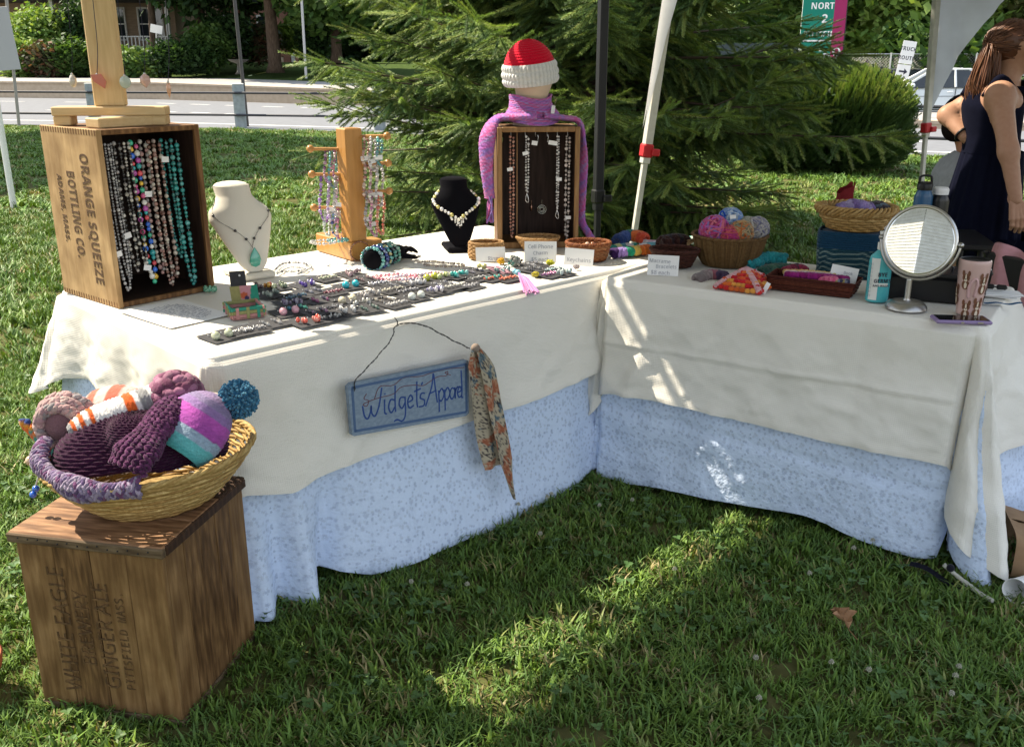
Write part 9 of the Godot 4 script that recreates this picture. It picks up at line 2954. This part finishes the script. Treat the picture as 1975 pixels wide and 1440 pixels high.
	hh.ball(mh + Vector3(-0.045, -0.035, 0), 0.075, C(0.014, 0.011, 0.010), 20, 12, Vector3(0.9, 1.0, 1.1))
	put("hair", hh, M.matte_vc, mn)
	var ch := thing("camp_chair", "black folding camp chair under the seated person", "chair", mb0 + Vector3(mw.x, 0, 0), 0)
	var cs := Mb.new()
	cs.bx(Vector3(-0.24, 0.34, -0.25), Vector3(0.26, 0.365, 0.25), 0.01)
	put("seat", cs, M.black_plastic, ch)
	var cb := Mb.new()
	cb.box(Transform3D(Basis(Vector3.BACK, 0.14), Vector3(-0.25, 0.50, 0)), Vector3(0.02, 0.32, 0.46), 0.008)
	put("backrest", cb, M.black_plastic, ch)
	for q in [[-1.0, -1.0], [-1.0, 1.0], [1.0, -1.0], [1.0, 1.0]]:
		var lg := Mb.new()
		lg.tube([Vector3(0.24 * q[0], 0.0, 0.25 * q[1]), Vector3(0.22 * q[0], 0.6, 0.26 * q[1])], 0.011, 8)
		put("leg", lg, M.black_metal, ch)

func loose_things() -> void:
	var st := thing("side_table", "black side table behind the mirror, holding bottles and folded papers", "table", Vector3(1.68, 0, -3.95), -12)
	var tp := Mb.new()
	tp.bx(Vector3(-0.26, 0.735, -0.2), Vector3(0.28, 0.757, 0.2), 0.006)
	put("tabletop", tp, M.black_plastic, st)
	for q in [[-1, -1], [-1, 1], [1, -1], [1, 1]]:
		var lg := Mb.new()
		lg.tube([Vector3(0.24 * q[0], 0, 0.17 * q[1]), Vector3(0.22 * q[0], 0.735, 0.16 * q[1])], 0.012, 8)
		put("leg", lg, M.black_metal, st)
	for q in [[Vector3(1.705, 0.757, -3.98), C(0.02, 0.09, 0.20), "tall blue drinking bottle with a black loop lid behind the vanity mirror", 1.0], [Vector3(1.775, 0.757, -3.98), C(0.01, 0.01, 0.012), "black drinking bottle with a white cap beside the blue one", 0.9]]:
		var b := thing("drink_bottle", q[2], "bottle", q[0], 0)
		var m := Mb.new()
		m.lathe([Vector2(0, 0.0), Vector2(0.036, 0.0), Vector2(0.037, 0.01), Vector2(0.037, 0.155 * q[3]), Vector2(0.028, 0.178 * q[3]), Vector2(0.026, 0.185 * q[3])], 24)
		put("body", m, mat(q[1].r, q[1].g, q[1].b, 0.4, {"coat": 0.4}), b)
		var l := Mb.new()
		l.lathe([Vector2(0.03, 0.183 * q[3]), Vector2(0.031, 0.205 * q[3]), Vector2(0.026, 0.215 * q[3]), Vector2(0, 0.216 * q[3])], 20)
		if q[3] > 0.95:
			l.tube(curve([Vector3(-0.026, 0.21, 0), Vector3(-0.02, 0.238, 0), Vector3(0.02, 0.238, 0), Vector3(0.026, 0.21, 0)], 12), 0.005, 6)
		put("lid", l, M.black_plastic if q[3] > 0.95 else M.paper, b)
	var nw := thing("newspaper", "crumpled white printed paper bag lying behind the cane basket", "paper", Vector3(1.56, 0.758, -3.86), -8)
	var nm := Mb.new()
	nm.grid(26, 18, func(u: float, v: float) -> Vector3:
		return Vector3((u - 0.5) * 0.24, 0.004 + 0.05 * sin(PI * u) * sin(PI * v) + 0.010 * sin(u * 23.0 + v * 7.0) * sin(v * 17.0 + u * 5.0), (0.5 - v) * 0.17),
		func(u: float, v: float) -> Color: return C(0.66, 0.62, 0.6) if sin(u * 40.0) * sin(v * 33.0) < 0.55 else C(0.42, 0.33, 0.22))
	put("sheet", nm, M.matte_vc, nw)
	var pc := thing("folding_chair", "dark folding chair at the right edge with a pink jacket over it", "chair", Vector3(1.95, 0, -3.25), 20)
	var fm := Mb.new()
	for s in [-1.0, 1.0]:
		fm.tube([Vector3(-0.19, 0.0, 0.2 * s), Vector3(0.14, 0.46, 0.2 * s)], 0.011, 6)
		fm.tube([Vector3(0.2, 0.0, 0.2 * s), Vector3(-0.2, 0.80, 0.2 * s)], 0.011, 6)
	fm.bx(Vector3(-0.2, 0.66, -0.2), Vector3(-0.16, 0.80, 0.2), 0.006)
	put("frame", fm, M.black_metal, pc)
	var fs := Mb.new()
	fs.bx(Vector3(-0.13, 0.445, -0.2), Vector3(0.22, 0.465, 0.2), 0.006)
	put("seat", fs, M.black_plastic, pc)
	var pj := thing("pink_jacket", "pale pink jacket hanging over a chair back at the right edge of the table", "jacket", Vector3(1.95, 0, -3.25), 20)
	var jm := Mb.new()
	jm.grid(40, 30, func(u: float, v: float) -> Vector3:
		var a := (v - 0.5) * 2.0
		var y := 0.83 - 0.30 * pow(absf(a), 1.2)
		return Vector3(-0.18 + a * 0.055 + 0.012 * sin(u * 21.0 + v * 4.0), y + 0.01 * sin(u * 13.0), lerpf(-0.19, 0.2, u) + 0.01 * sin(v * 11.0)))
	put("cloth", jm, mat(0.62, 0.32, 0.36, 0.9, {"tex": M.grime, "tri": Vector3.ONE * 5.0}), pj)
	var pb := thing("paper_bag", "brown paper bag with twine handles lying on the grass by the right table's corner", "bag", Vector3(1.507, 0, -2.571), -16)
	var bm := Mb.new()
	bm.grid(32, 14, func(u: float, v: float) -> Vector3:
		var a := TAU * u
		var cx := signf(cos(a)) * pow(absf(cos(a)), 0.4)
		var cz := signf(sin(a)) * pow(absf(sin(a)), 0.4)
		return Vector3(lerpf(-0.02, 0.38, v), 0.075 + 0.072 * cx * (1.0 - 0.12 * sin(v * 7.0)), -0.13 * cz + 0.006 * sin(v * 15.0)) + Vector3(0, 0.004 * sin(v * 21.0 + u * 9.0), 0))
	put("bag", bm, mat(0.33, 0.21, 0.12, 0.85, {"tex": M.grime, "tri": Vector3.ONE * 3.0}), pb)
	var hn := Mb.new()
	for z in [0.05, 0.075]:
		hn.tube(curve([Vector3(0.05, 0.02, 0.14), Vector3(-0.03, 0.012, z + 0.11), Vector3(-0.05, 0.012, z + 0.16), Vector3(0.0, 0.012, z + 0.21), Vector3(0.09, 0.012, z + 0.19), Vector3(0.11, 0.03, 0.14)], 26), 0.0028, 5)
	put("handle", hn, mat(0.45, 0.35, 0.2, 0.9), pb)
	var sp := thing("black_strap", "black webbing strap lying under the right table's corner", "strap", Vector3(1.247, 0, -2.442), -30)
	var sm := Mb.new()
	sm.grid(20, 3, func(u: float, v: float) -> Vector3: return Vector3(lerpf(-0.09, 0.09, u), 0.045 - 0.025 * u + 0.008 * sin(u * 7.0), (v - 0.5) * 0.03 + 0.03 * u), C(0.012, 0.012, 0.02))
	put("webbing", sm, M.matte_vc, sp)
	var cd := thing("frayed_rope", "frayed pale cord ending on the grass below the cream cloth's tail", "cord", Vector3(1.284, 0, -2.408), 0)
	var cm := Mb.new()
	cm.tube(curve([Vector3(-0.04, 0.07, -0.03), Vector3(0.0, 0.04, 0.0), Vector3(0.025, 0.03, 0.05), Vector3(0.045, 0.03, 0.10)], 24), 0.0065, 7, C(0.5, 0.49, 0.42), true, 0.3)
	cm.ball(Vector3(-0.025, 0.065, -0.018), 0.012, C(0.015, 0.015, 0.02), 8, 6)
	put("cord", cm, M.yarn, cd)
	var cup := thing("white_cup", "pale cup lying in the grass at the right edge", "cup", Vector3(1.452, 0, -2.374), 40)
	var um := Mb.new()
	um.lathe([Vector2(0, 0.0), Vector2(0.026, 0.0), Vector2(0.034, 0.085), Vector2(0.036, 0.088), Vector2(0.033, 0.085), Vector2(0.024, 0.004)], 22, Transform3D(Basis(Vector3.BACK, 1.45), Vector3(0.02, 0.036, 0)))
	put("cup", um, M.paper, cup)
	var pt := thing("clay_pot", "terracotta plant pot at the left edge of the picture beside the old crate", "pot", Vector3(-1.30, 0, -1.93), 0)
	var pm := Mb.new()
	pm.lathe([Vector2(0, 0.002), Vector2(0.055, 0.002), Vector2(0.072, 0.07), Vector2(0.080, 0.072), Vector2(0.086, 0.105), Vector2(0.078, 0.106), Vector2(0.070, 0.075), Vector2(0.0, 0.072)], 36)
	put("pot", pm, mat(0.36, 0.11, 0.05, 0.8, {"tex": M.grime, "tri": Vector3.ONE * 4.0}), pt)
	var so := Mb.new()
	so.lathe([Vector2(0.074, 0.085), Vector2(0.0, 0.09)], 20)
	put("soil", so, mat(0.03, 0.022, 0.015, 0.95), pt)
	var lf := thing("fallen_leaf", "curled light brown leaf lying on the shaded grass before the right table", "leaf", Vector3(0.862, 0, -2.184) + Vector3(0, 0.04, 0), 10)
	var lm := Mb.new()
	lm.grid(14, 18, func(u: float, v: float) -> Vector3:
		var wv := 0.036 * sin(PI * pow(v, 0.75)) * (0.72 + 0.28 * cos(v * 20.0))
		var x := (u - 0.5) * 2.0 * wv
		return Vector3(x + 0.01 * v, 0.012 + 0.022 * pow(absf(u - 0.5) * 2.0, 2.0) * (1.0 - 0.4 * v) + 0.012 * sin(v * 4.0), 0.05 - 0.10 * v), C(0.42, 0.24, 0.135))
	lm.tube([Vector3(0, 0.012, 0.05), Vector3(0.01, 0.0, 0.08)], 0.0013, 4, C(0.3, 0.17, 0.09))
	put("blade", lm, M.matte_vc, lf)
	var ga := thing("white_garage", "white clapboard garage with a dark green roof behind the viewer, mirrored in the vanity mirror", "garage", Vector3(-6.6, 0, 3.2), 0)
	var boards := mat(0.74, 0.74, 0.72, 0.7, {"tex": M.grime, "tri": Vector3.ONE * 0.8})
	var cl := Mb.new()
	for s in 2:
		var dir := Vector3(0.17, 0, 0.985) if s == 0 else Vector3(-0.985, 0, 0.17)
		var nn := Vector3(0.985, 0, -0.17) if s == 0 else Vector3(-0.17, 0, -0.985)
		for i in 37:
			var y := 0.06 + i * 0.0825
			var a := nn * 0.014 + Vector3(0, y, 0)
			var c := nn * 0.002 + Vector3(0, y + 0.086, 0)
			cl.poly([a, a + dir * 6.0, c + dir * 6.0, c], (nn + Vector3(0, 0.15, 0)).normalized())
			cl.poly([a, a + dir * 6.0, a + dir * 6.0 - nn * 0.03, a - nn * 0.03], Vector3.DOWN)
	put("clapboards", cl, boards, ga)
	var gr := Mb.new()
	var q := [Vector3(0.4, 3.12, -0.4), Vector3(1.5, 3.12, 6.3), Vector3(-5.2, 3.12, 7.4), Vector3(-6.3, 3.12, 0.8)]
	for i in 4:
		gr.poly([q[i], q[(i + 1) % 4], Vector3(-2.4, 5.2, 3.5)], (q[i] + q[(i + 1) % 4] + Vector3(4.8, 0, -7.0)).normalized())
	gr.poly(q, Vector3.DOWN)
	put("roof", gr, mat(0.05, 0.09, 0.075, 0.8), ga)
